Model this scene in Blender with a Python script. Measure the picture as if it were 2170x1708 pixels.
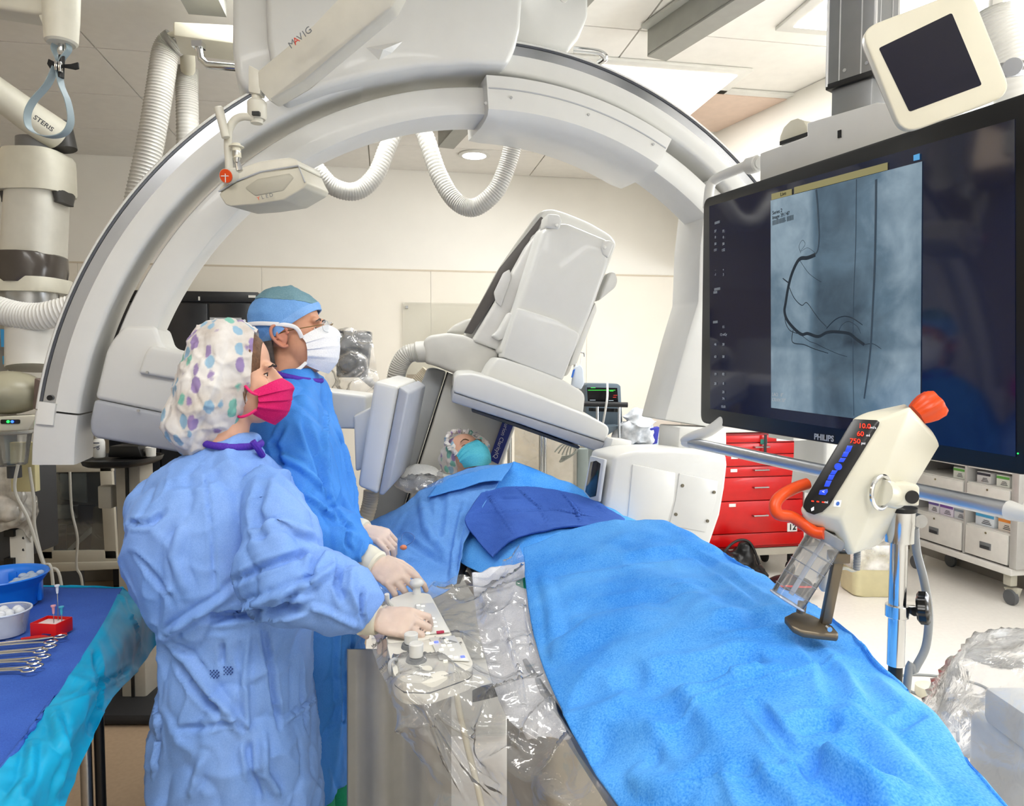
import bpy, bmesh, math, random
import numpy as np
from mathutils import Vector as V, Matrix, noise as mnoise
from mathutils.bvhtree import BVHTree

random.seed(7)
scene = bpy.context.scene
for o in list(bpy.data.objects):
    bpy.data.objects.remove(o)
COL = scene.collection
R = math.radians

# ---------------------------------------------------------------- camera
FPX, CX, CY, PITCH = 1500.0, 1085.0, 854.0, R(3)
CAM = V((0, 0, 1.53))
cd = bpy.data.cameras.new('camera')
cam = bpy.data.objects.new('camera', cd)
COL.objects.link(cam)
cam.location = CAM
cam.rotation_euler = (R(90) - PITCH, 0, 0)
cd.sensor_width = 36
cd.lens = 36 * FPX / 2170
cd.clip_start = .05
scene.camera = cam

# ---------------------------------------------------------------- world, exposure
w = bpy.data.worlds.new('world')
scene.world = w
w.use_nodes = True
w.node_tree.nodes['Background'].inputs[0].default_value = (.9, .95, 1, 1)
w.node_tree.nodes['Background'].inputs[1].default_value = .3
vs = scene.view_settings
vs.view_transform = 'Standard'
vs.look = 'None'
vs.gamma = 1
vs.use_curve_mapping = False
vs.exposure = 0.0

# ---------------------------------------------------------------- room frame: u along the back wall, v away from the viewer
RA = R(10.1)
CA, SA = math.cos(RA), math.sin(RA)
VB, VF, UL, UR, ZC = 5.415, -1.7, -3.7, 4.3, 3.0
def RU(u, v, z=0.0):
    return V((u * CA - v * SA, u * SA + v * CA, z))
def UVof(p):
    return (p.x * CA + p.y * SA, -p.x * SA + p.y * CA)
UD, VD = RU(1, 0), RU(0, 1)
RROT = Matrix.Rotation(RA, 3, 'Z')

def light(name, loc, size, power, col=(1, 1, 1), rot=None, sy=None, spread=180):
    d = bpy.data.lights.new(name, 'AREA')
    d.shape = 'RECTANGLE'
    d.size = size
    d.size_y = sy or size
    d.energy = power
    d.color = col
    d.spread = R(spread)
    o = bpy.data.objects.new(name, d)
    COL.objects.link(o)
    o.location = loc
    o.rotation_euler = rot or (0, 0, RA)
    return o
# ceiling luminaires (u, v, power): all added as fill except the dim panel at upper left
LUMS = [(2.3, 2.55, 46), (-.15, 2.65, 46), (-.6, .4, 19), (2.6, .2, 10), (-2.6, 1.2, 5), (-2.3, 3.15, 3), (.9, -.8, 20), (1.15, 3.62, 20)]
for u, v, p_ in LUMS:
    light('ceiling_lamp_and_fill', RU(u, v, ZC - .035), 1.15, p_, (.95, .98, 1) if u > -2 else (1, .86, .66), sy=.55)
# added fill light at the right wall, tilted up to whiten the ceiling
light('side_fill_light', RU(UR - .06, 1.6, 1.7), 2.6, 170, (.94, .97, 1), (R(138), 0, RA + R(90)), sy=1.9)

# ---------------------------------------------------------------- pixel -> place helpers (photograph frame 2170 x 1708)
cp_, sp_ = math.cos(PITCH), math.sin(PITCH)
def ray(px, py):
    a, b = (px - CX) / FPX, (py - CY) / FPX
    return V((a, cp_ - b * sp_, -sp_ - b * cp_))
def P(px, py, Y):
    d = ray(px, py)
    return CAM + d * (Y / d.y)
def PZ(px, py, z):
    d = ray(px, py)
    return CAM + d * ((z - CAM.z) / d.z)
def ON(px, py, o, n):
    d = ray(px, py)
    return CAM + d * ((o - CAM).dot(n) / d.dot(n))

# ---------------------------------------------------------------- materials
def lin(h):
    if not isinstance(h, str):
        return tuple(h)
    h = h.lstrip('#')
    c = [int(h[i:i + 2], 16) / 255 for i in (0, 2, 4)]
    return tuple(x / 12.92 if x < .04045 else ((x + .055) / 1.055) ** 2.4 for x in c)
MATS = {}
def M(name, col='#cccccc', rough=.5, metal=0, spec=.5, var=.04, vs_=18, bump=0, bs=80, trans=0, alpha=1, emis=0, ecol=None, coat=0, sheen=0, sub=0, ior=1.45):
    if name in MATS:
        return MATS[name]
    m = bpy.data.materials.new(name)
    m.use_nodes = True
    nt = m.node_tree
    b = nt.nodes['Principled BSDF']
    c = lin(col)
    tc = nt.nodes.new('ShaderNodeTexCoord')
    nz = nt.nodes.new('ShaderNodeTexNoise')
    nz.inputs['Scale'].default_value = vs_
    nz.inputs['Detail'].default_value = 4
    nt.links.new(tc.outputs['Object'], nz.inputs['Vector'])
    mr = nt.nodes.new('ShaderNodeMapRange')
    mr.inputs['From Min'].default_value = .3
    mr.inputs['From Max'].default_value = .7
    mr.inputs['To Min'].default_value = 1 - var
    mr.inputs['To Max'].default_value = 1 + var
    nt.links.new(nz.outputs['Fac'], mr.inputs['Value'])
    mx = nt.nodes.new('ShaderNodeVectorMath')
    mx.operation = 'SCALE'
    mx.inputs[0].default_value = c
    nt.links.new(mr.outputs['Result'], mx.inputs['Scale'])
    nt.links.new(mx.outputs['Vector'], b.inputs['Base Color'])
    b.inputs['Roughness'].default_value = rough
    b.inputs['Metallic'].default_value = metal
    b.inputs['Specular IOR Level'].default_value = spec
    b.inputs['Transmission Weight'].default_value = trans
    b.inputs['Alpha'].default_value = alpha
    b.inputs['IOR'].default_value = ior
    b.inputs['Coat Weight'].default_value = coat
    b.inputs['Sheen Weight'].default_value = sheen
    if sub:
        b.inputs['Subsurface Weight'].default_value = sub
        b.inputs['Subsurface Radius'].default_value = (.012, .005, .003)
    if emis:
        b.inputs['Emission Color'].default_value = (*lin(ecol or col), 1)
        b.inputs['Emission Strength'].default_value = emis
    if bump:
        n2 = nt.nodes.new('ShaderNodeTexNoise')
        n2.inputs['Scale'].default_value = bs
        n2.inputs['Detail'].default_value = 5
        nt.links.new(tc.outputs['Object'], n2.inputs['Vector'])
        bp = nt.nodes.new('ShaderNodeBump')
        bp.inputs['Strength'].default_value = bump
        bp.inputs['Distance'].default_value = .004
        nt.links.new(n2.outputs['Fac'], bp.inputs['Height'])
        nt.links.new(bp.outputs['Normal'], b.inputs['Normal'])
    MATS[name] = m
    return m

def clear_plastic(name, tint=(1, 1, 1), haze=.12, gloss=.35, hazecol=(.9, .92, .95), nscale=9):
    """thin clear film: mostly see-through, glossy where it creases, a little milky"""
    if name in MATS:
        return MATS[name]
    m = bpy.data.materials.new(name)
    m.use_nodes = True
    nt = m.node_tree
    nt.nodes.remove(nt.nodes['Principled BSDF'])
    out = nt.nodes['Material Output']
    tr = nt.nodes.new('ShaderNodeBsdfTransparent'); tr.inputs[0].default_value = (*tint, 1)
    gl = nt.nodes.new('ShaderNodeBsdfGlossy'); gl.inputs['Roughness'].default_value = .13
    df = nt.nodes.new('ShaderNodeBsdfDiffuse'); df.inputs[0].default_value = (*hazecol, 1)
    tc = nt.nodes.new('ShaderNodeTexCoord')
    nz = nt.nodes.new('ShaderNodeTexNoise'); nz.inputs['Scale'].default_value = nscale; nz.inputs['Detail'].default_value = 6
    nt.links.new(tc.outputs['Object'], nz.inputs['Vector'])
    mr = nt.nodes.new('ShaderNodeMapRange')
    mr.inputs['From Min'].default_value = .38; mr.inputs['From Max'].default_value = .75
    mr.inputs['To Min'].default_value = haze * .45; mr.inputs['To Max'].default_value = haze * 2.1
    nt.links.new(nz.outputs['Fac'], mr.inputs['Value'])
    m1 = nt.nodes.new('ShaderNodeMixShader')
    nt.links.new(mr.outputs['Result'], m1.inputs[0])
    nt.links.new(tr.outputs[0], m1.inputs[1]); nt.links.new(df.outputs[0], m1.inputs[2])
    lw = nt.nodes.new('ShaderNodeLayerWeight'); lw.inputs['Blend'].default_value = .25
    bp = nt.nodes.new('ShaderNodeBump'); bp.inputs['Strength'].default_value = .5; bp.inputs['Distance'].default_value = .01
    wv = nt.nodes.new('ShaderNodeTexNoise'); wv.inputs['Scale'].default_value = nscale * 2.4; wv.inputs['Detail'].default_value = 3
    wv.inputs['Distortion'].default_value = 1.2
    nt.links.new(tc.outputs['Object'], wv.inputs['Vector'])
    nt.links.new(wv.outputs['Fac'], bp.inputs['Height'])
    nt.links.new(bp.outputs['Normal'], gl.inputs['Normal'])
    nt.links.new(bp.outputs['Normal'], lw.inputs['Normal'])
    ml = nt.nodes.new('ShaderNodeMath'); ml.operation = 'MULTIPLY_ADD'
    ml.inputs[1].default_value = gloss; ml.inputs[2].default_value = .07
    nt.links.new(lw.outputs['Fresnel'], ml.inputs[0])
    m2 = nt.nodes.new('ShaderNodeMixShader')
    nt.links.new(ml.outputs[0], m2.inputs[0])
    nt.links.new(m1.outputs[0], m2.inputs[1]); nt.links.new(gl.outputs[0], m2.inputs[2])
    nt.links.new(m2.outputs[0], out.inputs['Surface'])
    MATS[name] = m
    return m

WHITE = M('white_enamel', '#dddcd6', .38, var=.02)
WHITE2 = M('equipment_white', '#d3d3cf', .36, var=.015, coat=.15)
CREAM = M('cream_plastic', '#d9d5c2', .42, var=.025)
PUTTY = M('putty_enamel', '#b7b2a4', .5, var=.03)
LGREY = M('light_grey_plastic', '#a9acb0', .45, var=.02)
MGREY = M('mid_grey_plastic', '#6d7073', .5, var=.03)
DGREY = M('dark_grey_plastic', '#3a3c40', .5, var=.04)
BLACK = M('black_plastic', '#0d0e10', .4, var=.05)
RUBBER = M('black_rubber', '#17181a', .7, var=.08)
CHROME = M('chrome', '#d6d8da', .12, 1, var=.02)
STEEL = M('brushed_steel', '#a8a9aa', .3, 1, var=.05, vs_=60)
ALU = M('anodised_aluminium', '#b9bcc0', .36, .85, var=.03)
RED = M('red_enamel', '#c8060a', .34, var=.05, coat=.2)
ORANGE = M('orange_plastic', '#dd4a12', .36, var=.03)
HOSE = M('ribbed_hose_grey', '#b9b7b0', .35, var=.03, spec=.6)
SCREENBLACK = M('screen_black', '#06070b', .16, var=.02)

# ---------------------------------------------------------------- mesh builder
class MB:
    def __init__(s):
        s.bm = bmesh.new()
    def _bev(s, verts, off, seg):
        if off > 0:
            es = list({e for v in verts for e in v.link_edges})
            bmesh.ops.bevel(s.bm, geom=es, offset=off, segments=seg, profile=.5, affect='EDGES', clamp_overlap=True)
    def box(s, c, size, rot=None, bev=0, seg=2):
        mt = Matrix.Translation(c) @ (rot.to_4x4() if rot is not None else Matrix()) @ Matrix.Diagonal((*size, 1))
        r = bmesh.ops.create_cube(s.bm, size=1, matrix=mt)
        s._bev(r['verts'], bev, seg)
        return s
    def prism(s, pts, vec, bev=0, seg=2, vec2=None):
        """closed solid from an outline swept along vec (vec2: list of per-point sweep vectors)"""
        n = len(pts)
        a = [s.bm.verts.new(p) for p in pts]
        b = [s.bm.verts.new(V(p) + (vec2[i] if vec2 else V(vec))) for i, p in enumerate(pts)]
        fs = [s.bm.faces.new(a), s.bm.faces.new(b[::-1])]
        for i in range(n):
            fs.append(s.bm.faces.new((a[i], b[i], b[(i + 1) % n], a[(i + 1) % n])))
        bmesh.ops.recalc_face_normals(s.bm, faces=fs)
        s._bev(a + b, bev, seg)
        return s
    def loft(s, rings, caps=True, closed=True):
        rs = [[s.bm.verts.new(p) for p in r] for r in rings]
        n = len(rs[0])
        fs = []
        for k in range(len(rs) - 1):
            for i in range(n if closed else n - 1):
                j = (i + 1) % n
                fs.append(s.bm.faces.new((rs[k][i], rs[k][j], rs[k + 1][j], rs[k + 1][i])))
        if caps:
            fs.append(s.bm.faces.new(rs[0][::-1]))
            fs.append(s.bm.faces.new(rs[-1]))
        if closed:
            bmesh.ops.recalc_face_normals(s.bm, faces=fs)
        return s
    def cyl(s, p0, p1, r0, r1=None, n=20, bev=0):
        p0, p1 = V(p0), V(p1)
        r1 = r0 if r1 is None else r1
        d = (p1 - p0).normalized()
        x = d.orthogonal().normalized()
        y = d.cross(x)
        def ring(c, r):
            return [c + (x * math.cos(t) + y * math.sin(t)) * r for t in [2 * math.pi * i / n for i in range(n)]]
        rings = [ring(p0, r0), ring(p1, r1)]
        if bev:
            rings = [ring(p0, r0 - bev), ring(p0 + d * bev, r0), ring(p1 - d * bev, r1), ring(p1, r1 - bev)]
        return s.loft(rings)
    def tube(s, pts, r, n=10, rad=None, caps=True, flat=None):
        """tube along a polyline; rad: per-point radii; flat=(normal, k): squash along normal"""
        pts = [V(p) for p in pts]
        rings = []
        prev = None
        for i, p in enumerate(pts):
            d = (pts[min(i + 1, len(pts) - 1)] - pts[max(i - 1, 0)]).normalized()
            if prev is None:
                x = d.orthogonal().normalized()
            else:
                x = prev - d * prev.dot(d)
                x = x.normalized() if x.length > 1e-6 else d.orthogonal().normalized()
            prev = x
            y = d.cross(x)
            rr = rad[i] if rad else r
            ring = []
            for k in range(n):
                t = 2 * math.pi * k / n
                o = (x * math.cos(t) + y * math.sin(t)) * rr
                if flat:
                    nn = flat[0]
                    o = o - nn * o.dot(nn) * (1 - flat[1])
                ring.append(p + o)
            rings.append(ring)
        return s.loft(rings, caps)
    def lathe(s, prof, o, axis=(0, 0, 1), n=28, x=None, sy=1.0):
        """profile [(radius, height)] about axis through o"""
        ax = V(axis).normalized()
        x = V(x) if x is not None else ax.orthogonal().normalized()
        y = ax.cross(x)
        o = V(o)
        rings = [[o + ax * h + (x * math.cos(t) + y * sy * math.sin(t)) * max(r, 1e-4) for t in [2 * math.pi * i / n for i in range(n)]] for r, h in prof]
        return s.loft(rings)
    def ell(s, c, r, rot=None, n=16, m=10):
        c = V(c)
        rr = V(r) if not isinstance(r, (int, float)) else V((r, r, r))
        mt = Matrix.Translation(c) @ (rot.to_4x4() if rot is not None else Matrix()) @ Matrix.Diagonal((*rr, 1))
        bmesh.ops.create_uvsphere(s.bm, u_segments=n, v_segments=m, radius=1, matrix=mt)
        return s
    def grid(s, rows):
        rs = [[s.bm.verts.new(p) for p in r] for r in rows]
        for a, b in zip(rs, rs[1:]):
            for i in range(len(a) - 1):
                s.bm.faces.new((a[i], a[i + 1], b[i + 1], b[i]))
        return s
    def mesh(s, name):
        me = bpy.data.meshes.new(name)
        s.bm.to_mesh(me)
        s.bm.free()
        return me
    def o(s, name, mat, parent=None, smooth=38, local=False):
        return link(name, s.mesh(name), mat, parent, smooth, local)

def link(name, me, mat, parent=None, smooth=38, local=False):
    if mat is not None:
        if isinstance(mat, (list, tuple)):
            for q in mat:
                me.materials.append(q)
        elif not me.materials:
            me.materials.append(mat)
    if smooth:
        me.shade_smooth()
        if smooth < 180:
            me.set_sharp_from_angle(angle=R(smooth))
    o = bpy.data.objects.new(name, me)
    COL.objects.link(o)
    if parent is not None:
        o.parent = parent
        if not local:
            o.matrix_parent_inverse = wm(parent).inverted()
    return o
def wm(o):
    m = Matrix.LocRotScale(o.location, o.rotation_euler, o.scale)
    if o.parent is not None:
        m = wm(o.parent) @ o.matrix_parent_inverse @ m
    return m
def tag(o, label, cat, group=None):
    o['label'] = label
    o['category'] = cat
    if group:
        o['group'] = group
    return o
def thing(name, label, cat, loc=(0, 0, 0), rz=0, group=None):
    o = bpy.data.objects.new(name, None)
    COL.objects.link(o)
    o.location = loc
    o.rotation_euler = (0, 0, rz)
    o.empty_display_size = .05
    return tag(o, label, cat, group)
def struct(o):
    o['kind'] = 'structure'
    return o
def copy_tree(o, parent=None):
    c = o.copy()
    COL.objects.link(c)
    c.parent = parent
    for ch in o.children:
        copy_tree(ch, c)
    return c

def catmull(pts, n):
    """n points along a Catmull-Rom curve"""
    pts = [V(p) for p in pts]
    k = len(pts) - 1
    out = []
    for i in range(n):
        t = i / (n - 1) * k
        j = min(int(t), k - 1)
        f = t - j
        a, b, c, d = pts[max(j - 1, 0)], pts[j], pts[j + 1], pts[min(j + 2, k)]
        out.append(.5 * ((2 * b) + (c - a) * f + (2 * a - 5 * b + 4 * c - d) * f * f + (3 * b - a - 3 * c + d) * f ** 3))
    return out
def lattice(rows, nu, nv):
    """smooth sheet through a lattice of control points"""
    rr = [catmull(r, nu) for r in rows]
    cols = [catmull([rr[k][i] for k in range(len(rr))], nv) for i in range(nu)]
    return [[cols[i][k] for i in range(nu)] for k in range(nv)]
def arcpts(c, r, a0, a1, n, ex, ez):
    return [V(c) + (V(ex) * math.cos(t) + V(ez) * math.sin(t)) * r for t in [a0 + (a1 - a0) * i / (n - 1) for i in range(n)]]

def text(body, size, o, ex, ez, mat, parent=None, name='lettering', lift=.0006, align='CENTER', thick=.0004, bold=0.0, kern=1.0, sx=1.0, shear=0.0):
    """lettering standing at o with reading direction ex and up direction ez"""
    cu = bpy.data.curves.new('t', 'FONT')
    cu.body = body
    cu.size = size
    cu.align_x = align
    cu.align_y = 'CENTER'
    cu.extrude = thick
    cu.offset = bold
    cu.space_character = kern
    cu.shear = shear
    cu.resolution_u = 3
    t = bpy.data.objects.new('t', cu)
    me = bpy.data.meshes.new_from_object(t)
    bpy.data.objects.remove(t)
    ex, ez = V(ex).normalized(), V(ez)
    ez = (ez - ex * ez.dot(ex)).normalized()
    n = ex.cross(ez)
    mt = Matrix((ex * sx, ez, n)).transposed().to_4x4()
    mt.translation = V(o) + n * lift
    me.transform(mt)
    me.materials.clear()
    return link(name, me, mat, parent, 0)

def blob(mb, voxel, smooth=6, fac=.5):
    """weld overlapping solids of a builder into one continuous skin"""
    me = mb.mesh('b')
    o = bpy.data.objects.new('b', me)
    COL.objects.link(o)
    m = o.modifiers.new('r', 'REMESH'); m.mode = 'VOXEL'; m.voxel_size = voxel
    if smooth:
        s = o.modifiers.new('s', 'SMOOTH'); s.factor = fac; s.iterations = smooth
    dg = bpy.context.evaluated_depsgraph_get()
    dg.update()
    out = bpy.data.meshes.new_from_object(o.evaluated_get(dg))
    bpy.data.objects.remove(o)
    out.materials.clear()
    return out
def coords(me):
    a = np.empty(len(me.vertices) * 3)
    me.vertices.foreach_get('co', a)
    return a.reshape(-1, 3)
def normals(me):
    a = np.empty(len(me.vertices) * 3)
    me.vertices.foreach_get('normal', a)
    return a.reshape(-1, 3)
def setco(me, a):
    me.vertices.foreach_set('co', a.astype(np.float32).ravel())
    me.update()
def thicken(me, t):
    """give an open sheet a real thickness"""
    me.update()
    co, no = coords(me), normals(me)
    n = len(co)
    fs = [tuple(p.vertices) for p in me.polygons]
    cnt = {}
    for f in fs:
        for a, b in zip(f, f[1:] + f[:1]):
            cnt[(a, b)] = 1
    rim = [(a, b) for (a, b) in cnt if (b, a) not in cnt]
    allf = fs + [tuple(i + n for i in f[::-1]) for f in fs] + [(b, a, a + n, b + n) for a, b in rim]
    m2 = bpy.data.meshes.new('sheet')
    m2.from_pydata(np.vstack([co, co - no * t]).tolist(), [], allf)
    m2.update()
    return m2
def fbm(p, s, seed=0, oct_=3):
    q = V((seed * 7.13, seed * 3.7, seed * 1.9))
    return np.array([mnoise.fractal(V(c) * s + q, .9, 2.1, oct_) for c in p])
def ridged(p, s, seed=0):
    """sharp creases: 0 on crease lines, up to 1 between"""
    q = V((seed * 5.1, seed * 2.3, seed * 9.7))
    return np.array([abs(mnoise.noise(V(c) * s + q)) for c in p])
def crease(me, lines, depth0=None):
    """press folds into a cloth: lines = [(pixel polyline, width m, height m)], found on the cloth by looking from the viewpoint"""
    bv = BVHTree.FromPolygons([v.co[:] for v in me.vertices], [p.vertices[:] for p in me.polygons])
    co, no = coords(me), normals(me)
    d = np.zeros(len(co))
    for pl, wd, am in lines:
        pts = []
        for (a, b) in zip(pl, pl[1:]):
            n = max(2, int(math.dist(a, b) / 6))
            for i in range(n):
                f = i / n
                hit = bv.ray_cast(CAM, ray(a[0] + (b[0] - a[0]) * f, a[1] + (b[1] - a[1]) * f).normalized())
                if hit[0] is not None:
                    pts.append(hit[0])
        if len(pts) < 2:
            continue
        q = np.array(pts)
        best = np.full(len(co), 1e9)
        tt = np.zeros(len(co))
        for i, c in enumerate(q):
            dd = ((co - c) ** 2).sum(1)
            m_ = dd < best
            best[m_] = dd[m_]
            tt[m_] = i / max(1, len(q) - 1)
        r = np.sqrt(best) / wd
        taper = np.clip(np.minimum(tt, 1 - tt) * 6, 0.25, 1)
        d += am * taper * np.where(r < 2.2, np.exp(-r * r) - .45 * np.exp(-(r - 1.25) ** 2 * 4), 0)
    setco(me, co + no * d[:, None])
    return me

def fbox(px0, py0, px1, py1, Y, depth, mb=None, bev=0, seg=2):
    """box squared up with the room whose near face covers that much of the view at distance Y"""
    c = P((px0 + px1) / 2, (py0 + py1) / 2, Y)
    wd, ht = (px1 - px0) * Y / FPX, (py1 - py0) * Y / FPX
    mb = mb or MB()
    mb.box(c + VD * (depth / 2), (wd, depth, ht), RROT, bev, seg)
    return mb
def hose(mb, pts, r, pitch=.011, n=16, k=.055):
    """ribbed hose along a curve"""
    L = sum((V(a) - V(b)).length for a, b in zip(pts, pts[1:]))
    m = int(L / pitch) * 3 + 1
    c = catmull(pts, m)
    return mb.tube(c, r, n, rad=[r * (1 + (k if i % 3 == 1 else 0) - (k if i % 3 == 2 else 0) * .3) for i in range(m)])
# ================================================================ the room
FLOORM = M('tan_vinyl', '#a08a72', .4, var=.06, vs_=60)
FLOORW = M('pale_floor', '#e6e2dc', .3, var=.03, vs_=40)
WALLM = M('cream_wall_paint', '#f0ede5', .55, var=.015, vs_=5)
WALLP = M('beige_wall_panel', '#ece6d9', .35, var=.02, vs_=4)
CEILM = M('ceiling_white', '#f0ede6', .8, var=.02)
FILL_LAMP = M('fill_lamp_diffuser', '#ffffff', .5, emis=6.0, ecol='#fff4e6')  # glowing cover of the added ceiling fill lamps
LAMPDIM = M('lamp_diffuser_off', '#e8c8a4', .6, emis=.32, ecol='#ffd3ac')

def slab(name, u0, u1, v0, v1, z0, z1, mat, parent=None, bev=0):
    mb = MB()
    mb.prism([RU(u0, v0, z0), RU(u1, v0, z0), RU(u1, v1, z0), RU(u0, v1, z0)], (0, 0, z1 - z0), bev)
    return mb.o(name, mat, parent)
fl = struct(slab('floor', UL, UR, VF, VB, -.06, 0, FLOORM))
# thin paler layer over the right half of the floor, tan on the left
slab('pale_floor_half', -.12, UR, VF, VB, -.001, .002, FLOORW, fl)
ce = struct(slab('ceiling', UL, UR, VF, VB, ZC, ZC + .08, M('ceiling_void', '#b9b4a8', .9)))
DL = P(1005, 323, 3.9)
PANELS = [(-2.3, 3.15), (2.05, 3.32)]      # light fittings in the ceiling
uu = UL
while uu < UR - .05:
    u1 = min(uu + 1.2, UR)
    vv = VB
    while vv > VF + .05:
        v1 = max(vv - .6, VF)
        slab('ceiling_panel', uu + .004, u1 - .004, v1 + .004, vv - .004, ZC - .012, ZC - .001, CEILM, ce)
        vv = v1
    uu = u1
wb = struct(slab('wall_back', UL, UR, VB, VB + .12, 0, ZC, WALLM))
# wainscot sheets up to the dado line
ZD = P(830, 572, 5.3).z
x0 = UL
for k, x1 in enumerate((-2.1, -.88, .34, 1.56, 2.78, UR)):
    slab('wall_panel', x0 + .002, x1 - .002, VB - .006, VB, .1, ZD, WALLP, wb)
    x0 = x1
slab('dado_strip', UL, UR, VB - .01, VB, ZD, ZD + .012, M('dado_line', '#cfc3ae', .4), wb)
wr = struct(slab('wall_right', UR, UR + .1, VF, VB, 0, ZC, WALLM))
wl = struct(slab('wall_left', UL - .1, UL, VF, VB, 0, ZC, M('left_wall_paint', '#d8d2c0', .6)))
wf = struct(slab('wall_front', UL, UR, VF - .1, VF, 0, ZC, WALLM))
for nm, (a, b, c, d) in {'baseboard_back': (UL, UR, VB - .016, VB - .006), 'baseboard_right': (UR - .012, UR, VF, VB - .02), 'baseboard_left': (UL, UL + .012, VF, VB - .02)}.items():
    struct(slab(nm, a, b, c, d, 0.003, .1, M('baseboard_grey', '#8d8880', .6)))
# made-up window around the added side fill light (right wall, beside the viewer)
wi = struct(slab('fill_window_1', UR - .03, UR - .001, .25, 2.95, .7, 2.7, WHITE))
slab('pane', UR - .036, UR - .03, .32, 2.88, .77, 2.63, M('fill_pane_glow', '#eef4ff', .4, emis=1.0), wi)  # glowing sheet of the made-up window
# dropped soffit at the right
a, b = P(1512, 282, 4.46), P(1757, 170, 3.64)
a.z = b.z = 2.25
dirr = (b - a).normalized()
b2 = a + dirr * 3.2
back = V((a.x * 1.22, a.y * 1.22, 2.25))
so = MB().prism([a, b2, RU(UR - .01, UVof(b2)[1], 2.25), RU(UR - .01, VB - .02, 2.25), RU(UVof(back)[0], VB - .02, 2.25)], (0, 0, ZC - 2.265), 0)
struct(so.o('trim_1', WALLM))
# ceiling light fittings, most of them added to carry the fill lamps
for i, (u, v, p_) in enumerate(LUMS):
    lab = ['added ceiling fill light above the supply cart side', 'added ceiling fill light above the table foot', 'added ceiling fill light above the instrument table', 'added ceiling fill light near the right wall',
           'added warm ceiling light in the left part of the ceiling', 'warm dim ceiling light panel at upper left by the strap loop', 'added ceiling fill light behind the viewer', 'added ceiling fill light beyond the right half of the arc'][i]
    t = thing('ceiling_light', lab, 'light', RU(u, v, ZC - .03), RA, 'ceiling lights')
    MB().box((0, 0, .009), (1.27, .67, .016), bev=.004).o('light_frame', WHITE, t, local=True)
    MB().box((0, 0, -.001), (1.16, .56, .006)).o('light_diffuser', FILL_LAMP if u > -2 else LAMPDIM, t, local=True)
c = PZ(1545, 232, ZC)
t = thing('ceiling_light', 'unlit pinkish ceiling light panel right of the big arc', 'light', c - V((0, 0, .03)), RA, 'ceiling lights')
MB().box((0, 0, .009), (.66, .66, .016), bev=.004).o('light_frame', WHITE, t, local=True)
MB().box((0, 0, -.001), (.56, .56, .006)).o('light_diffuser', M('pink_diffuser', '#dcc4b2', .5), t, local=True)
c = PZ(1005, 323, ZC)
t = thing('downlight', 'round lit downlight in the ceiling between the two hose loops', 'light', c - V((0, 0, .025)))
MB().lathe([(.095, 0), (.11, .004), (.11, .012)], (0, 0, 0)).o('rim', WHITE, t, local=True)
MB().lathe([(.001, -.001), (.082, -.001), (.082, .006)], (0, 0, 0)).o('light_lens', M('downlight_glow', '#ffffff', .4, emis=5), t, local=True)
# straight metal ceiling rails
def rail(label, p0, p1, w_, h_, brk=True):
    t = thing('ceiling_rail', label, 'rail', p0, group='ceiling rails')
    d = (p1 - p0).normalized()
    rot = Matrix((d.cross(V((0, 0, 1))).normalized(), d, V((0, 0, 1)))).transposed()
    L = (p1 - p0).length
    m = (p0 + p1) / 2
    sd = rot.col[0]
    MB().box(m, (w_, L, .012), rot).box(m - sd * (w_ / 2 - .006) + V((0, 0, h_ / 2)), (.012, L, h_), rot).box(m + sd * (w_ / 2 - .006) + V((0, 0, h_ / 2)), (.012, L, h_), rot).o('rail_channel', M('rail_grey', '#9a9a93', .45, .3), t)
    MB().box(m + V((0, 0, h_ + .004)), (w_ * 1.7, L, .014), rot).o('rail_flange', M('rail_pale', '#b9b9b2', .5), t)
    if brk:
        MB().box(p0 + d * .03 - sd * w_ * .75 + V((0, 0, h_ * .75)), (.05, .07, .05), rot, .006).o('end_stop', MGREY, t)
        MB().cyl(p0 + d * .01 - sd * .02 + V((0, 0, h_ * .5)), p0 - d * .012 - sd * .02 + V((0, 0, h_ * .5)), .012).o('bolt', BLACK, t)
    return t
q0, q1 = PZ(1392, 122, 2.86), PZ(1640, -35, 2.86)
rail('wide grey ceiling rail running past the top right of the arc', q0, q0 + (q1 - q0) * 1.9, .1, .11)
q0, q1 = PZ(945, 312, 2.88), PZ(990, 262, 2.88)
rail('grey ceiling rail glimpsed between the two hose loops', q0, q0 + (q1 - q0) * 6, .1, .1)
q0 = PZ(440, 30, 2.9)
rail('dark grey ceiling rail behind the carriage cover at the top left', q0, q0 + VD * -1.6, .14, .07, False)
# ================================================================ ceiling-hung C-arm with the big double arc
AB = .29398
AC = V((-.0115, 2.47, 1.186))
AD, AN = V((math.cos(AB), math.sin(AB), 0)), V((-math.sin(AB), math.cos(AB), 0))
UPZ = V((0, 0, 1))
RO, RM, RI, RJ = 1.4538, 1.3395, 1.2986, 1.2018
def A_(px, py, off=0.0):
    return ON(px, py, AC + AN * off, AN)
def A_t(px, py):
    q = A_(px, py) - AC
    return math.atan2(q.z, q.dot(AD))
def ringsweep(mb, sec, t0, t1, n):
    """sweep a (radius, depth) section along the arc"""
    rings = []
    for i in range(n):
        t = t0 + (t1 - t0) * i / (n - 1)
        e = AD * math.cos(t) + UPZ * math.sin(t)
        rings.append([AC + e * r + AN * d for r, d in sec])
    return mb.loft(rings)
def rsec(r0, r1, d0, d1, c=.012):
    return [(r0 + c, d0), (r1 - c, d0), (r1 - c * .3, d0 + c * .3), (r1, d0 + c), (r1, d1 - c), (r1 - c, d1), (r0 + c, d1), (r0, d1 - c), (r0, d0 + c), (r0 + c * .3, d0 + c * .3)]

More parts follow.
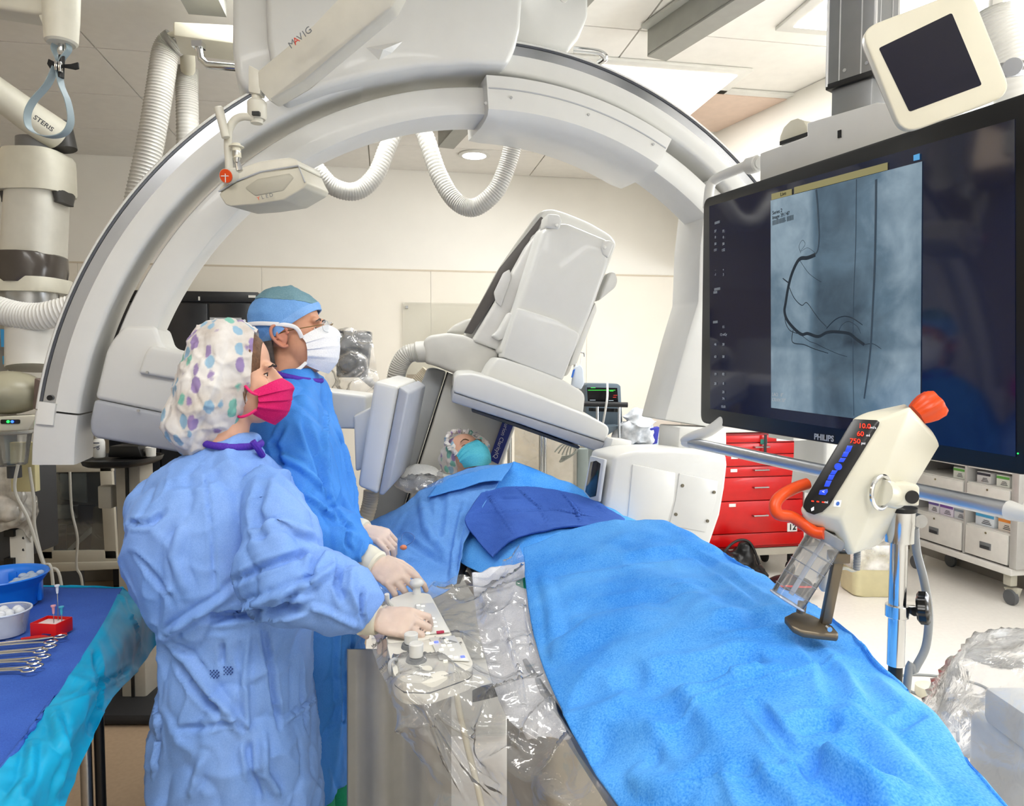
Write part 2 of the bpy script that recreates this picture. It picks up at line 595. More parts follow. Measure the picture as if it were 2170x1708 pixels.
carm = thing('ceiling_c_arm', 'huge white double-arc C-arm hung from the ceiling around the patient', 'x-ray machine', AC * 1.0)
tL, tS, tR = A_t(62, 985), A_t(88, 872), R(-8)
W1 = .2
rm, rl = RM + (RO - RM) * .56, RO - .008
ARCW = WHITE2
sec = [(RM + .012, 0), (rm, 0), (rm, .012), (rl, .012), (rl, 0), (RO - .003, 0), (RO, .004), (RO, W1), (RM + .012, W1), (RM, W1 - .012), (RM, .012), (RM + .004, .004)]
ringsweep(MB(), sec, tR, tS - .004, 120).o('track_arc', ARCW, carm)
ringsweep(MB(), [(rm + .001, .006), (rl - .008, .006), (rl - .008, .0125), (rm + .001, .0125)], tR, tS - .012, 110).o('guide_rail', M('rail_polished', '#aeb1b6', .24, .95, var=.05, vs_=6), carm)
ringsweep(MB(), [(rl - .007, .003), (rl - .001, .003), (rl - .001, .0125), (rl - .007, .0125)], tR, tS - .012, 110).o('rail_seal', M('seal_grey', '#55585f', .4, .4), carm)
ringsweep(MB(), rsec(RM, RO, -.002, W1 + .002), tS, tL, 10).o('track_end_cap', ARCW, carm)
tq = A_t(95, 868)
ringsweep(MB(), rsec(rm - .004, rl - .001, -.012, .01, .004), tS - .02, tS + .025, 4).o('rail_end_block', WHITE, carm)
for px, py in ((106, 843), (105, 859)):
    q = A_(px, py)
    MB().cyl(q - AN * .003, q + AN * .012, .008, n=14).o('rail_hole', BLACK, carm)

W2 = .17
tB = A_t(240, 735)
ringsweep(MB(), rsec(RJ, RI, .02, .02 + W2, .014), R(2), tB, 110).o('carrier_arc', ARCW, carm)
# bulging drive cover on the carrier arc, upper right
t0, t1 = A_t(1400, 330), A_t(1028, 200)
def cover(mb, t0, t1, n=34):
    rings = []
    for i in range(n):
        f = i / (n - 1)
        t = t0 + (t1 - t0) * f
        e = AD * math.cos(t) + UPZ * math.sin(t)
        end = min(1, min(f, 1 - f) * 9 + .35) ** .6
        b0 = RJ - .012
        secp = [(RI + .018, -.03), (RI + .018, .2), (b0 + .04, .24 + .05 * end), (b0, .24 + .05 * end), (b0 - .012 * end, .16), (b0 - .02 * end, .08), (b0 - .012 * end, .02), (b0, -.014), (b0 + .016, -.03)]
        rings.append([AC + e * r + AN * d for r, d in secp])
    return mb.loft(rings)
cv = cover(MB(), t0, t1).o('drive_cover', ARCW, carm)
ringsweep(MB(), [(RI - .026, -.032), (RI - .022, -.032), (RI - .022, -.028), (RI - .026, -.028)], t0 + .004, t1 - .004, 40).o('cover_seam', LGREY, cv)
for px, py in ((1083, 207), (1247, 243), (1384, 306), (1029, 219)):
    q = A_(px, py, -.03)
    MB().cyl(q - AN * .003, q + AN * .004, .0048, n=10).o('screw', STEEL, cv)

# carriage covers up at the ceiling
top = -120
pts = [(605, 215), (584, 182), (566, 80), (560, top), (1109, top), (1108, 0), (1104, 60), (1094, 102), (1078, 136), (1000, 132), (900, 138), (800, 155), (700, 181)]
MB().prism([A_(x, y, -.07) for x, y in pts], AN * .36, .018, 3).o('carriage_cover', ARCW, carm)
q = [A_(x, y, -.07) for x, y in ((768, 99), (864, 82), (835, 112), (802, 131))]
mid = A_(812, 105, -.088)
mb = MB()
bm_ = mb.bm
vv = [bm_.verts.new(p + AN * .004) for p in q]
mv = bm_.verts.new(mid)
for i in range(4):
    bm_.faces.new((vv[i], vv[(i + 1) % 4], mv))
bm_.faces.new(vv[::-1])
mb.o('moulded_emblem', ARCW, carm, smooth=0)
pts = [(494, top), (492, 100), (500, 165), (520, 192), (600, 186), (640, 80), (640, top)]
MB().prism([A_(x, y, -.03) for x, y in pts], AN * .34, .02, 3).o('carriage_end_cover', ARCW, carm)
pts = [(1060, top), (1248, top), (1247, 35), (1228, 80), (1207, 106), (1060, 88)]
MB().prism([A_(x, y, .1) for x, y in pts], AN * .34, .014, 3).o('carriage_side_cover', ARCW, carm)
q = A_(1194, -4, .1)
MB().cyl(q - AN * .006, q + AN * .01, .017, n=18).o('cover_plug', WHITE, carm)
c0 = A_(820, -90, .1)
MB().box(V((c0.x, c0.y, (c0.z + 2.985) / 2 - .03)), (.75, .5, 2.985 - c0.z + .06), Matrix.Rotation(AB, 3, 'Z'), .01).o('ceiling_trolley', WHITE, carm)
# chrome grab rails either side of the carriage
mb = MB().tube(catmull([P(1215, 105, 2.75), P(1262, 110, 2.75), P(1278, 116, 2.75), P(1282, 124, 2.76), P(1270, 133, 2.8)], 20), .012)
mb.o('grab_rail', CHROME, carm)
mb = MB().tube([P(421, 96, 2.5), P(427, 125, 2.5), P(440, 138, 2.5), P(500, 143, 2.5)], .013)
mb.box(P(421, 96, 2.5), (.035, .035, .02))
mb.o('grab_rail', CHROME, carm)
MB().prism([P(367, 45, 2.55), P(495, 52, 2.55), P(495, 92, 2.55), P(367, 75, 2.55)], AN * .16, .006).o('carriage_bracket', CREAM, carm)

# lateral tube housing, lower left
pts = [(224, 745), (236, 722), (262, 690), (330, 690), (345, 735), (560, 790), (560, 920), (200, 845)]
MB().prism([A_(x, y, .012) for x, y in pts], AN * .26, .014, 3).o('tube_housing', ARCW, carm)
pts = [(200, 846), (560, 921), (560, 990), (200, 928), (191, 915), (190, 893)]
MB().prism([A_(x, y, .008) for x, y in pts], AN * .27, .016, 3).o('tube_housing_skirt', M('skirt_grey', '#a3a6ad', .42), carm)
pts = [(318, 732), (306, 750), (297, 778), (292, 791), (560, 838), (560, 778)]
MB().prism([A_(x, y, -.008) for x, y in pts], AN * .2, .012, 3).o('tube_access_cover', ARCW, carm)
for px, py in ((312, 789), (293, 870)):
    q = A_(px, py, -.008)
    MB().cyl(q - AN * .003, q + AN * .003, .0045, n=10).o('screw', STEEL, carm)
# arm across to the lateral detector
p0, p1 = A_(540, 850, .22), P(760, 880, 2.42)
MB().prism([P(560, 812, 2.5), P(775, 838, 2.47), P(782, 910, 2.47), P(560, 905, 2.5)], V((.02, .16, 0)), .012, 3).o('detector_arm', ARCW, carm)
MB().prism([P(748, 880, 2.46), P(790, 860, 2.46), P(778, 990, 2.46), P(752, 1000, 2.46)], V((.02, .14, 0)), .01, 3).o('detector_bracket', WHITE, carm)
MB().prism([P(793, 806, 2.4), P(845, 819, 2.4), P(801, 1049, 2.4), P(757, 1031, 2.4)], V((.01, .4, .015)), .014, 3).o('detector_body', ARCW, carm)
MB().prism([P(846, 819, 2.4), P(866, 833, 2.4), P(826, 1034, 2.4), P(812, 1050, 2.4), P(802, 1049, 2.4)], V((.01, .4, .015)), .008, 3).o('detector_face', M('skirt_grey'), carm)

# right-hand arm and X-ray tube box
pts = [(1500, 380), (1560, 440), (1640, 640), (1640, 905), (1500, 905), (1409, 890), (1455, 720), (1479, 640), (1484, 520)]
MB().prism([A_(x, y, .04) for x, y in pts], AN * .2, .008, 2).o('tube_arm', ARCW, carm)
pts = [(1302, 967), (1352, 955), (1432, 953), (1540, 962), (1543, 985), (1537, 1035), (1527, 1092), (1503, 1161), (1480, 1215), (1290, 1190), (1283, 1080)]
MB().prism([A_(x, y, -.16) for x, y in pts], AN * .2, .014, 3).o('x_ray_tube_box', ARCW, carm)
pts = [(1341, 984), (1432, 1002), (1428, 1060), (1412, 1115), (1330, 1100)]
MB().prism([A_(x, y, -.165) for x, y in pts], AN * .02, .004, 2).o('tube_box_panel', ARCW, carm)
pts = [(1440, 1003), (1522, 1020), (1518, 1060), (1496, 1128), (1418, 1114), (1432, 1060)]
MB().prism([A_(x, y, -.164) for x, y in pts], AN * .02, .003, 2).o('tube_box_panel', ARCW, carm)
for px, py in ((1446, 1029), (1513, 1043), (1432, 1090), (1499, 1104)):
    q = A_(px, py, -.165)
    MB().cyl(q - AN * .003, q + AN * .004, .006, n=10).o('screw', M('screw_bronze', '#6f6a5c', .4, .6), carm)
MB().prism([A_(x, y, .02) for x, y in ((1292, 955), (1298, 929), (1340, 934), (1336, 965))], AN * .1, .006).o('tube_box_block', ARCW, carm)
MB().prism([A_(x, y, -.02) for x, y in ((1440, 905), (1540, 909), (1541, 965), (1437, 955))], AN * .16, .008).o('tube_box_neck', ARCW, carm)
# collimator window on the box's left end
e0, e1 = A_(1287, 974, -.15), A_(1274, 1064, -.15)
f0, f1 = A_(1257, 966, -.02), A_(1240, 1056, -.02)
nn = (f0 - e0).cross(e1 - e0).normalized()
if nn.x > 0:
    nn = -nn
MB().prism([e0, e1, f1, f0], nn * .012, .004).o('collimator_frame', M('frame_grey', '#c3c6c8', .4), carm)
def mixq(s_, t_):
    return e0.lerp(f0, s_).lerp(e1.lerp(f1, s_), t_)
MB().prism([mixq(.18, .12), mixq(.18, .88), mixq(.5, .94), mixq(.85, .84), mixq(.85, .14), mixq(.5, .08)], nn * .014, .001).o('collimator_window', M('window_dark', '#1a1f27', .12), carm)

# ================================================================ floor C-arm (frontal) with the tall image detector
YF = 2.78
fc = thing('floor_c_arm', 'white floor-standing C-arm with tilted image detector over the patient', 'x-ray machine', P(1000, 1000, 3.0).xy.to_3d())
FE = V((-.11, .27, .02))           # sweep into depth, shows the left flank
def F_(x, y, d=0):
    return P(x, y, YF + d)
def fpr(pts, d, vec, mat, name, bev=.01, seg=3, parent=None):
    return MB().prism([F_(x, y, d) for x, y in pts], vec, bev, seg).o(name, mat, parent or fc)
# back shell with dark edge strip
fpr([(1146, 446), (1170, 441), (1196, 448), (1250, 470), (1296, 497), (1310, 515), (1302, 534), (1270, 620), (1205, 800), (1050, 760), (985, 712), (1060, 570)], .2, V((-.02, .1, .005)), WHITE2, 'back_shell', .02, 4)
fpr([(1147, 458), (1152, 462), (1141, 486), (1100, 545), (1056, 625), (1000, 708), (984, 704), (1060, 566)], .17, V((-.008, .06, 0)), M('shell_edge_brown', '#54504e', .35), 'edge_strip', .004, 2)
# left flank panel
fpr([(1150, 478), (1118, 520), (1052, 640), (1003, 722), (1065, 745), (1100, 640), (1165, 490)], .1, V((-.02, .1, 0)), M('flank_white', '#cfceca', .4), 'flank_panel', .012, 3)
fpr([(1066, 578), (1080, 570), (1083, 590), (1062, 650), (1050, 640), (1046, 620)], .085, V((0, .03, 0)), M('flank_white'), 'grip_recess', .006, 2)
fpr([(1042, 712), (1056, 700), (1078, 660), (1100, 670), (1075, 712), (1060, 722)], .055, V((-.01, .06, 0)), WHITE2, 'flank_handle', .01, 3)
# main body
fpr([(1150, 484), (1200, 470), (1296, 510), (1292, 560), (1256, 660), (1207, 775), (1060, 752), (1100, 640)], 0, V((-.05, .22, .01)), WHITE2, 'detector_column', .024, 4)
fpr([(1160, 452), (1186, 454), (1192, 468), (1186, 487), (1156, 482)], -.004, V((-.02, .1, 0)), WHITE2, 'column_hinge', .01, 3)
fpr([(1276, 512), (1292, 508), (1303, 516), (1290, 548), (1277, 540), (1272, 524)], -.004, V((-.02, .1, 0)), WHITE2, 'column_hinge', .008, 3)
for x, y in ((1180, 478), (1281, 524)):
    q = F_(x, y, -.006)
    MB().ell(q, (.007, .004, .007)).o('hinge_cap', WHITE, fc)
fpr([(1096, 652), (1110, 655), (1180, 677), (1228, 706), (1228, 716), (1193, 806), (1130, 782), (1064, 756)], -.016, V((-.02, .1, 0)), WHITE2, 'column_door', .008, 3)
fpr([(1226, 712), (1232, 704), (1262, 640), (1266, 655), (1222, 772), (1206, 776)], .02, V((-.02, .12, 0)), WHITE, 'column_flap', .006, 2)
fpr([(1292, 575), (1304, 575), (1310, 592), (1306, 608), (1269, 638), (1280, 605)], .06, V((-.01, .09, 0)), WHITE2, 'side_handle', .012, 4)
fpr([(1028, 799), (1040, 775), (1054, 758), (1068, 759), (1130, 780), (1194, 805), (1236, 830), (1241, 842), (1236, 884), (1120, 838)], -.02, V((-.06, .3, .01)), WHITE2, 'detector_neck', .02, 4)
# detector plate: white upper, grey lower
up = [(962, 800), (970, 792), (1000, 791), (1040, 801), (1150, 842), (1250, 882), (1288, 902), (1292, 912), (1284, 938), (960, 831)]
lo = [(960, 832), (1284, 939), (1270, 957), (1262, 956), (1100, 898), (956, 852)]
fpr(up, -.12, V((-.04, .42, .02)), WHITE2, 'detector_plate', .016, 4)
fpr(lo, -.118, V((-.04, .42, .02)), M('skirt_grey'), 'detector_bumper', .008, 3)
fpr([(1000, 866), (1100, 899), (1230, 947), (1226, 952), (1096, 906), (1000, 873)], -.08, V((-.03, .34, .02)), M('detector_glass', '#2b3646', .2), 'detector_window', .002, 1)
# sleeve with cable outlet, and the arm running down behind the patient
SL = M('sleeve_grey_white', '#c4c3bd', .42)
fpr([(897, 722), (910, 710), (950, 705), (985, 710), (1060, 745), (1050, 780), (1028, 796), (975, 795), (925, 775), (902, 770)], .12, V((-.03, .2, 0)), SL, 'arm_sleeve', .028, 4)
a, b = F_(879, 746, .17), F_(935, 744, .17)
MB().cyl(a, b, .043, .047, 22, .006).o('cable_collar', SL, fc)
fpr([(945, 705), (960, 690), (985, 677), (1010, 672), (1003, 690), (985, 708)], .3, V((-.01, .08, 0)), SL, 'arm_shoulder', .014, 4)
fpr([(905, 780), (921, 779), (946, 787), (842, 1120), (770, 1120)], .3, V((-.02, .2, 0)), M('arm_grey', '#9fa2a4', .4), 'arm_edge', .01, 3)
fpr([(947, 788), (1068, 835), (1100, 880), (1030, 1100), (845, 1120)], .29, V((-.02, .24, 0)), WHITE, 'arm_column', .012, 3)
fpr([(947, 788), (950, 789), (846, 1120), (842, 1120)], .288, V((0, .01, 0)), BLACK, 'arm_gap', 0)
sp = [(1065, 893), (1087, 903), (1056, 984), (1036, 974)]
fpr(sp, .27, V((0, .02, 0)), M('label_blue', '#27378f', .4), 'name_strip', .001, 1)
ea, eb = F_(1075, 893, .27), F_(1047, 976, .27)
ex = (eb - ea).normalized()
text('Azurion ClarityIQ', .0255, (ea + eb) / 2 - ex * .014 + V((0, -.003, 0)), ex, ex.cross(V((0, -1, 0))) * -1, M('print_white', '#e8eaf2', .5), fc, 'lettering', .001)
MB().box(P(960, 1250, 3.15) - V((0, 0, .55)), (.5, .6, .5), None, .03).o('stand_base', WHITE, fc)
MB().prism([P(850, 1080, 3.1), P(1040, 1060, 3.1), P(1040, 1400, 3.1), P(850, 1400, 3.1)], V((0, .22, 0)), .02).o('stand_column', WHITE, fc)

# ================================================================ ribbed hoses
def hose_thing(label, pts, r, name='ribbed_hose', pitch=.0115, mat=HOSE):
    mb = hose(MB(), pts, r, pitch)
    return tag(mb.o(name, mat, None, 60), label, 'hose', 'ribbed hoses')
hose_thing('ribbed grey hose sagging in a loop left of the downlight', [P(630, 318, 2.95), P(664, 352, 2.95), P(705, 395, 2.97), P(755, 405, 3.0), P(795, 372, 3.03), P(822, 310, 3.06), P(850, 245, 3.1)], .036)
hose_thing('ribbed grey hose in a deep loop beside the downlight', [P(862, 200, 3.1), P(900, 285, 3.06), P(930, 370, 3.03), P(965, 425, 3.0), P(1005, 440, 2.98), P(1050, 405, 2.96), P(1075, 350, 2.95), P(1088, 300, 2.93)], .036)
hose_thing('long ribbed hose hanging steeply behind the left side of the arc', [P(372, 88, 2.9), P(352, 110, 2.9), P(337, 200, 2.88), P(318, 310, 2.86), P(292, 430, 2.84), P(270, 560, 2.82)], .049)
hose_thing('ribbed hose hanging behind the long steep hose at the left', [P(396, 145, 3.15), P(396, 175, 3.15), P(397, 230, 3.15), P(398, 320, 3.15), P(394, 420, 3.15)], .045)
hose_thing('short ribbed hose bending down from the detector sleeve', [P(884, 746, 2.93), P(862, 752, 2.93), P(846, 775, 2.94), P(838, 808, 2.95), P(834, 850, 2.97), P(832, 920, 3.0)], .037)
hose_thing('ribbed hose running down behind the C-arm column', [P(912, 790, 3.4), P(880, 830, 3.4), P(862, 900, 3.4), P(846, 980, 3.4), P(815, 1100, 3.4)], .045, mat=M('hose_beige', '#bdb3a0', .45))
hose_thing('cream ribbed hose dropping below the lateral detector panel', [P(787, 1040, 2.6), P(783, 1070, 2.6), P(768, 1120, 2.6), P(750, 1180, 2.6)], .028, mat=M('hose_beige'))
cl = thing('hose_clamp', 'white hose elbow clamp with bracket at the top of the steep hose', 'clamp', P(390, 95, 2.85))
mb = MB().tube(catmull([P(345, 105, 2.87), P(355, 78, 2.87), P(378, 74, 2.87), P(392, 92, 2.9), P(398, 130, 3.05), P(397, 155, 3.15)], 24), .045, rad=[.012] * 10 + [.03] * 14)
mb.o('clamp_elbow', CREAM, cl)
MB().box(P(391, 78, 2.85), (.05, .05, .05), None, .006).o('clamp_bracket', LGREY, cl)
# ================================================================ big wall-size monitor on its ceiling column
mL, mR = V(((1485 - CX) / FPX * 2.3, 2.3, 0)), V((.965, 1.295, 0))
MX = (mR - mL).normalized()
MN = V((-MX.y, MX.x, 0)) * -1          # towards the viewer
if MN.y > 0:
    MN = -MN
MO = V((mL.x, mL.y, 1.5))
def MS(px, py, off=0.0):
    return ON(px, py, MO + MN * off, MN)
mon = thing('surgical_monitor', 'large black wall-size monitor showing a heart vessel x-ray', 'monitor', (mL + mR) / 2 + V((0, 0, 1.35)))
def roundpoly(pts, r, n=5):
    out = []
    k = len(pts)
    for i in range(k):
        p, a, b = pts[i], pts[i - 1], pts[(i + 1) % k]
        da, db = (a - p).normalized() * r, (b - p).normalized() * r
        for j in range(n + 1):
            f = j / n
            out.append((p + da).lerp(p, f).lerp(p.lerp(p + db, f), f))
    return out
zt, zb = 2.064, 1.345
cor = [V((mL.x, mL.y, zb)), V((mR.x, mR.y, zb - .02)), V((mR.x, mR.y, zt - .03)), V((mL.x, mL.y, zt))]
MB().prism(roundpoly(cor, .03), -MN * .055, .006, 2).o('monitor_case', M('case_black', '#0c0d0f', .3), mon)
cc = sum(cor, V()) / 4
scr = [MS(1503, 437, .002), MS(1505, 866, .002), MS(2152, 968, .002), MS(2150, 252, .002)]
SCRM = M('screen_glass', '#0a1230', .07, var=.03, spec=.8, emis=.012, ecol='#3a4d8c')
MB().prism(scr, -MN * .006).o('screen', SCRM, mon)

def angio_mat():
    m = bpy.data.materials.new('angiogram_picture')
    m.use_nodes = True
    nt = m.node_tree
    b = nt.nodes['Principled BSDF']
    tc = nt.nodes.new('ShaderNodeTexCoord')
    def noise_(sc, det=5, dist=0.0):
        n = nt.nodes.new('ShaderNodeTexNoise')
        n.inputs['Scale'].default_value = sc; n.inputs['Detail'].default_value = det; n.inputs['Distortion'].default_value = dist
        nt.links.new(tc.outputs['Object'], n.inputs['Vector'])
        return n.outputs['Fac']
    def math_(op, a, b_):
        n = nt.nodes.new('ShaderNodeMath'); n.operation = op
        for i, x in enumerate((a, b_)):
            if hasattr(x, 'node'):
                nt.links.new(x, n.inputs[i])
            else:
                n.inputs[i].default_value = x
        return n.outputs[0]
    sx = nt.nodes.new('ShaderNodeSeparateXYZ')
    nt.links.new(tc.outputs['UV'], sx.inputs[0])
    def band(src, x0, x1, s0, s1):
        a = nt.nodes.new('ShaderNodeMapRange'); a.interpolation_type = 'SMOOTHSTEP'
        nt.links.new(src, a.inputs['Value'])
        a.inputs['From Min'].default_value = x0; a.inputs['From Max'].default_value = x1
        a.inputs['To Min'].default_value = s0; a.inputs['To Max'].default_value = s1
        return a.outputs['Result']
    big = noise_(9, 6, .6)
    wob = math_('ADD', sx.outputs['X'], math_('MULTIPLY', math_('SUBTRACT', big, .5), .12))
    spine = math_('MULTIPLY', band(wob, .3, .37, 0, 1), band(wob, .6, .95, 1, 0))
    wob2 = math_('ADD', sx.outputs['Y'], math_('MULTIPLY', math_('SUBTRACT', big, .5), .1))
    dia = math_('MULTIPLY', band(wob2, .27, .31, 0, 1), band(wob2, .3, .75, 1, 0))
    v = math_('ADD', .62, math_('MULTIPLY', math_('SUBTRACT', big, .5), .55))
    v = math_('SUBTRACT', v, math_('MULTIPLY', spine, .27))
    v = math_('SUBTRACT', v, math_('MULTIPLY', dia, .14))
    v = math_('SUBTRACT', v, math_('MULTIPLY', math_('SUBTRACT', noise_(38, 3), .5), .12))
    cr = nt.nodes.new('ShaderNodeValToRGB')
    nt.links.new(v, cr.inputs[0])
    e = cr.color_ramp.elements
    e[0].position = .1; e[0].color = (*lin('#20303f'), 1)
    e[1].position = .85; e[1].color = (*lin('#a9bfcd'), 1)
    e.new(.45).color = (*lin('#5d7688'), 1)
    b.inputs['Base Color'].default_value = (.01, .012, .015, 1)
    b.inputs['Roughness'].default_value = .12
    nt.links.new(cr.outputs[0], b.inputs['Emission Color'])
    b.inputs['Emission Strength'].default_value = .85
    return m
ANG = angio_mat()
q = [MS(1634, 864, .004), MS(1950, 905, .004), MS(1954, 342, .004), MS(1633, 425, .004)]
mb = MB()
f = mb.bm.faces.new([mb.bm.verts.new(p) for p in q])
uvl = mb.bm.loops.layers.uv.new('uv')
for l, uv in zip(f.loops, ((0, 0), (1, 0), (1, 1), (0, 1))):
    l[uvl].uv = uv
pic = mb.o('xray_picture', ANG, mon, 0)
TAN = M('screen_tan', '#000000', .2, emis=.55, ecol='#b9b07a')
MB().prism([MS(x, y, .0045) for x, y in ((1635, 411), (1678, 400), (1678, 413), (1635, 424))], MN * .0004).o('screen_tab', TAN, mon)
MB().prism([MS(x, y, .0045) for x, y in ((1683, 397), (1881, 344), (1881, 360), (1683, 411))], MN * .0004).o('screen_bar', TAN, mon)
MB().prism([MS(x, y, .0045) for x, y in ((1936, 329), (1949, 325), (1949, 338), (1936, 341))], MN * .0004).o('screen_icon', M('icon_blue', '#000000', .2, emis=.8, ecol='#62b4ee'), mon)
VES = M('vessel_dark', '#000000', .3, emis=.3, ecol='#33475a')
VES2 = M('vessel_faint', '#000000', .3, emis=.5, ecol='#465b6d')
def zz(pl):
    return [(1450 + x / 2.754, 380 + y / 2.754) for x, y in pl]
vessels = [
    ([(770, 60), (778, 140), (784, 240), (788, 330), (780, 410), (762, 440)], 7, VES2),
    ([(765, 440), (720, 458), (680, 462), (655, 490), (625, 560), (605, 640), (592, 720), (585, 770), (600, 820), (640, 870), (685, 905), (720, 900), (780, 918), (830, 895), (880, 890), (960, 900), (1000, 930), (1050, 965)], 11.5, VES),
    ([(1005, 0), (1003, 200), (1000, 400), (990, 640), (985, 860), (985, 1100), (990, 1380)], 3.2, VES2),
    ([(1120, 0), (1118, 200), (1112, 500), (1100, 760), (1090, 950), (1075, 1100), (1050, 1280)], 7.5, VES2),
    ([(605, 610), (640, 690), (685, 735), (715, 720), (760, 780), (790, 820), (830, 860)], 2.6, VES),
    ([(830, 870), (880, 820), (930, 800), (980, 810), (1040, 850)], 3.0, VES),
    ([(635, 880), (632, 950), (700, 965), (760, 990), (840, 1015)], 3.0, VES),
    ([(690, 915), (730, 945), (770, 960), (830, 990), (900, 1020), (950, 1035)], 1.8, VES),
    ([(672, 470), (720, 540), (760, 575), (800, 600)], 1.5, VES), ([(606, 602), (590, 590), (575, 578)], 4.5, VES),
    ([(590, 770), (590, 830), (615, 880), (660, 900)], 3.0, VES),
    ([(680, 430), (670, 390), (690, 355), (705, 380), (680, 420), (720, 400), (765, 430)], 1.4, VES),
    ([(900, 890), (920, 850), (960, 830), (1010, 860), (1030, 900)], 1.4, VES), ([(1050, 965), (1100, 960), (1150, 990)], 1.8, VES)]
for pl, wd, mt in vessels:
    pts = catmull([MS(x, y, .0044) for x, y in zz(pl)], len(pl) * 6)
    n = len(pts)
    r0 = wd / 2.754 * 1.0 * 1.9 / FPX
    MB().tube(pts, r0, 6, rad=[r0 * (1 - .35 * i / n) for i in range(n)], flat=(MN, .1)).o('vessel', mt, pic)
TXTD = M('screen_text_dark', '#000000', .3, emis=.1, ecol='#2c3a46')
TXTL = M('screen_text_light', '#000000', .3, emis=.55, ecol='#c9d2da')
for i, s_ in enumerate(('Series 2', 'Image 39 / 47', '||||||||||||||||, ||||||||')):
    text(s_, .0145, MS(1637, 452 + i * 10, .0046), MX, UPZ, TXTD, mon, 'screen_text', .0004, 'LEFT', sx=.85)
for s_, y in (('LAO   8\u00b0', 836), ('CRAN 20\u00b0', 847)):
    text(s_, .014, MS(1636, y, .0046), MX, UPZ, TXTL, mon, 'screen_text', .0004, 'LEFT', sx=.9)
text('Live', .014, MS(1660, 411, .005), MX, UPZ, TXTD, mon, 'screen_text', .0004)
for i, (a_, b_, y) in enumerate((('37', '72', 490), ('0', '0', 503), ('30', '30', 517), ('151', '152', 530), ('-', '+', 572), ('-1', '3', 582), ('', '15', 693), ('', '12 mGy', 709), ('46', '30', 730), ('63', '58', 756), ('19', '82', 793), ('20', '8', 813), ('', '20', 831), ('', '74', 845), ('', '15:01', 862))):
    for s_, x in ((a_, 1516), (b_, 1533)):
        if s_:
            text(s_, .011, MS(x, y, .0046), MX, UPZ, TXTL, mon, 'screen_text', .0004, thick=.0001)
for s_, x, y in (('||||||||||||', 1520, 471), ('||||||||||||||', 1520, 612), ('|||||||||', 1516, 619), ('|||||||||||', 1516, 682)):
    text(s_, .0085, MS(x, y, .0046), MX, UPZ, TXTL, mon, 'screen_text', .0004, thick=.0001)
text('PHILIPS', .021, MS(1746, 928, .001), MX, UPZ, M('logo_silver', '#b9bcc0', .4, .3), mon, 'lettering', .0006, bold=.0006)
MB().ell(MS(2157, 961, .001), .0015).o('power_light', M('led_green', '#0a8a2a', .4, emis=2, ecol='#22ff66'), mon)
# white bridge behind the top edge, its motor drum and column
bk = -.075
MB().prism([MS(x, y, bk) for x, y in ((1610, 325), (1610, 392), (1980, 292), (1980, 190), (1885, 219), (1857, 217), (1710, 260), (1710, 288))], -MN * .09, .004).o('top_bridge', WHITE2, mon)
MB().prism([MS(x, y, bk + .001) for x, y in ((1776, 277), (1783, 275), (1783, 291), (1776, 293))], MN * .002).o('bridge_slot', BLACK, mon)
a, b = MS(1680, 300, bk - .05), MS(1690, 300, bk - .4)
mb = MB()
prof = [MS(x, y, bk - .04) for x, y in ((1651, 307), (1652, 290), (1660, 270), (1675, 255), (1690, 250), (1702, 255), (1710, 268), (1711, 284))]
mb.prism(prof, -MN * .16, .003)
mb.o('motor_drum', CREAM, mon)
MB().prism([MS(x, y, bk - .02) for x, y in ((1652, 300), (1710, 280), (1710, 288), (1652, 308))], -MN * .14).o('drum_slot', BLACK, mon)
YC = 2.02
cc = P(1825, 200, YC)
CG = M('column_grey', '#8a8c8e', .38, .6)
cr_ = Matrix.Rotation(R(38), 3, 'Z')
zt2 = P(1825, 182, YC).z
MB().box(V((cc.x, cc.y, (zt2 + 2.985) / 2)), (.132, .132, 2.985 - zt2), cr_, .004).o('column_outer', CG, mon)
zb2 = P(1825, 262, YC).z
MB().box(V((cc.x, cc.y, (zt2 + zb2) / 2)), (.112, .112, zt2 - zb2 + .06), cr_, .003).o('column_inner', CG, mon)
MB().box(V((cc.x, cc.y, zt2)), (.136, .136, .016), cr_, .002).o('column_seal', BLACK, mon)
for s_, o_ in ((.134, 0), ):
    for k in range(4):
        aa = R(38 + 90 * k + 45)
        rr = .132 / math.sqrt(2) - .001
        q = V((cc.x + math.cos(aa) * rr, cc.y + math.sin(aa) * rr, 0))
        MB().cyl(q + UPZ * zt2, q + UPZ * 2.985, .0045, n=8).o('column_edge', M('edge_bright', '#d9dadb', .3, .5), mon)
for k, off in ((0, .028), (0, -.04), (3, .03), (3, -.03)):
    nrm = cr_ @ V(((0, -1, 0), (1, 0, 0), (0, 1, 0), (-1, 0, 0))[k])
    tg = UPZ.cross(nrm)
    MB().box(cc + nrm * .066 + tg * off + UPZ * ((zt2 + 2.985) / 2 - cc.z), (.003, .003, 2.985 - zt2), cr_).o('column_line', M('edge_bright'), mon)
    MB().cyl(V((cc.x, cc.y, zt2 + .03)) + nrm * .064 + tg * (off + .016), V((cc.x, cc.y, zt2 + .03)) + nrm * .069 + tg * (off + .016), .005, n=10).o('bolt', CHROME, mon)
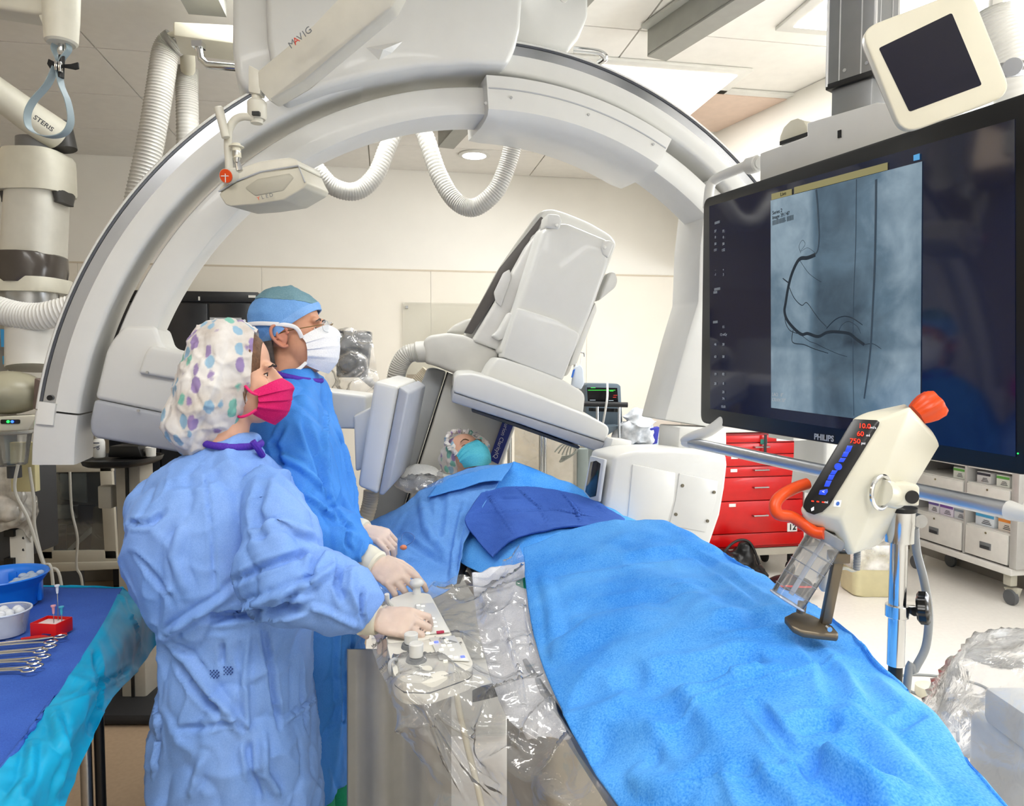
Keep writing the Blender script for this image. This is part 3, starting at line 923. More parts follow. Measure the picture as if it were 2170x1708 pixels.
# handle rail below and white hooks
hp = [MS(1465, 925, .03), MS(1462, 942, .05), MS(2150, 1084, .05)]
MB().tube([MS(1456, 936, .05), MS(2150, 1084, .05)], .0165, 18).o('handle_rail', ALU, mon)
MB().tube(catmull([MS(1540, 885, -.02), MS(1505, 912, .02), MS(1470, 925, .05), MS(1452, 935, .05), MS(1466, 939, .05)], 20), .017, 14).o('rail_hook', WHITE2, mon)
MB().tube([MS(2138, 1081, .05), MS(2178, 1090, .05), MS(2200, 1060, .02), MS(2200, 1000, -.02)], .0185, 14).o('rail_hook', WHITE2, mon)
MB().tube(catmull([MS(1610, 345, -.1), MS(1590, 348, -.1), MS(1560, 360, -.09), MS(1520, 378, -.08), MS(1505, 395, -.07), MS(1500, 440, -.05)], 24), .016, 14).o('top_hook', WHITE2, mon)
MB().cyl(MS(1586, 352, -.1), MS(1608, 346, -.1), .026, n=20, bev=.004).o('hook_collar', WHITE2, mon)

# ================================================================ small tilted display at the top right
YS = 1.27
sd_ = thing('small_display', 'small tilted cream-framed display above the big monitor', 'display', P(1990, 120, YS))
def S_(x, y, d=0.0):
    return P(x, y, YS + d + (x - 1980) * -.0003)
oc = [S_(1822, 62), S_(1913, 286), S_(2147, 200), S_(2056, -28)]
SE = V((.012, .035, .008))
MB().prism(roundpoly(oc, .03), SE, .005, 3).o('display_case', CREAM, sd_)
MB().prism(roundpoly([p + SE * 1.02 for p in [S_(1826, 66), S_(1917, 282), S_(2143, 198), S_(2052, -24)]], .03), SE * .5, .003, 2).o('display_back', M('case_taupe', '#8d8073', .5), sd_)
MB().prism(roundpoly([S_(1862, 102, -.001), S_(1927, 237, -.001), S_(2081, 180, -.001), S_(2017, 27, -.001)], .004), SE * .05).o('display_screen', M('display_dark', '#0b0d22', .1, spec=.7, emis=.01, ecol='#30407a'), sd_)
MB().tube([P(2120, 150, 1.36), P(2160, 145, 1.36), P(2200, 140, 1.4)], .014).o('display_arm', STEEL, sd_)
MB().cyl(P(2145, 142, 1.34), P(2150, 142, 1.4), .016).o('arm_pivot', LGREY, sd_)
MB().tube([P(2200, 140, 1.4), P(2260, 100, 1.4), V((P(2260, 100, 1.4).x, 1.4, 2.98))], .014).o('display_hanger', WHITE, sd_)
hose_thing('white ribbed hose behind the small display at the right edge', [P(2108, 20, 1.95), P(2112, 50, 1.95), P(2128, 100, 1.95), P(2140, 160, 1.95), P(2150, 260, 1.95), P(2150, 340, 1.95)], .042, mat=M('hose_white', '#e6e6e2', .4))
w_ = thing('hose_hanger', 'white ceiling hanger holding the hose at the right edge', 'bracket', P(2110, 0, 1.95))
MB().box(P(2110, 8, 1.95), (.03, .02, .03), None, .003).o('hanger_clip', WHITE, w_)
a = P(2110, 2, 1.95)
MB().cyl(a, V((a.x, a.y, 2.985)), .008).o('hanger_rod', WHITE, w_)

# ================================================================ contrast injector on a pole stand
YI = 1.25
ij = thing('contrast_injector', 'cream contrast injector head with red digits and orange knob on a chrome pole', 'injector', P(1907, 1200, YI + .05).xy.to_3d())
def I(zx, zy, d=0.0):
    return P(1500 + zx / 2.846, 800 + zy / 2.846, YI + d)
IC = M('injector_cream', '#d3d0bf', .4, var=.015, coat=.2)
lo_ = [I(548, 800, -.02), I(800, 850, -.05), I(880, 1065, -.03), I(1040, 1010, .06), I(760, 900, .08)]
up_ = [I(878, 238, -.02), I(1045, 250, -.05), I(1215, 192, -.03), I(1406, 405, .06), I(1180, 170, .08)]
pn = (lo_[1] - lo_[0]).cross(up_[0] - lo_[0]).normalized()
up_[1] = ON(1500 + 1045 / 2.846, 800 + 250 / 2.846, lo_[0], pn)
ax = (sum(up_, V()) - sum(lo_, V())) / 5
cl_, cu_ = sum(lo_, V()) / 5, sum(up_, V()) / 5
r0 = [cl_ - ax * .07 + (p - cl_) * .72 for p in lo_]
r3 = [cu_ + ax * .055 + (p - cu_) * .74 for p in up_]
mb = MB().loft([r0, lo_, up_, r3])
mb._bev(list(mb.bm.verts), .009, 3)
head = mb.o('injector_head', IC, ij)
if pn.y > 0:
    pn = -pn
po = lo_[0]
def IP(zx, zy, off=.0005):
    return ON(1500 + zx / 2.846, 800 + zy / 2.846, po + pn * off, pn)
MB().prism([IP(*p) for p in ((885, 252), (1020, 258), (1036, 270), (1030, 292), (735, 770), (690, 812), (640, 828), (598, 812), (574, 780), (585, 735), (865, 268))], pn * .003, .0012).o('display_panel', M('panel_black', '#111317', .25), ij)
LED = M('led_red', '#300000', .4, emis=3.2, ecol='#ff2a12')
LB = M('panel_blue', '#1b3fc0', .35, emis=.35, ecol='#2a55ff')
PW = M('panel_white', '#e8e8ee', .4, emis=.5)
pex = (IP(1036, 262) - IP(885, 254)).normalized()
pez = (IP(960, 256) - IP(640, 800)).normalized()
for s_, zx, zy, sz in (('10.0', 945, 294, .0145), ('60', 920, 341, .0145), ('750', 888, 385, .0145)):
    text(s_, .0118, IP(zx, zy, .004), pex, pez, LED, ij, 'red_digits', .0012, sx=.95)
for s_, zx, zy in (('ml/s', 996, 303), ('ml', 966, 350), ('psi', 938, 397), ('ml', 714, 752)):
    text(s_, .006, IP(zx, zy, .004), pex, pez, PW, ij, 'panel_print', .0012)
text('- - -', .014, IP(664, 745, .004), pex, pez, LED, ij, 'red_digits', .0012, bold=.0003)
ang = [((852, 430), 20), ((832, 464), 17), ((812, 498), 14), ((786, 538), 19), ((762, 572), 14), ((745, 602), 17), ((726, 640), 20)]
for (zx, zy), h in ang:
    if h == 19:
        q = IP(zx, zy, .004)
        MB().cyl(q, q + pn * .0015, .0062, n=18).o('speed_button', LB, ij)
    else:
        MB().prism([IP(zx - 12, zy - h + 1, .004), IP(zx + 22, zy - h + 2, .004), IP(zx + 6, zy + h - 1, .004), IP(zx - 26, zy + h - 2, .004)], pn * .0012, .0003).o('speed_button', LB, ij)
MB().prism([IP(x, y, .004) for x, y in ((675, 680), (722, 672), (724, 690), (708, 710), (668, 706))], pn * .0012, .0005).o('mode_button', LB, ij)
text('<', .008, IP(697, 690, .0055), pex, pez, PW, ij, 'panel_print', .001)
MB().prism([IP(x, y, .004) for x, y in ((622, 790), (640, 778), (640, 800), (624, 806))], pn * .0008).o('panel_print', PW, ij)
q = lo_[1].lerp(lo_[2], .2).lerp(up_[1].lerp(up_[2], .2), .12)
stn = (lo_[2] - lo_[1]).cross(up_[1] - lo_[1]).normalized()
stn = -stn if stn.y > 0 else stn
stk = [ON(x, y, lo_[1] + stn * .0015, stn) for x, y in ((1768, 1060), (1783, 1060), (1780, 1074), (1766, 1073))]
MB().prism(stk, stn * .0006).o('maker_sticker', M('sticker', '#e8eef2', .5), ij)
q = sum(stk, V()) / 4 + stn * .001
MB().cyl(q, q + stn * .0006, .0035, n=14).o('sticker_print', M('print_blue', '#2a62b8', .5), ij)
MB().tube(catmull([I(600, 640, .03), I(520, 668, .02), I(440, 715, .0), I(405, 770, -.01), I(425, 825, -.015), I(500, 838, -.01), I(570, 880, -.01), I(640, 930, -.02), I(700, 940, -.03)], 40), .0105, 14).o('loop_handle', ORANGE, ij)
# knob
kc, kd = I(1290, 205, .03), (ax.normalized() * .7 + V((.6, -.2, 0))).normalized()
mb = MB()
kx = kd.orthogonal().normalized(); ky = kd.cross(kx)
ringsk = []
for h, rr in ((-.01, .02), (0, .024), (.012, .027), (.026, .027), (.034, .022)):
    ringsk.append([kc + kd * h + (kx * math.cos(t) + ky * math.sin(t)) * rr * (1 + .1 * math.cos(6 * t)) for t in [2 * math.pi * i / 36 for i in range(36)]])
mb.loft(ringsk).o('purge_knob', ORANGE, ij)
# syringe
GLASS = clear_plastic('clear_acrylic', (.93, .95, .98), .09, 1.6, nscale=3)
s0, s1 = I(705, 975, 0), I(478, 1345, -.005)
sa = (s1 - s0)
MB().cyl(s0, s1, .0315, .0305, 32).o('syringe_barrel', GLASS, ij)
sy = sa.normalized()
MB().cyl(s0 - sy * .012, s0 + sy * .006, .036, .033, 28, .002).o('syringe_collar', M('collar_smoke', '#8d8f92', .2), ij)
MB().tube(arcpts(s1, .031, 0, 2 * math.pi, 40, sy.orthogonal().normalized(), sy.cross(sy.orthogonal().normalized())), .0022, 6).o('barrel_rim', M('rim_clear', '#aab4c4', .1), ij)
for k in range(4):
    MB().tube(arcpts(s0.lerp(s1, .25 + .2 * k), .0318, 0, 2 * math.pi, 32, sy.orthogonal().normalized(), sy.cross(sy.orthogonal().normalized())), .0006, 5).o('barrel_line', M('line_grey', '#7c8492', .3), ij)
MB().cyl(s0, s0.lerp(s1, .9), .0045, n=12).o('plunger_rod', M('plunger_clear', '#c3cad4', .2, trans=.5), ij)
for k in range(5):
    c_ = s0.lerp(s1, .3 + .15 * k) + V((.026, -.016, .004))
    MB().ell(c_, (.003, .0015, .0052)).o('barrel_mark', BLACK, ij)
BZ = M('bracket_bronze', '#6f6556', .36, .7)
b0, b1 = I(800, 1080, 0), I(718, 1490, .0)
MB().prism([b0 + V((-.009, 0, 0)), b0 + V((.009, 0, 0)), b1 + V((.009, 0, 0)), b1 + V((-.009, 0, 0))], V((0, .014, 0)), .002).o('heater_arm', BZ, ij)
MB().box(b0 + V((0, .008, -.002)), (.032, .028, .02), None, .003).o('arm_socket', BZ, ij)
mb = MB().prism([I(460, 1440, -.01), I(500, 1425, .02), I(560, 1400, .035), I(640, 1440, .03), I(700, 1470, .02), I(750, 1492, .0), I(790, 1540, -.02), I(780, 1556, -.025), I(680, 1545, -.03), I(570, 1530, -.035), I(510, 1500, -.03)], V((0, 0, -.012)), .003)
mb.o('heater_foot', BZ, ij)
q = I(736, 1520, -.034)
MB().cyl(q, q + V((0, .01, 0)), .0045, n=12).o('foot_screw', CHROME, ij)
q = I(560, 1420, .0)
MB().cyl(q, q + V((.003, 0, .02)), .008).o('foot_post', BZ, ij)
MB().ell(I(700, 1210, .06), (.012, .014, .026)).o('hand_switch', WHITE2, ij)
hose(MB(), [I(900, 1050, .05), I(900, 1100, .05), I(895, 1160, .05)], .006, .004, 10, .12).o('cable_coil', M('cable_grey', '#8b8e8f', .45), ij)
MB().tube(catmull([I(895, 1160, .05), I(870, 1165, .05), I(830, 1150, .055), I(760, 1160, .06)], 16), .003, 8).o('switch_cable', CREAM, ij)
# yoke and pole
PX_ = P(1907, 1085, YI + .06)
ya, yb = I(1035, 700, -.03), I(1090, 705, .03)
nd = (I(1090, 710, .0) - I(1030, 690, .0)).normalized()
MB().cyl(I(1035, 690, -.03), I(1130, 712, .0), .0235, n=24).o('yoke_shaft', IC, ij)
mb = MB().tube(arcpts(I(1046, 692, -.035), .0285, 0, 2 * math.pi, 36, V((.857, .515, 0)), UPZ), .0038, 8)
mb.o('yoke_ring', CHROME, ij)
MB().prism([I(1085, 655, -.03), I(1100, 640, -.03), I(1265, 645, -.03), I(1280, 665, -.03), I(1276, 775, -.03), I(1090, 775, -.03)], V((0, .11, 0)), .008, 3).o('yoke_block', IC, ij)
q = I(1235, 722, -.033)
MB().cyl(q, q + V((0, .01, 0)), .0115, n=24).o('yoke_plug', BLACK, ij)
px_, py_ = PX_.x, PX_.y
def zy_(y):
    return P(1907, y, py_).z
MB().cyl((px_, py_, zy_(1074)), (px_, py_, zy_(1082)), .029, n=24).o('pole_collar', BLACK, ij)
MB().lathe([(.025, zy_(1148)), (.025, zy_(1120)), (.027, zy_(1105)), (.027, zy_(1083))], (px_, py_, 0)).o('pole_socket', CHROME, ij)
MB().cyl((px_, py_, zy_(1409)), (px_, py_, zy_(1140)), .0152, n=24).o('pole_upper', CHROME, ij)
MB().cyl((px_, py_, .07), (px_, py_, zy_(1409)), .0125, n=20).o('pole_lower', BLACK, ij)
MB().cyl((px_, py_, zy_(1307)), (px_, py_, zy_(1281)), .0205, n=24, bev=.001).o('pole_clamp', CHROME, ij)
MB().box((px_ + .024, py_, zy_(1294)), (.026, .014, .018), None, .002).o('clamp_lug', CHROME, ij)
kq = V((px_ + .036, py_ - .004, zy_(1286)))
kd = V((.75, -.55, .1)).normalized(); kx = kd.orthogonal().normalized(); ky = kd.cross(kx)
mb = MB()
mb.loft([[kq + kd * h + (kx * math.cos(t) + ky * math.sin(t)) * rr * (1 + .07 * math.cos(8 * t)) for t in [2 * math.pi * i / 48 for i in range(48)]] for h, rr in ((0, .024), (.004, .029), (.016, .029), (.02, .024), (.021, .014))])
mb.o('clamp_knob', M('knob_black', '#0c0d0e', .25), ij)
q = P(1944, 1102, py_ - .0)
MB().cyl(q + V((0, -.012, 0)), q + V((0, .008, 0)), .0125, n=20).o('tilt_knob', STEEL, ij)
MB().tube(catmull([P(1938, 1118, py_ + .02), P(1943, 1170, py_ + .03), P(1958, 1230, py_ + .03), P(1968, 1300, py_ + .03), P(1962, 1370, py_ + .03), P(1938, 1420, py_ + .03), P(1920, 1470, py_ + .03), V((px_ + .01, py_ + .03, .3))], 50), .0075, 10).o('injector_cable', M('cable_grey', '#8b8e8f', .45), ij)
for k in range(5):
    aa = R(20 + 72 * k)
    e = V((math.cos(aa), math.sin(aa), 0))
    b_ = V((px_, py_, .085))
    MB().prism([b_ + e * .02 + V((-e.y, e.x, 0)) * .018, b_ + e * .3 + V((-e.y, e.x, 0)) * .012, b_ + e * .3 - V((-e.y, e.x, 0)) * .012, b_ + e * .02 - V((-e.y, e.x, 0)) * .018], (0, 0, -.03), .004).o('base_leg', CREAM, ij)
    c_ = b_ + e * .28
    sd = V((-e.y, e.x, 0))
    MB().cyl(c_ - sd * .011 + V((0, 0, -.051)), c_ + sd * .011 + V((0, 0, -.051)), .032, n=16, bev=.003).o('caster', RUBBER, ij)

# ================================================================ red crash cart
YK = 5.0
cc_ = thing('crash_cart', 'bright red crash cart with metal drawer handles below the big monitor', 'cart', RU(*UVof(P(1605, 1165, YK)), 0), RA)
zz_ = lambda y: 1.53 - (y - 775.4) * YK / FPX
def lx(px):
    return (px - 1605) * YK / FPX
bw0, bw1 = lx(1497), lx(1712)
MB().box(((bw0 + bw1) / 2, .25, (zz_(918) + zz_(1166)) / 2), (bw1 - bw0, .48, zz_(918) - zz_(1166)), None, .006).o('cart_body', M('red_dark', '#a80508', .4), cc_, local=True)
MB().box(((bw0 + bw1) / 2, .24, zz_(910)), (bw1 - bw0 + .04, .52, .04), None, .01).o('cart_top', WHITE, cc_, local=True)
rows = [(922, 937), (939, 962), (964, 987), (989, 1010), (1012, 1061), (1063, 1131)]
for i, (y0, y1) in enumerate(rows):
    d = MB().box(((bw0 + bw1) / 2 - .004, -.003, (zz_(y0) + zz_(y1)) / 2), (bw1 - bw0 - .03, .022, zz_(y0) - zz_(y1)), None, .004).o('drawer', RED, cc_, local=True)
    if i:
        zc = (zz_(y0) + zz_(y1)) / 2 + .012
        hx = lx(1606)
        MB().tube([(hx - .055, -.012, zc), (hx - .055, -.038, zc), (hx + .055, -.038, zc), (hx + .055, -.012, zc)], .006, 8).o('handle', STEEL, d, local=True)
MB().box(((bw0 + bw1) / 2, .02, (zz_(1133) + zz_(1160)) / 2), (bw1 - bw0 + .01, .05, zz_(1133) - zz_(1160)), None, .006).o('cart_plinth', RED, cc_, local=True)
MB().box((bw1 + .018, .02, (zz_(935) + zz_(1150)) / 2), (.035, .05, zz_(935) - zz_(1150)), None, .004).o('cart_post', M('post_white', '#d8d8d4', .4), cc_, local=True)
for zc, xx in ((zz_(968), lx(1546)), (zz_(996), lx(1545)), (zz_(1070), lx(1543))):
    MB().box((xx, -.017, zc), (.05, .004, .022)).o('drawer_label', M('label_white', '#e8e6e4', .5), cc_, local=True)
MB().box((lx(1612), -.018, zz_(936)), (.05, .012, .035), None, .004).o('seal_lock', M('lock_teal', '#3f8f80', .5), cc_, local=True)
MB().box((lx(1611), -.046, zz_(950)), (.02, .004, .2)).o('lock_strap', BLACK, cc_, local=True)
MB().box((lx(1667), -.018, zz_(930)), (.17, .004, .035)).o('drawer_label', M('label_white'), cc_, local=True)
d = MB().box((lx(1703), -.02, zz_(958)), (.075, .006, .09)).o('notice_card', M('label_white'), cc_, local=True)
MB().prism([(lx(1698), -.024, zz_(968)), (lx(1712), -.024, zz_(964)), (lx(1710), -.024, zz_(952)), (lx(1703), -.024, zz_(957)), (lx(1699), -.024, zz_(954))], (0, -.002, 0)).o('card_print', RED, d, local=True)
tg = MB().box((lx(1682), -.018, zz_(1122)), (.075, .006, .062)).o('number_tag', M('label_white'), cc_, local=True)
tq_ = P(1681, 1122, YK - .03)
text('12', .06, RU(*UVof(cc_.location), 0) + RROT @ V((lx(1682), -.0225, zz_(1122))), UD, UPZ, BLACK, cc_, 'number_print', .0006, bold=.0015)
for sx_ in (bw0 + .06, bw1 - .06):
    for sy_ in (.06, .42):
        MB().cyl((sx_ - .012, sy_, .052), (sx_ + .012, sy_, .052), .052, n=16, bev=.004).box((sx_, sy_, .13), (.03, .04, .06)).o('caster', RUBBER, cc_, local=True)
MB().box(((bw0 + bw1) / 2, .24, zz_(1166) - .03), (bw1 - bw0 - .02, .46, .05)).o('cart_base', PUTTY, cc_, local=True)

# ================================================================ white supply cart along the right wall
US = 3.88
su0 = RU(US, 4.3, 0)
sc_ = thing('supply_cart', 'white metal supply cart with drawers and boxed supplies at the right', 'cart', su0, RA)
def SV(px, py):
    q = ON(px, py, su0, -UD)
    return V((0, UVof(q)[1] - 4.3, q.z))      # local: y along the cart front, x into the cart
v0, v1 = SV(2140, 1100).y, SV(1925, 1100).y
SWH = M('supply_white', '#d9d7d2', .4)
H = 1.25
MB().box((.2, (v0 + v1) / 2, .225), (.42, v1 - v0 + .06, .045), None, .006).o('cart_base', SWH, sc_, local=True)
MB().box((.38, (v0 + v1) / 2, (H + .25) / 2), (.012, v1 - v0, H - .25)).o('cart_back', SWH, sc_, local=True)
MB().box((.2, (v0 + v1) / 2, H + .01), (.42, v1 - v0 + .06, .03), None, .006).o('cart_top', SWH, sc_, local=True)
vm = SV(2043, 1100).y
for y_, t_ in ((v0 - .03, .055), (vm, .02), (v1 + .01, .035)):
    MB().box((.2, y_, (H + .25) / 2), (.4, t_, H - .25), None, .006).o('cart_upright', M('upright_alu', '#bdbcba', .35, .3), sc_, local=True)
zrow = lambda px, py: SV(px, py).z
shel = [(.62, .015), (.92, .015)]
BOXC = [('#d8d6dc', '#6a5a9c'), ('#d9d2e2', '#7b4f9f'), ('#cfd3d8', '#7f8b99'), ('#d4dbe2', '#4aa0d0'), ('#dcd2c6', '#e08a3a'), ('#d9dcd4', '#5fa04a'), ('#c9c9c9', '#3b3b45')]
def supply_box(y_, z_, wd, ht, k, dep=.22, lab=None):
    t = thing('supply_box', lab, 'box', RU(US, 4.3) + RROT @ V((.04, y_, z_)), RA, 'supply boxes on the cart')
    MB().box((dep / 2, 0, ht / 2), (dep, wd, ht), None, .002).o('carton', M('carton%d' % k, BOXC[k][0], .6), t, local=True)
    MB().box((-.0012, 0, ht * .8), (.002, wd * .96, ht * .22)).o('print_band', M('band%d' % k, BOXC[k][1], .6), t, local=True)
    for i in range(3):
        MB().box((-.0012, -wd * .1, ht * (.2 + .13 * i)), (.002, wd * (.5 - .1 * i), ht * .05)).o('print_line', DGREY, t, local=True)
    return t
for ci, (a0, a1) in enumerate(((v0 + .0, vm - .012), (vm + .012, v1 - .01))):
    wd = a1 - a0
    for zlo, zhi, kind in ((.262, .455, 'draw'), (.625, .74, 'draw'), (.87, .98, 'draw')):
        d = MB().box((.01, (a0 + a1) / 2, (zlo + zhi) / 2), (.03, wd - .012, zhi - zlo), None, .003).o('drawer', SWH, sc_, local=True)
        MB().cyl((-.008, (a0 + a1) / 2, zhi - .022), (0, (a0 + a1) / 2, zhi - .022), .007, n=12).o('lock', M('lock_brass', '#8d8468', .4, .6), d, local=True)
        if zlo < .3:
            MB().box((-.006, (a0 + a1) / 2, zlo + .085), (.004, .09, .045), None, .002).o('handle_plate', MGREY, d, local=True)
            MB().box((-.009, (a0 + a1) / 2, zlo + .075), (.004, .07, .02)).o('pull', DGREY, d, local=True)
    for z_ in (.458, .6, .742, .85, .99):
        MB().box((.2, (a0 + a1) / 2, z_), (.38, wd, .01)).o('shelf', SWH, sc_, local=True)
bl = ['small white carton with blue band on the lower right cart shelf', 'orange-banded carton on the lower right cart shelf', 'violet-banded carton at the end of the lower left cart shelf', 'wide violet carton in the middle of the lower left cart shelf', 'grey carton beside the violet ones on the lower left cart shelf',
      'grey carton on the upper right cart shelf', 'green-banded carton on the upper right cart shelf', 'carton with a green band on the upper left cart shelf']
supply_box(v0 + .23, .464, .15, .085, 3, lab=bl[0])
supply_box(v0 + .07, .464, .11, .085, 4, lab=bl[1])
supply_box(vm + .32, .464, .1, .08, 0, lab=bl[2])
supply_box(vm + .2, .464, .12, .08, 1, lab=bl[3])
supply_box(vm + .08, .464, .1, .075, 2, lab=bl[4])
supply_box(v0 + .25, .748, .11, .075, 6, lab=bl[5])
supply_box(v0 + .1, .748, .1, .075, 5, lab=bl[6])
supply_box(vm + .1, .748, .1, .075, 5, lab=bl[7])
for y_ in (v0 + .02, v1 - .03):
    for x_ in (.05, .35):
        mb = MB().cyl((x_ - .014, y_, .05), (x_ + .014, y_, .05), .05, n=18, bev=.004)
        c_ = mb.o('caster', M('caster_grey', '#5b5d60', .6), sc_, local=True)
        MB().prism([(x_, y_ - .05, .12), (x_, y_ + .06, .1), (x_, y_ + .03, .06), (x_, y_ - .03, .06)], (.035, 0, 0), .004).box((x_, y_ + .01, .165), (.05, .06, .08), None, .006).o('caster_fork', M('fork_cream', '#b9b6a8', .45), c_, local=True)

# ================================================================ floor things by the carts
YP = 4.72
pc = P(1840, 1255, YP)
pc.z = .003
pl = thing('waste_pail', 'cream plastic waste pail with a white liner standing on the floor', 'bin', pc)
def rrect(c, wx, wy, r, n=5):
    out = []
    for k, (sx_, sy_) in enumerate(((1, 1), (-1, 1), (-1, -1), (1, -1))):
        for j in range(n):
            a_ = R(90 * k + 90 * j / (n - 1))
            out.append(V((c[0] + sx_ * (wx - r) + math.cos(a_) * r, c[1] + sy_ * (wy - r) + math.sin(a_) * r, c[2])))
    return out
MB().loft([rrect((0, 0, z), x, y, .05) for z, x, y in ((0, .135, .11), (.012, .148, .12), (.22, .168, .14), (.24, .175, .146), (.25, .175, .146))]).o('pail_body', M('pail_cream', '#d8cfa6', .5), pl, local=True)
mb = MB().loft([rrect((0, 0, z), x, y, .05) for z, x, y in ((.19, .174, .145), (.26, .182, .152), (.31, .165, .14), (.345, .15, .12), (.33, .1, .08))])
me = mb.mesh('l')
co = coords(me)
setco(me, co + np.stack([fbm(co, 22, 1), fbm(co, 22, 2), fbm(co, 22, 3)], 1) * .012)
link('pail_liner', me, clear_plastic('liner_film', (1, 1, 1), .55, .4, (.9, .88, .84)), pl, 60, True)
bc = P(1556, 1200, 4.75)
bc.z = 0
bg = thing('black_bag', 'black leather bag with a red-piped strap slumped on the floor by the cart', 'bag', bc)
mb = MB().ell((-.02, .0, .14), (.18, .12, .15)).ell((.06, 0, .22), (.09, .08, .12)).ell((.1, .02, .1), (.14, .12, .1))
me = blob(mb, .014, 6)
co = coords(me)
setco(me, co + normals(me) * (fbm(co, 14, 4) * .018 - .012 * (1 - ridged(co, 9, 2)) ** 6)[:, None])
co = coords(me); co[:, 2] = np.maximum(co[:, 2], .002); setco(me, co)
link('bag_body', me, M('leather_black', '#141416', .36, bump=.15, bs=60), bg, 60, True)
MB().tube(catmull([(-.17, -.08, .1), (-.1, -.1, .29), (.0, -.06, .36), (.09, -.05, .34), (.15, -.06, .2)], 30), .009, 8).o('bag_strap', M('leather_black'), bg, local=True)
bg2 = thing('black_pouch', 'flat black pouch edged in red lying beside the leather bag', 'bag', V((bc.x + .33, bc.y - .12, 0)))
me = blob(MB().ell((0, 0, .07), (.16, .12, .075)).ell((-.08, 0, .05), (.1, .1, .055)), .014, 5)
co = coords(me); co[:, 2] = np.maximum(co[:, 2], .002); setco(me, co)
link('pouch_body', me, M('leather_black'), bg2, 60, True)
MB().tube(catmull([(-.15, -.07, .09), (-.05, -.115, .105), (.05, -.115, .1), (.14, -.06, .085)], 24), .006, 8).o('red_piping', M('piping_red', '#d3131b', .4), bg2, local=True)
# ================================================================ cloth materials
def cloth(name, c0, c1, scale=260, rough=.75, bump=.25, fib=6.0):
    """non-woven paper cloth: two-tone fibre fleck and fine relief"""
    if name in MATS:
        return MATS[name]
    m = bpy.data.materials.new(name)
    m.use_nodes = True
    nt = m.node_tree
    b = nt.nodes['Principled BSDF']
    tc = nt.nodes.new('ShaderNodeTexCoord')
    n1 = nt.nodes.new('ShaderNodeTexNoise'); n1.inputs['Scale'].default_value = scale; n1.inputs['Detail'].default_value = 3
    n2 = nt.nodes.new('ShaderNodeTexNoise'); n2.inputs['Scale'].default_value = fib; n2.inputs['Detail'].default_value = 3
    nt.links.new(tc.outputs['Object'], n1.inputs['Vector']); nt.links.new(tc.outputs['Object'], n2.inputs['Vector'])
    ad = nt.nodes.new('ShaderNodeMath'); ad.operation = 'MULTIPLY_ADD'; ad.inputs[1].default_value = .45
    nt.links.new(n2.outputs['Fac'], ad.inputs[0])
    ml = nt.nodes.new('ShaderNodeMath'); ml.operation = 'MULTIPLY'; ml.inputs[1].default_value = .55
    nt.links.new(n1.outputs['Fac'], ml.inputs[0]); nt.links.new(ml.outputs[0], ad.inputs[2])
    cr = nt.nodes.new('ShaderNodeValToRGB')
    cr.color_ramp.elements[0].position = .36; cr.color_ramp.elements[0].color = (*lin(c0), 1)
    cr.color_ramp.elements[1].position = .64; cr.color_ramp.elements[1].color = (*lin(c1), 1)
    nt.links.new(ad.outputs[0], cr.inputs[0]); nt.links.new(cr.outputs[0], b.inputs['Base Color'])
    bp = nt.nodes.new('ShaderNodeBump'); bp.inputs['Strength'].default_value = bump; bp.inputs['Distance'].default_value = .002
    nt.links.new(n1.outputs['Fac'], bp.inputs['Height']); nt.links.new(bp.outputs['Normal'], b.inputs['Normal'])
    b.inputs['Roughness'].default_value = rough
    b.inputs['Specular IOR Level'].default_value = .25
    MATS[name] = m
    return m
DRAPE = cloth('drape_blue', '#2a86e6', '#64b2fa', 330)
DRAPE2 = cloth('drape_mid_blue', '#3d86d6', '#5f9fe4', 300)
DRAPE3 = cloth('drape_soft_blue', '#4f86cc', '#6c9fde', 300)
TOWEL = cloth('towel_navy', '#2c4f9e', '#3d63b4', 420, .9, .5)
GOWN1 = cloth('gown_periwinkle', '#6e98dc', '#86abea', 500, .62, .12, 5)
GOWN2 = cloth('gown_blue', '#377fd4', '#4c93e4', 500, .62, .12, 5)

def sheet(rows, nu, nv, thick=.0025, crumple=0, cs=12, seed=0, ridge=0, rs=7, lines=None):
    g = lattice(rows, nu, nv)
    mb = MB().grid(g)
    bmesh.ops.recalc_face_normals(mb.bm, faces=mb.bm.faces)
    me = mb.mesh('sheet')
    co, no = coords(me), normals(me)
    d = np.zeros(len(co))
    if crumple:
        d += fbm(co, cs, seed) * crumple
    if ridge:
        d += ((1 - ridged(co, rs, seed + 3)) ** 7 - .12) * ridge
    setco(me, co + no * d[:, None])
    if lines:
        crease(me, lines)
    if thick:
        me = thicken(me, thick)
    return me

# ================================================================ patient table
TA, TB = V((.52, .62, 0)), V((-.1, 3.0, 0))
td = (TB - TA).normalized()
ts = V((td.y, -td.x, 0))
tab = thing('patient_table', 'patient table with dark edge rail and white pedestal under the blue drapes', 'table', TA.lerp(TB, .45))
def tslab(z0, z1, half, t0=0.0, t1=1.0, bev=.01):
    a, b = TA.lerp(TB, t0), TA.lerp(TB, t1)
    return MB().prism([a - ts * half + UPZ * z0, a + ts * half + UPZ * z0, b + ts * half + UPZ * z0, b - ts * half + UPZ * z0], (0, 0, z1 - z0), bev)
tslab(.835, .862, .215).o('table_top', PUTTY, tab)
tslab(.865, .9, .2).o('mattress', M('mattress_black', '#1d1e22', .5), tab)
a, b = TA - ts * .235 + UPZ * .845, TA.lerp(TB, .7) - ts * .235 + UPZ * .845
MB().prism([a, a - ts * .012, b - ts * .012, b], (0, 0, .03), .002).o('side_rail', STEEL, tab)
c_ = TA.lerp(TB, .52)
pr = Matrix((ts, td, UPZ)).transposed()
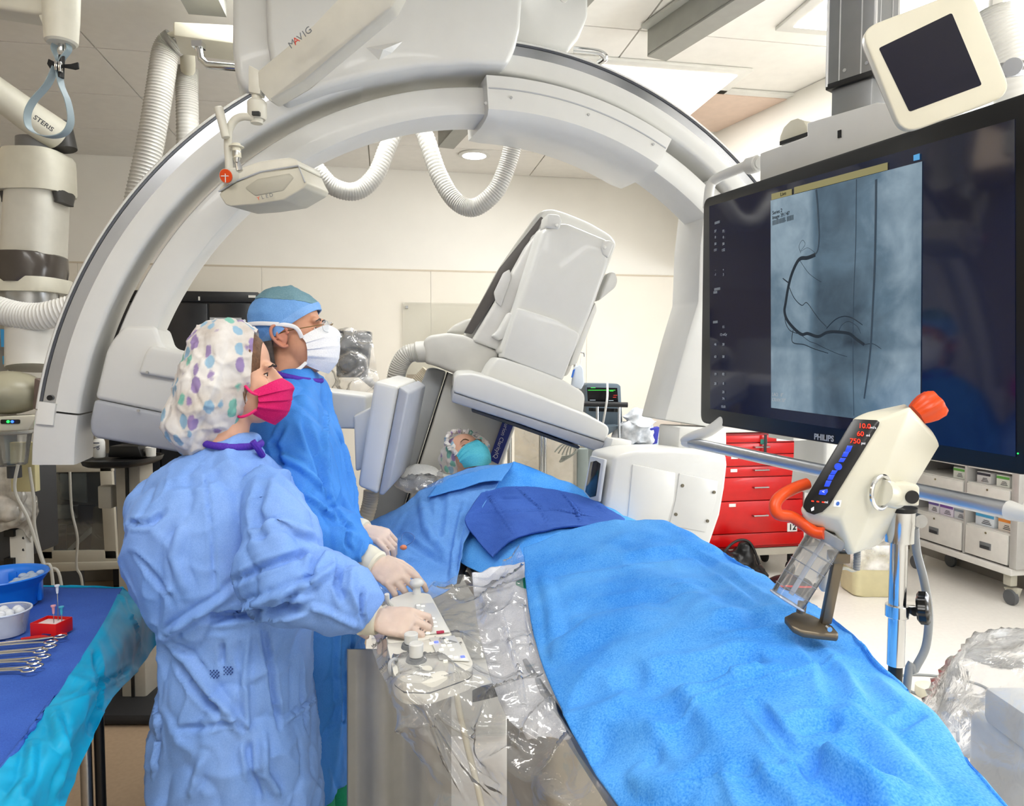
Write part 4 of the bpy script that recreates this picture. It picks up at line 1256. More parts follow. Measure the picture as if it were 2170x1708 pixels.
MB().box(c_ + UPZ * .45, (.34, .46, .76), pr, .04, 3).o('pedestal', M('pedestal_beige', '#b5ae9e', .5), tab)
MB().box(c_ + UPZ * .04, (.55, .9, .08), pr, .025, 3).o('pedestal_base', WHITE, tab)
# radiation skirt hanging from the rail
rows = []
for y, Y in ((1375, 1.98), (1500, 1.98), (1620, 1.98), (1760, 1.98), (2000, 1.98)):
    rows.append([P(735 + i * 20, y, Y + .018 * math.sin(i * 1.3) + .004 * i) for i in range(12)])
me = sheet(rows, 80, 30, .006)
link('radiation_skirt', me, M('skirt_vinyl', '#b9b8b2', .5), tab, 60)
# arm board under the soft blue drape
MB().prism([P(770, 1235, 2.14), P(975, 1225, 2.16), P(1010, 1150, 2.45), P(800, 1160, 2.45)], (0, 0, -.02), .004).o('arm_board', DGREY, tab)

# ================================================================ drapes
LR = [((1110, 1160, 2.0), (1415, 1105, 2.05)), ((1114, 1235, 1.82), (1530, 1169, 1.86)), ((1127, 1325, 1.63), (1640, 1237, 1.63)), ((1147, 1405, 1.45), (1722, 1283, 1.45)),
      ((1200, 1525, 1.22), (1800, 1338, 1.3)), ((1250, 1620, 1.1), (1868, 1408, 1.16)), ((1310, 1708, 1.0), (1958, 1512, 1.0)), ((1400, 1830, .86), (2060, 1628, .86)), ((1500, 1990, .74), (2195, 1785, .73))]
rows = []
for (l, r) in LR:
    a, b = P(*r), P(*l)
    row = [a + V((.012, 0, -.3)), a + V((.014, 0, -.12)), a + V((.01, 0, -.02)), a.copy()]
    for k in range(1, 6):
        f = k / 5
        q = a.lerp(b, f)
        q.z = a.z + (b.z - a.z) * f ** 2.3 + .022 * math.sin(math.pi * f) * (1 if f < .9 else 0)
        row.append(q)
    rows.append(row)
lines = [([(1350, 1548), (1425, 1532), (1480, 1482), (1560, 1452), (1700, 1420), (1830, 1368)], .006, 0.0068), ([(1598, 1490), (1640, 1540), (1680, 1592)], .012, -0.0153),
         ([(1690, 1590), (1740, 1640), (1850, 1712)], .018, -0.0272), ([(1720, 1600), (1800, 1650), (1930, 1705)], .03, 0.0238), ([(1350, 1440), (1500, 1418), (1640, 1382)], .04, -0.0204),
         ([(1540, 1430), (1620, 1405)], .03, 0.0136), ([(1680, 1540), (1745, 1530), (1750, 1555)], .02, -0.0153), ([(1130, 1220), (1300, 1190), (1500, 1170)], .03, -0.0102),
         ([(1390, 1690), (1520, 1650), (1690, 1620)], .008, 0.0068), ([(1140, 1400), (1260, 1330), (1380, 1300)], .05, 0.0170), ([(1200, 1480), (1330, 1440)], .04, -0.0170), ([(1420, 1240), (1560, 1330)], .05, 0.0153),
         ([(1500, 1330), (1660, 1300), (1760, 1330)], .03, -0.0153), ([(1900, 1540), (1960, 1500)], .012, -0.0102), ([(1240, 1580), (1420, 1600)], .04, -0.0170),
         ([(1180, 1300), (1330, 1270), (1500, 1260)], .03, -.008), ([(1150, 1200), (1170, 1290), (1180, 1380)], .02, .008), ([(1300, 1400), (1420, 1500), (1500, 1620)], .03, -.012), ([(1560, 1600), (1600, 1680), (1680, 1720)], .02, -.012),
         ([(1760, 1480), (1860, 1560), (1960, 1680)], .025, .012), ([(1820, 1420), (1900, 1520)], .02, -.01), ([(1450, 1160), (1560, 1230), (1640, 1290)], .02, -.008), ([(1700, 1350), (1760, 1420), (1780, 1500)], .02, -.01), ([(1330, 1600), (1380, 1660), (1480, 1690)], .025, .01)]
me = sheet(rows, 150, 170, .0025, .014, 5, 2, .004, 4, lines=lines)
tag(link('table_drape', me, DRAPE, None, 180), 'bright blue paper drape spread over the near end of the table', 'drape', 'blue drapes')
rowsb = [
    [(1110, 1010, 2.9), (1160, 1030, 2.85), (1240, 1065, 2.8), (1310, 1105, 2.7), (1365, 1140, 2.6)],
    [(1085, 982, 2.62), (1140, 997, 2.6), (1220, 1034, 2.55), (1290, 1074, 2.45), (1345, 1106, 2.35)],
    [(1020, 1065, 2.45), (1110, 1080, 2.4), (1200, 1088, 2.35), (1280, 1095, 2.3), (1372, 1112, 2.25)],
    [(985, 1140, 2.3), (1080, 1140, 2.22), (1180, 1145, 2.17), (1280, 1138, 2.14), (1420, 1138, 2.12)],
    [(977, 1192, 2.2), (1040, 1222, 2.1), (1112, 1225, 2.05), (1240, 1215, 2.02), (1440, 1190, 2.02)]]
me = sheet([[P(*p) for p in r] for r in rowsb], 80, 90, .0025, .008, 9, 5)
db = tag(link('body_drape', me, DRAPE, None, 180), 'blue drape over the patient body below the folded navy towel', 'drape', 'blue drapes')
rowsc = [
    [(760, 1115, 2.55), (840, 1080, 2.55), (905, 1030, 2.6), (985, 993, 2.65), (1087, 980, 2.6)],
    [(755, 1150, 2.4), (840, 1130, 2.4), (910, 1090, 2.4), (980, 1070, 2.42), (1033, 1056, 2.4)],
    [(750, 1195, 2.2), (830, 1190, 2.2), (905, 1170, 2.22), (962, 1150, 2.25), (990, 1136, 2.25)],
    [(745, 1240, 2.05), (820, 1245, 2.03), (890, 1240, 2.02), (945, 1232, 2.05), (976, 1192, 2.11)],
    [(745, 1275, 1.98), (820, 1280, 1.95), (890, 1275, 1.95), (930, 1262, 1.98), (968, 1236, 2.04)]]
lines = [([(890, 1045), (905, 1120), (960, 1190)], .02, .012), ([(940, 1040), (930, 1120), (920, 1160)], .018, -.01), ([(845, 1130), (900, 1170), (945, 1200)], .015, -.012), ([(985, 1060), (965, 1150), (955, 1240)], .012, .01), ([(790, 1180), (900, 1185)], .01, .006)]
me = sheet([[P(*p) for p in r] for r in rowsc], 80, 90, .0025, .012, 8, 7, lines=lines)
dc = tag(link('arm_drape', me, DRAPE3, None, 180), 'paler blue drape over the patient arm beside the gloved hands', 'drape', 'blue drapes')
ONC = {}
def onto(o, px, py, off):
    me = o.data
    if me.name in ONC:
        bv = ONC[me.name]
    else:
        bv = ONC[me.name] = BVHTree.FromPolygons([v.co[:] for v in me.vertices], [p.vertices[:] for p in me.polygons])
    d = ray(px, py).normalized()
    h = bv.ray_cast(CAM, d)
    return h[0] - d * off if h[0] is not None else None
rowsd = [[(1020, 1044), (1060, 1035), (1095, 1033), (1140, 1035), (1190, 1043), (1230, 1054), (1268, 1069), (1324, 1102)], [(998, 1075), (1040, 1064), (1090, 1058), (1140, 1058), (1185, 1062), (1225, 1072), (1260, 1084), (1318, 1106)], [(985, 1106), (1035, 1098), (1080, 1088), (1130, 1083), (1180, 1082), (1215, 1088), (1250, 1096), (1310, 1110)], [(1012, 1146), (1045, 1130), (1085, 1118), (1130, 1106), (1172, 1100), (1215, 1103), (1250, 1106), (1300, 1112)], [(1044, 1182), (1066, 1160), (1090, 1143), (1120, 1134), (1150, 1127), (1185, 1120), (1220, 1117), (1290, 1114)]]
g = []
for r in rowsd:
    g.append([min([q for q in (onto(db, x, y, .018 if x > 1100 else .05), onto(dc, x, y, .052)) if q is not None] or [P(x, y, 2.4)], key=lambda q: (q - CAM).length) for x, y in r])
lines = [([(1095, 1036), (1140, 1075), (1165, 1122)], .005, -.009), ([(1190, 1046), (1222, 1085), (1230, 1114)], .005, -.009), ([(1030, 1045), (1060, 1090), (1090, 1138)], .005, -.009), ([(1265, 1072), (1285, 1095)], .005, -.008), ([(1000, 1090), (1085, 1086), (1180, 1084), (1270, 1100)], .005, -.007), ([(1060, 1060), (1110, 1058)], .01, .005)]
me = sheet(g, 110, 70, .006, .003, 16, 9, lines=lines)
tag(link('navy_towel', me, TOWEL, None, 180), 'dark navy folded towel lying on the patient drape', 'towel')
# flap of drape standing at the patient chin
g = [[P(x, y, Y) for x, y, Y in r] for r in ([(935, 1018, 2.62), (1000, 1000, 2.6), (1060, 985, 2.58), (1088, 980, 2.56)], [(905, 1052, 2.5), (980, 1035, 2.48), (1030, 1020, 2.47), (1062, 1020, 2.46)])]
me = sheet(g, 30, 12, .002, .004, 14, 3)
tag(link('chin_flap', me, DRAPE2, None, 180), 'turned-up blue drape flap under the patient mask', 'drape', 'blue drapes')

# ================================================================ table-side control console
ZK = .945
con = thing('control_console', 'white table-side control console with small buttons and two knobs', 'control panel', PZ(900, 1380, ZK))
CW = M('console_white', '#dcdad0', .35)
def kz(zx, zy, z=ZK):
    return PZ(700 + zx / 3.338, 1250 + zy / 3.338, z)
near = [kz(452, 605), kz(520, 655), kz(700, 660), kz(985, 560), kz(1012, 525), kz(925, 330), kz(640, 360), kz(400, 380)]
far = [kz(400, 372), kz(640, 352), kz(866, 318), kz(705, 25), kz(560, 10), kz(420, 60)]
for pts in (near, far):
    MB().prism(roundpoly(pts, .012, 3), (0, 0, -.018), .005, 3).o('console_top', CW, con)
    c0 = sum(pts, V()) / len(pts)
    MB().prism([c0 + (p - c0) * .985 - UPZ * .018 for p in pts], (0, 0, -.003)).o('console_seam', DGREY, con)
    MB().prism(roundpoly([c0 + (p - c0) * .995 - UPZ * .021 for p in pts], .012, 3), (0, 0, -.02), .006, 3).o('console_base', CW, con)
MB().prism([kz(600, 110, ZK + .001), kz(730, 100, ZK + .001), kz(845, 305, ZK + .001), kz(660, 320, ZK + .001)], (0, 0, .004), .002).o('key_panel', WHITE2, con)
MB().prism([kz(700, 345, ZK + .001), kz(880, 330, ZK + .001), kz(985, 510, ZK + .001), kz(770, 500, ZK + .001)], (0, 0, .003), .002).o('key_panel', WHITE2, con)
KEYW = M('key_white', '#f4f4e8', .3, emis=.5, ecol='#fffbe8')
KEYB = M('key_blue', '#5a66e8', .3, emis=1.2, ecol='#5a6cff')
KEYR = M('key_red', '#b03050', .4)
for zx, zy, k in ((622, 112, 0), (655, 118, 0), (620, 160, 0), (645, 150, 0), (645, 215, 0), (725, 205, 0), (738, 232, 0), (655, 243, 0), (675, 275, 0), (690, 305, 0), (745, 262, 0), (765, 300, 2), (790, 297, 2), (820, 357, 0), (750, 372, 1), (715, 378, 0), (845, 395, 0), (860, 425, 0), (800, 395, 0), (785, 425, 0), (890, 480, 0), (936, 476, 1), (815, 505, 0), (850, 475, 0)):
    q = kz(zx, zy, ZK + .004)
    MB().box(q, (.009, .007, .005), pr, .0012).o('button', (KEYW, KEYB, KEYR)[k], con)
for zx, zy, h in ((572, 405, .03), (608, 500, .036)):
    q = kz(zx, zy)
    MB().cyl(q, q + UPZ * .008, .021, .019, 24).o('knob_skirt', MGREY, con)
    MB().cyl(q + UPZ * .008, q + UPZ * h, .014, .0145, 24, .002).o('knob', WHITE2, con)
q = kz(612, 26)
MB().cyl(q, q + UPZ * .022, .011, .009, 16).o('joystick_stem', WHITE2, con)
MB().ell(q + UPZ * .028, (.019, .019, .011)).o('joystick_top', WHITE2, con)
MB().tube(catmull([kz(470, 610, ZK - .02), kz(425, 595, ZK - .01), kz(420, 520, ZK + .01), kz(450, 490, ZK + .012), kz(470, 500, ZK)], 24), .0035, 8).o('grab_loop', LGREY, con)
MB().tube(catmull([kz(400, 30, ZK + .05), kz(405, 80, ZK + .03), kz(430, 110, ZK + .0)], 14), .006, 8).o('side_lever', WHITE2, con)
MB().tube(catmull([P(965, 1440, 1.42), P(972, 1500, 1.42), P(990, 1580, 1.42), P(1010, 1660, 1.42), P(1025, 1730, 1.42), P(1060, 1900, 1.45)], 40), .0065, 10).o('console_cable', CREAM, con)
MB().box(kz(700, 330, ZK - .07), (.1, .2, .03), pr, .005).o('mount_bracket', MGREY, con)
MB().prism([P(1000, 1462, 1.55), P(1080, 1440, 1.6), P(1085, 1470, 1.6), P(1000, 1490, 1.55)], V((.02, .02, 0)), .002).o('mount_arm', DGREY, con)

# white sheet and green towel tucked at the table edge
g = [[P(*p) for p in r] for r in ([(1000, 1215, 2.0), (1060, 1205, 2.02), (1130, 1190, 2.03)], [(1010, 1310, 1.76), (1070, 1300, 1.76), (1150, 1290, 1.76)], [(1035, 1420, 1.52), (1100, 1420, 1.5), (1180, 1420, 1.49)], [(1075, 1520, 1.38), (1140, 1520, 1.34), (1230, 1510, 1.29)], [(1125, 1563, 1.32), (1175, 1562, 1.26), (1248, 1556, 1.2)])]
me = sheet(g, 40, 70, .003, .018, 10, 12, .012, 8)
tag(link('white_sheet', me, cloth('sheet_white', '#d2d4d8', '#ececee', 300), None, 180), 'crumpled white sheet hanging between the console and the blue drape', 'sheet')
g = [[P(*p) for p in r] for r in ([(1090, 1240, 1.9), (1118, 1225, 1.9)], [(1086, 1275, 1.84), (1124, 1270, 1.84)], [(1098, 1300, 1.79), (1128, 1312, 1.78)])]
me = sheet(g, 16, 20, .004, .008, 16, 1)
tag(link('green_towel', me, cloth('towel_green', '#0e7a62', '#1b9476', 300), None, 180), 'green towel corner tucked at the blue drape edge', 'towel')
# clear film over console and table side
g = [[P(*p) for p in r] for r in (
    [(780, 1262, 1.9), (860, 1245, 1.93), (950, 1240, 1.95), (1040, 1215, 1.93), (1108, 1150, 1.96)],
    [(785, 1335, 1.62), (850, 1312, 1.68), (940, 1305, 1.68), (1030, 1305, 1.66), (1113, 1260, 1.72)],
    [(798, 1405, 1.42), (850, 1400, 1.38), (940, 1395, 1.42), (1040, 1400, 1.42), (1132, 1370, 1.46)],
    [(825, 1462, 1.3), (870, 1472, 1.27), (950, 1465, 1.28), (1060, 1470, 1.26), (1165, 1470, 1.27)],
    [(840, 1535, 1.28), (900, 1560, 1.25), (985, 1580, 1.24), (1090, 1590, 1.16), (1215, 1570, 1.1)],
    [(895, 1640, 1.27), (950, 1660, 1.24), (1035, 1680, 1.18), (1150, 1700, 1.06), (1300, 1700, .97)],
    [(950, 1760, 1.26), (1010, 1790, 1.22), (1100, 1820, 1.12), (1230, 1840, 1.0), (1390, 1830, .84)])]
lines = [([(860, 1465), (930, 1540), (985, 1620), (1060, 1700)], .006, .012), ([(900, 1500), (1000, 1560), (1075, 1560), (1120, 1600)], .006, .01), ([(1060, 1290), (1075, 1350), (1100, 1420), (1110, 1500)], .006, .01), ([(1110, 1200), (1115, 1300), (1130, 1400)], .005, .008),
         ([(840, 1430), (920, 1440), (1010, 1420)], .005, .006), ([(985, 1540), (1090, 1540), (1160, 1580)], .006, .008), ([(1000, 1640), (1070, 1680)], .006, .01), ([(850, 1470), (900, 1500), (940, 1600), (990, 1700)], .005, .01), ([(800, 1340), (870, 1320), (980, 1350), (1040, 1400)], .005, .007)]
me = sheet(g, 120, 140, 0, .02, 8, 21, .022, 8, lines=lines)
tag(link('clear_cover', me, clear_plastic('clear_film', (.97, .97, .98), .1, 1.3, (.75, .77, .8), nscale=6), None, 180), 'wrinkled clear plastic cover over the control console', 'plastic sheet', 'clear plastic covers')

# ================================================================ plastic-wrapped unit and cables at the lower right
bc_ = V((1.42, 1.78, 0))
un = thing('wrapped_unit', 'floor unit wrapped in crumpled clear plastic at the lower right corner', 'equipment', bc_)
MB().box(bc_ + UPZ * .3, (.3, .3, .56), None, .03, 3).box(bc_ + V((-.05, -.02, .62)), (.2, .22, .1), None, .02).o('unit_body', M('unit_grey', '#c9cbcc', .4), un)
MB().box(bc_ + V((-.08, -.1, .682)), (.09, .1, .02), None, .004).o('unit_panel', M('unit_green_grey', '#5d6b66', .4), un)
mb = MB()
prof = [(.3, .05), (.33, .2), (.34, .4), (.3, .58), (.25, .7), (.17, .77), (.08, .8), (.01, .8)]
mb.loft([[bc_ + V((math.cos(t) * r_ * (1 + .05 * math.sin(5 * t + h * 9)), math.sin(t) * r_, h)) for t in [2 * math.pi * i / 72 for i in range(72)]] for r_, h in catmull([V((a, b, 0)) for a, b in prof], 50) for r_, h in [(0, 0)]] if False else [[bc_ + V((math.cos(t) * q.x * (1 + .05 * math.sin(5 * t + q.y * 9)), math.sin(t) * q.x, q.y)) for t in [2 * math.pi * i / 84 for i in range(84)]] for q in catmull([V((a, b, 0)) for a, b in prof], 60)], caps=False)
me = mb.mesh('w')
co, no = coords(me), normals(me)
setco(me, co + no * (fbm(co, 5, 31) * .025 + ((1 - ridged(co, 4.5, 3)) ** 8) * .03)[:, None])
link('plastic_wrap', me, clear_plastic('wrap_film', (1, 1, 1), .13, .9, nscale=7), un, 180)
fb = thing('floor_cables', 'thin grey cables looping across the pale floor behind the drape', 'cable', PZ(2000, 1470, .01))
CB = M('cable_grey')
MB().tube(catmull([PZ(x, y, .008) for x, y in ((1880, 1440), (1925, 1430), (1990, 1433), (2060, 1446), (2090, 1458), (2095, 1468))], 40), .006, 8).o('cable', CB, fb)
MB().tube(catmull([PZ(x, y, .008) for x, y in ((1930, 1465), (1965, 1478), (2000, 1481), (2065, 1483), (2110, 1484))], 30), .006, 8).o('cable', CB, fb)
MB().tube(catmull([PZ(x, y, .008) for x, y in ((1945, 1462), (1985, 1485), (2015, 1515), (2028, 1545), (2030, 1570))], 30), .006, 8).o('cable', CB, fb)
q = PZ(1964, 1475, .0)
MB().lathe([(.045, 0), (.05, .01), (.05, .05), (.03, .06)], q).o('cable_hub', CREAM, fb)
# ================================================================ people
SKIN_M = M('skin_tanned', '#d39c7e', .5, var=.06, vs_=30, sub=.12, bump=.06, bs=300)
SKIN_F = M('skin_fair', '#d6a68c', .48, var=.05, vs_=30, sub=.12, bump=.05, bs=300)
GLOVE = M('glove_latex', '#d2bcae', .5, var=.05, vs_=40, sub=.1, bump=.1, bs=120)
CUFF = M('glove_cuff', '#ddd9c6', .55, var=.05)
EYEW = M('eye_white', '#e6e0da', .2)
IRIS = M('iris_brown', '#2c1a12', .15)
HAIRB = M('hair_brown', '#6a4a33', .55, var=.3, vs_=90, bump=.5, bs=200)
HAIRG = M('hair_grey_brown', '#453d38', .6, var=.3, vs_=90, bump=.5, bs=200)
PURPLE = cloth('binding_purple', '#4a2a9c', '#5c3ab4', 300)

def frame(o, fwd, up):
    f = V(fwd).normalized()
    u = V(up); u = (u - f * u.dot(f)).normalized()
    l = u.cross(f)
    m = Matrix((f, l, u)).transposed().to_4x4()
    m.translation = o
    return m
def head_parts(mb, T, s):
    def e(c, r):
        rr = V(r) if not isinstance(r, (int, float)) else V((r, r, r))
        bmesh.ops.create_uvsphere(mb.bm, u_segments=24, v_segments=16, radius=1, matrix=T @ Matrix.Diagonal((s, s, s, 1)) @ Matrix.Translation(c) @ Matrix.Diagonal((*rr, 1)))
    e((-.012, 0, .045), (.098, .077, .093)); e((.03, 0, -.02), (.066, .065, .09)); e((.045, 0, -.075), (.048, .05, .045)); e((.078, 0, -.098), (.02, .024, .018))
    for y in (-1, 1):
        e((.081, y * .03, .027), (.016, .024, .011)); e((.062, y * .043, -.022), (.026, .02, .026)); e((.099, y * .012, -.035), .009)
    e((.09, 0, -.062), (.014, .026, .013))
    w = lambda p: T @ (V(p) * s)
    mb.tube([w((.088, 0, .02)), w((.104, 0, -.008)), w((.117, 0, -.03)), w((.1, 0, -.04))], .01, 10, rad=[.008 * s, .0105 * s, .0125 * s, .01 * s])
    mb.tube([w((-.015, 0, -.04)), w((-.028, 0, -.1)), w((-.045, 0, -.17)), w((-.055, 0, -.22))], .05, 20, rad=[.052 * s, .053 * s, .056 * s, .066 * s])
def sockets(me, T, s):
    co, no = coords(me), normals(me)
    d = np.zeros(len(co))
    for y in (-1, 1):
        c = np.array(T @ (V((.09, y * .031, .004)) * s))
        r = np.sqrt(((co - c) ** 2).sum(1)) / (.017 * s)
        d -= .009 * s * np.exp(-r * r)
    setco(me, co + no * d[:, None])
BVC = {}
def surf(me, T, s, y, z, off=0.0):
    """point on the face at that height and side, found from in front"""
    if me.name not in BVC:
        BVC[me.name] = BVHTree.FromPolygons([v.co[:] for v in me.vertices], [p.vertices[:] for p in me.polygons])
    bv = BVC[me.name]
    f = T.to_3x3().col[0]
    h = bv.ray_cast(T @ (V((.25, y, z)) * s), -f)
    return h[0] + f * off * s
def eyes(T, s, par, iris):
    f, u = T.to_3x3().col[0].normalized(), T.to_3x3().col[2].normalized()
    for y in (-1, 1):
        q = surf(par.data, T, s, y * .031, .004)
        c = q - f * .0088 * s
        e = MB().ell(c, .0118 * s, None, 20, 14).o('eye', EYEW, par)
        MB().ell(c + f * .0078 * s, (.0056 * s, .0056 * s, .0056 * s)).o('iris', iris, e)
def brows(T, s, par, mat):
    for y in (-1, 1):
        pts = [surf(par.data, T, s, y * (.013 + .004 * k), .0265 + .006 * math.sin(math.pi * min(1, k / 9) * .8) - .0007 * k, .0004) for k in range(10)]
        MB().tube(pts, .003, 8, rad=[(.0016 + .0017 * math.sin(math.pi * min(1, (i + 1.5) / 10))) * s for i in range(10)]).o('eyebrow', mat, par)
def lids(T, s, par, mat, lash=None):
    f = T.to_3x3().col[0].normalized()
    for y in (-1, 1):
        q = surf(par.data, T, s, y * .031, .004)
        w = lambda dx, dy, dz: q + T.to_3x3() @ (V((dx, y * dy, dz)) * s)
        for dz in (.0062, -.0058):
            MB().tube(catmull([w(-.001, -.0135, -.001), w(.0012, -.005, dz), w(.0002, .006, dz * .85), w(-.006, .0145, .0)], 14), .0028 * s, 8).o('eyelid', mat, par)
        if lash:
            MB().tube(catmull([w(.0015, -.0125, .001), w(.0035, -.004, .006), w(.0028, .007, .0052), w(-.004, .016, .002)], 14), .0015 * s, 6).o('eyelashes', lash, par)
def ear(T, s, y, par, mat):
    def w(x, z, o=0.0):
        return T @ (V((x, y * (.07 + o), z)) * s)
    mb = MB()
    mb.tube(catmull([w(.008, -.002, .004), w(.004, .016, .008), w(-.012, .028, .014), w(-.03, .022, .02), w(-.034, .0, .02), w(-.024, -.022, .014), w(-.01, -.036, .008), w(.004, -.034, .004)], 40), .005 * s, 10)
    mb.tube(catmull([w(-.004, .012, .006), w(-.018, .008, .011), w(-.02, -.006, .011), w(-.01, -.018, .007)], 20), .0042 * s, 8)
    T2 = T @ Matrix.Translation(V((-.014, y * .072, -.004)) * s)
    bmesh.ops.create_uvsphere(mb.bm, u_segments=16, v_segments=10, radius=1, matrix=T2 @ Matrix.Diagonal((.02 * s, .007 * s, .031 * s, 1)))
    me = blob(mb, .0022, 3)
    return link('ear', me, mat, par, 180)
def mask(T, s, par, mat, ang=64, z0=.004, z1=-.13, pl=3, fl=1.0, name='face_mask'):
    rows = []
    nv, nu = 34, 44
    for j in range(nv):
        v = j / (nv - 1)
        a = float(np.interp(v, [0, .12, .27, .55, .8, 1], [.108, .122, .134, .131, .118, .085]))
        b = float(np.interp(v, [0, .3, .7, 1], [.079, .082, .078, .055]))
        row = []
        for i in range(nu):
            u = -1 + 2 * i / (nu - 1)
            ph = R(ang) * u
            pleat = .004 * fl * (((v * (pl + 1)) % 1) - .5) * (.35 + abs(u) * .9) if .1 < v < .95 else 0
            z = z0 + (z1 - z0) * v - .028 * abs(u) ** 2 * (1 - v) ** 1 + .035 * u * u * v
            nose = .012 * math.exp(-(u / .16) ** 2) * math.exp(-((v - .15) / .16) ** 2)
            row.append(T @ (V(((a + pleat + nose) * math.cos(ph) ** .92, (b + pleat) * math.sin(ph) / math.sin(R(ang)) * .93, z)) * s))
        rows.append(row)
    mb = MB().grid(rows)
    bmesh.ops.recalc_face_normals(mb.bm, faces=mb.bm.faces)
    me = thicken(mb.mesh('m'), .0015)
    return link(name, me, mat, par, 50), rows
def hand(o, fwd, back, side, curls, thumb, s=1.0, spread=1.0):
    """gloved hand: o wrist, fwd towards the fingers, back = direction the back of the hand faces, side +1 thumb on the left of fwd"""
    T = frame(o, fwd, back)
    mb = MB()
    w = lambda p: T @ (V(p) * s)
    def e(c, r):
        bmesh.ops.create_uvsphere(mb.bm, u_segments=16, v_segments=10, radius=1, matrix=T @ Matrix.Diagonal((s, s, s, 1)) @ Matrix.Translation(c) @ Matrix.Diagonal((*r, 1)))
    e((.045, 0, 0), (.052, .04, .016)); e((.07, 0, .001), (.03, .043, .0135)); e((.032, side * .022, -.008), (.032, .02, .016)); e((.02, 0, 0), (.035, .03, .018))
    mb.tube([w((-.06, 0, 0)), w((-.02, 0, 0)), w((.02, 0, 0))], .03, 16, rad=[.029 * s, .027 * s, .03 * s], flat=(T.to_3x3().col[2], .75))
    L = ((.044, .027, .022), (.049, .031, .023), (.045, .029, .022), (.036, .022, .019))
    for k in range(4):
        y = side * (.031 - .0205 * k)
        p = V((.086 - .004 * abs(k - 1), y, .001))
        yaw = side * (.1 - .07 * k) * spread
        a = 0
        pts, rad = [w(p - V((.03, 0, 0)))], [.0098 * s]
        pts.append(w(p)); rad.append(.0102 * s)
        for j in range(3):
            a += R(curls[k][j])
            n = 3
            for q in range(n):
                p = p + V((math.cos(a) * math.cos(yaw), math.sin(yaw) * math.cos(a) , -math.sin(a))) * (L[k][j] / n)
                pts.append(w(p))
                bulge = .0006 if q == n - 1 and j < 2 else 0
                rad.append((.0097 - .0009 * (j + q / n) + bulge - (.0008 if k == 3 else 0)) * s)
        pts.append(w(p + V((math.cos(a), 0, -math.sin(a))) * .004)); rad.append(.0045 * s)
        mb.tube(pts, .009, 10, rad=rad)
    p = V((.018, side * .03, -.008))
    pts, rad = [w(p)], [.014 * s]
    for d, l_, r_ in thumb:
        d = V((d[0], side * d[1], d[2])).normalized()
        p = p + d * l_ * .5; pts.append(w(p)); rad.append(r_ * s + .0006)
        p = p + d * l_ * .5; pts.append(w(p)); rad.append(r_ * s)
    pts.append(w(p + d * .006)); rad.append(.005 * s)
    mb.tube(pts, .011, 10, rad=rad)
    return blob(mb, .0027, 4), T
def gown(secs, arms, voxel=.0075, seed=0, crump=.006, lines=(), hemopen=True):
    mb = MB()
    rings = []
    for (y, xl, xr, Y, b) in secs:
        a_, b_ = P(xl, y, Y), P(xr, y, Y)
        c, hw = (a_ + b_) / 2, (b_.x - a_.x) / 2
        # the widest parts of the girth must line up with these bounds, so correct for its depth
        rl, rr_ = a_.x / Y, b_.x / Y
        for _ in range(12):
            xs = [(c.x + hw * math.copysign(abs(math.cos(t)) ** .88, math.cos(t))) / (Y + b * math.copysign(abs(math.sin(t)) ** .88, math.sin(t))) for t in [2 * math.pi * i / 96 for i in range(96)]]
            el, er = rl - min(xs), rr_ - max(xs)
            c.x += (el + er) / 2 * Y * .8
            hw += (er - el) / 2 * Y * .8
        ring = []
        for i in range(48):
            t = 2 * math.pi * i / 48
            ct, st = math.cos(t), math.sin(t)
            ring.append(c + V((hw * math.copysign(abs(ct) ** .88, ct), b * math.copysign(abs(st) ** .88, st), 0)))
        rings.append(ring)
    m = len(rings)
    cols = [catmull([r[i] for r in rings], m * 4) for i in range(48)]
    mb.loft([[c[k] for c in cols] for k in range(m * 4)])
    for pts, rad in arms:
        q = catmull(pts, 30)
        rr = [float(np.interp(i / 29 * (len(rad) - 1), range(len(rad)), rad)) for i in range(30)]
        mb.tube(q, .05, 24, rad=rr)
    me = blob(mb, voxel, 7)
    co, no = coords(me), normals(me)
    sc = np.array([1, 1, .45])
    d = fbm(co * sc, 6, seed) * crump * 1.5 + (fbm(co * sc, 15, seed + 1) * crump * .5)
    # sharp paper-like creases
    d += ((1 - ridged(co * np.array([1, 1, .6]), 5.5, seed + 2)) ** 7) * crump * 2.4 - ((1 - ridged(co * np.array([1, 1, .6]), 9, seed + 5)) ** 8) * crump * 1.8
    d += ((1 - ridged(co * np.array([1, 1, .7]), 15, seed + 8)) ** 9) * crump * .8
    setco(me, co + no * d[:, None])
    if lines:
        crease(me, [(a_, b_ * .8, c_ * 1.35) for a_, b_, c_ in lines])
    return me
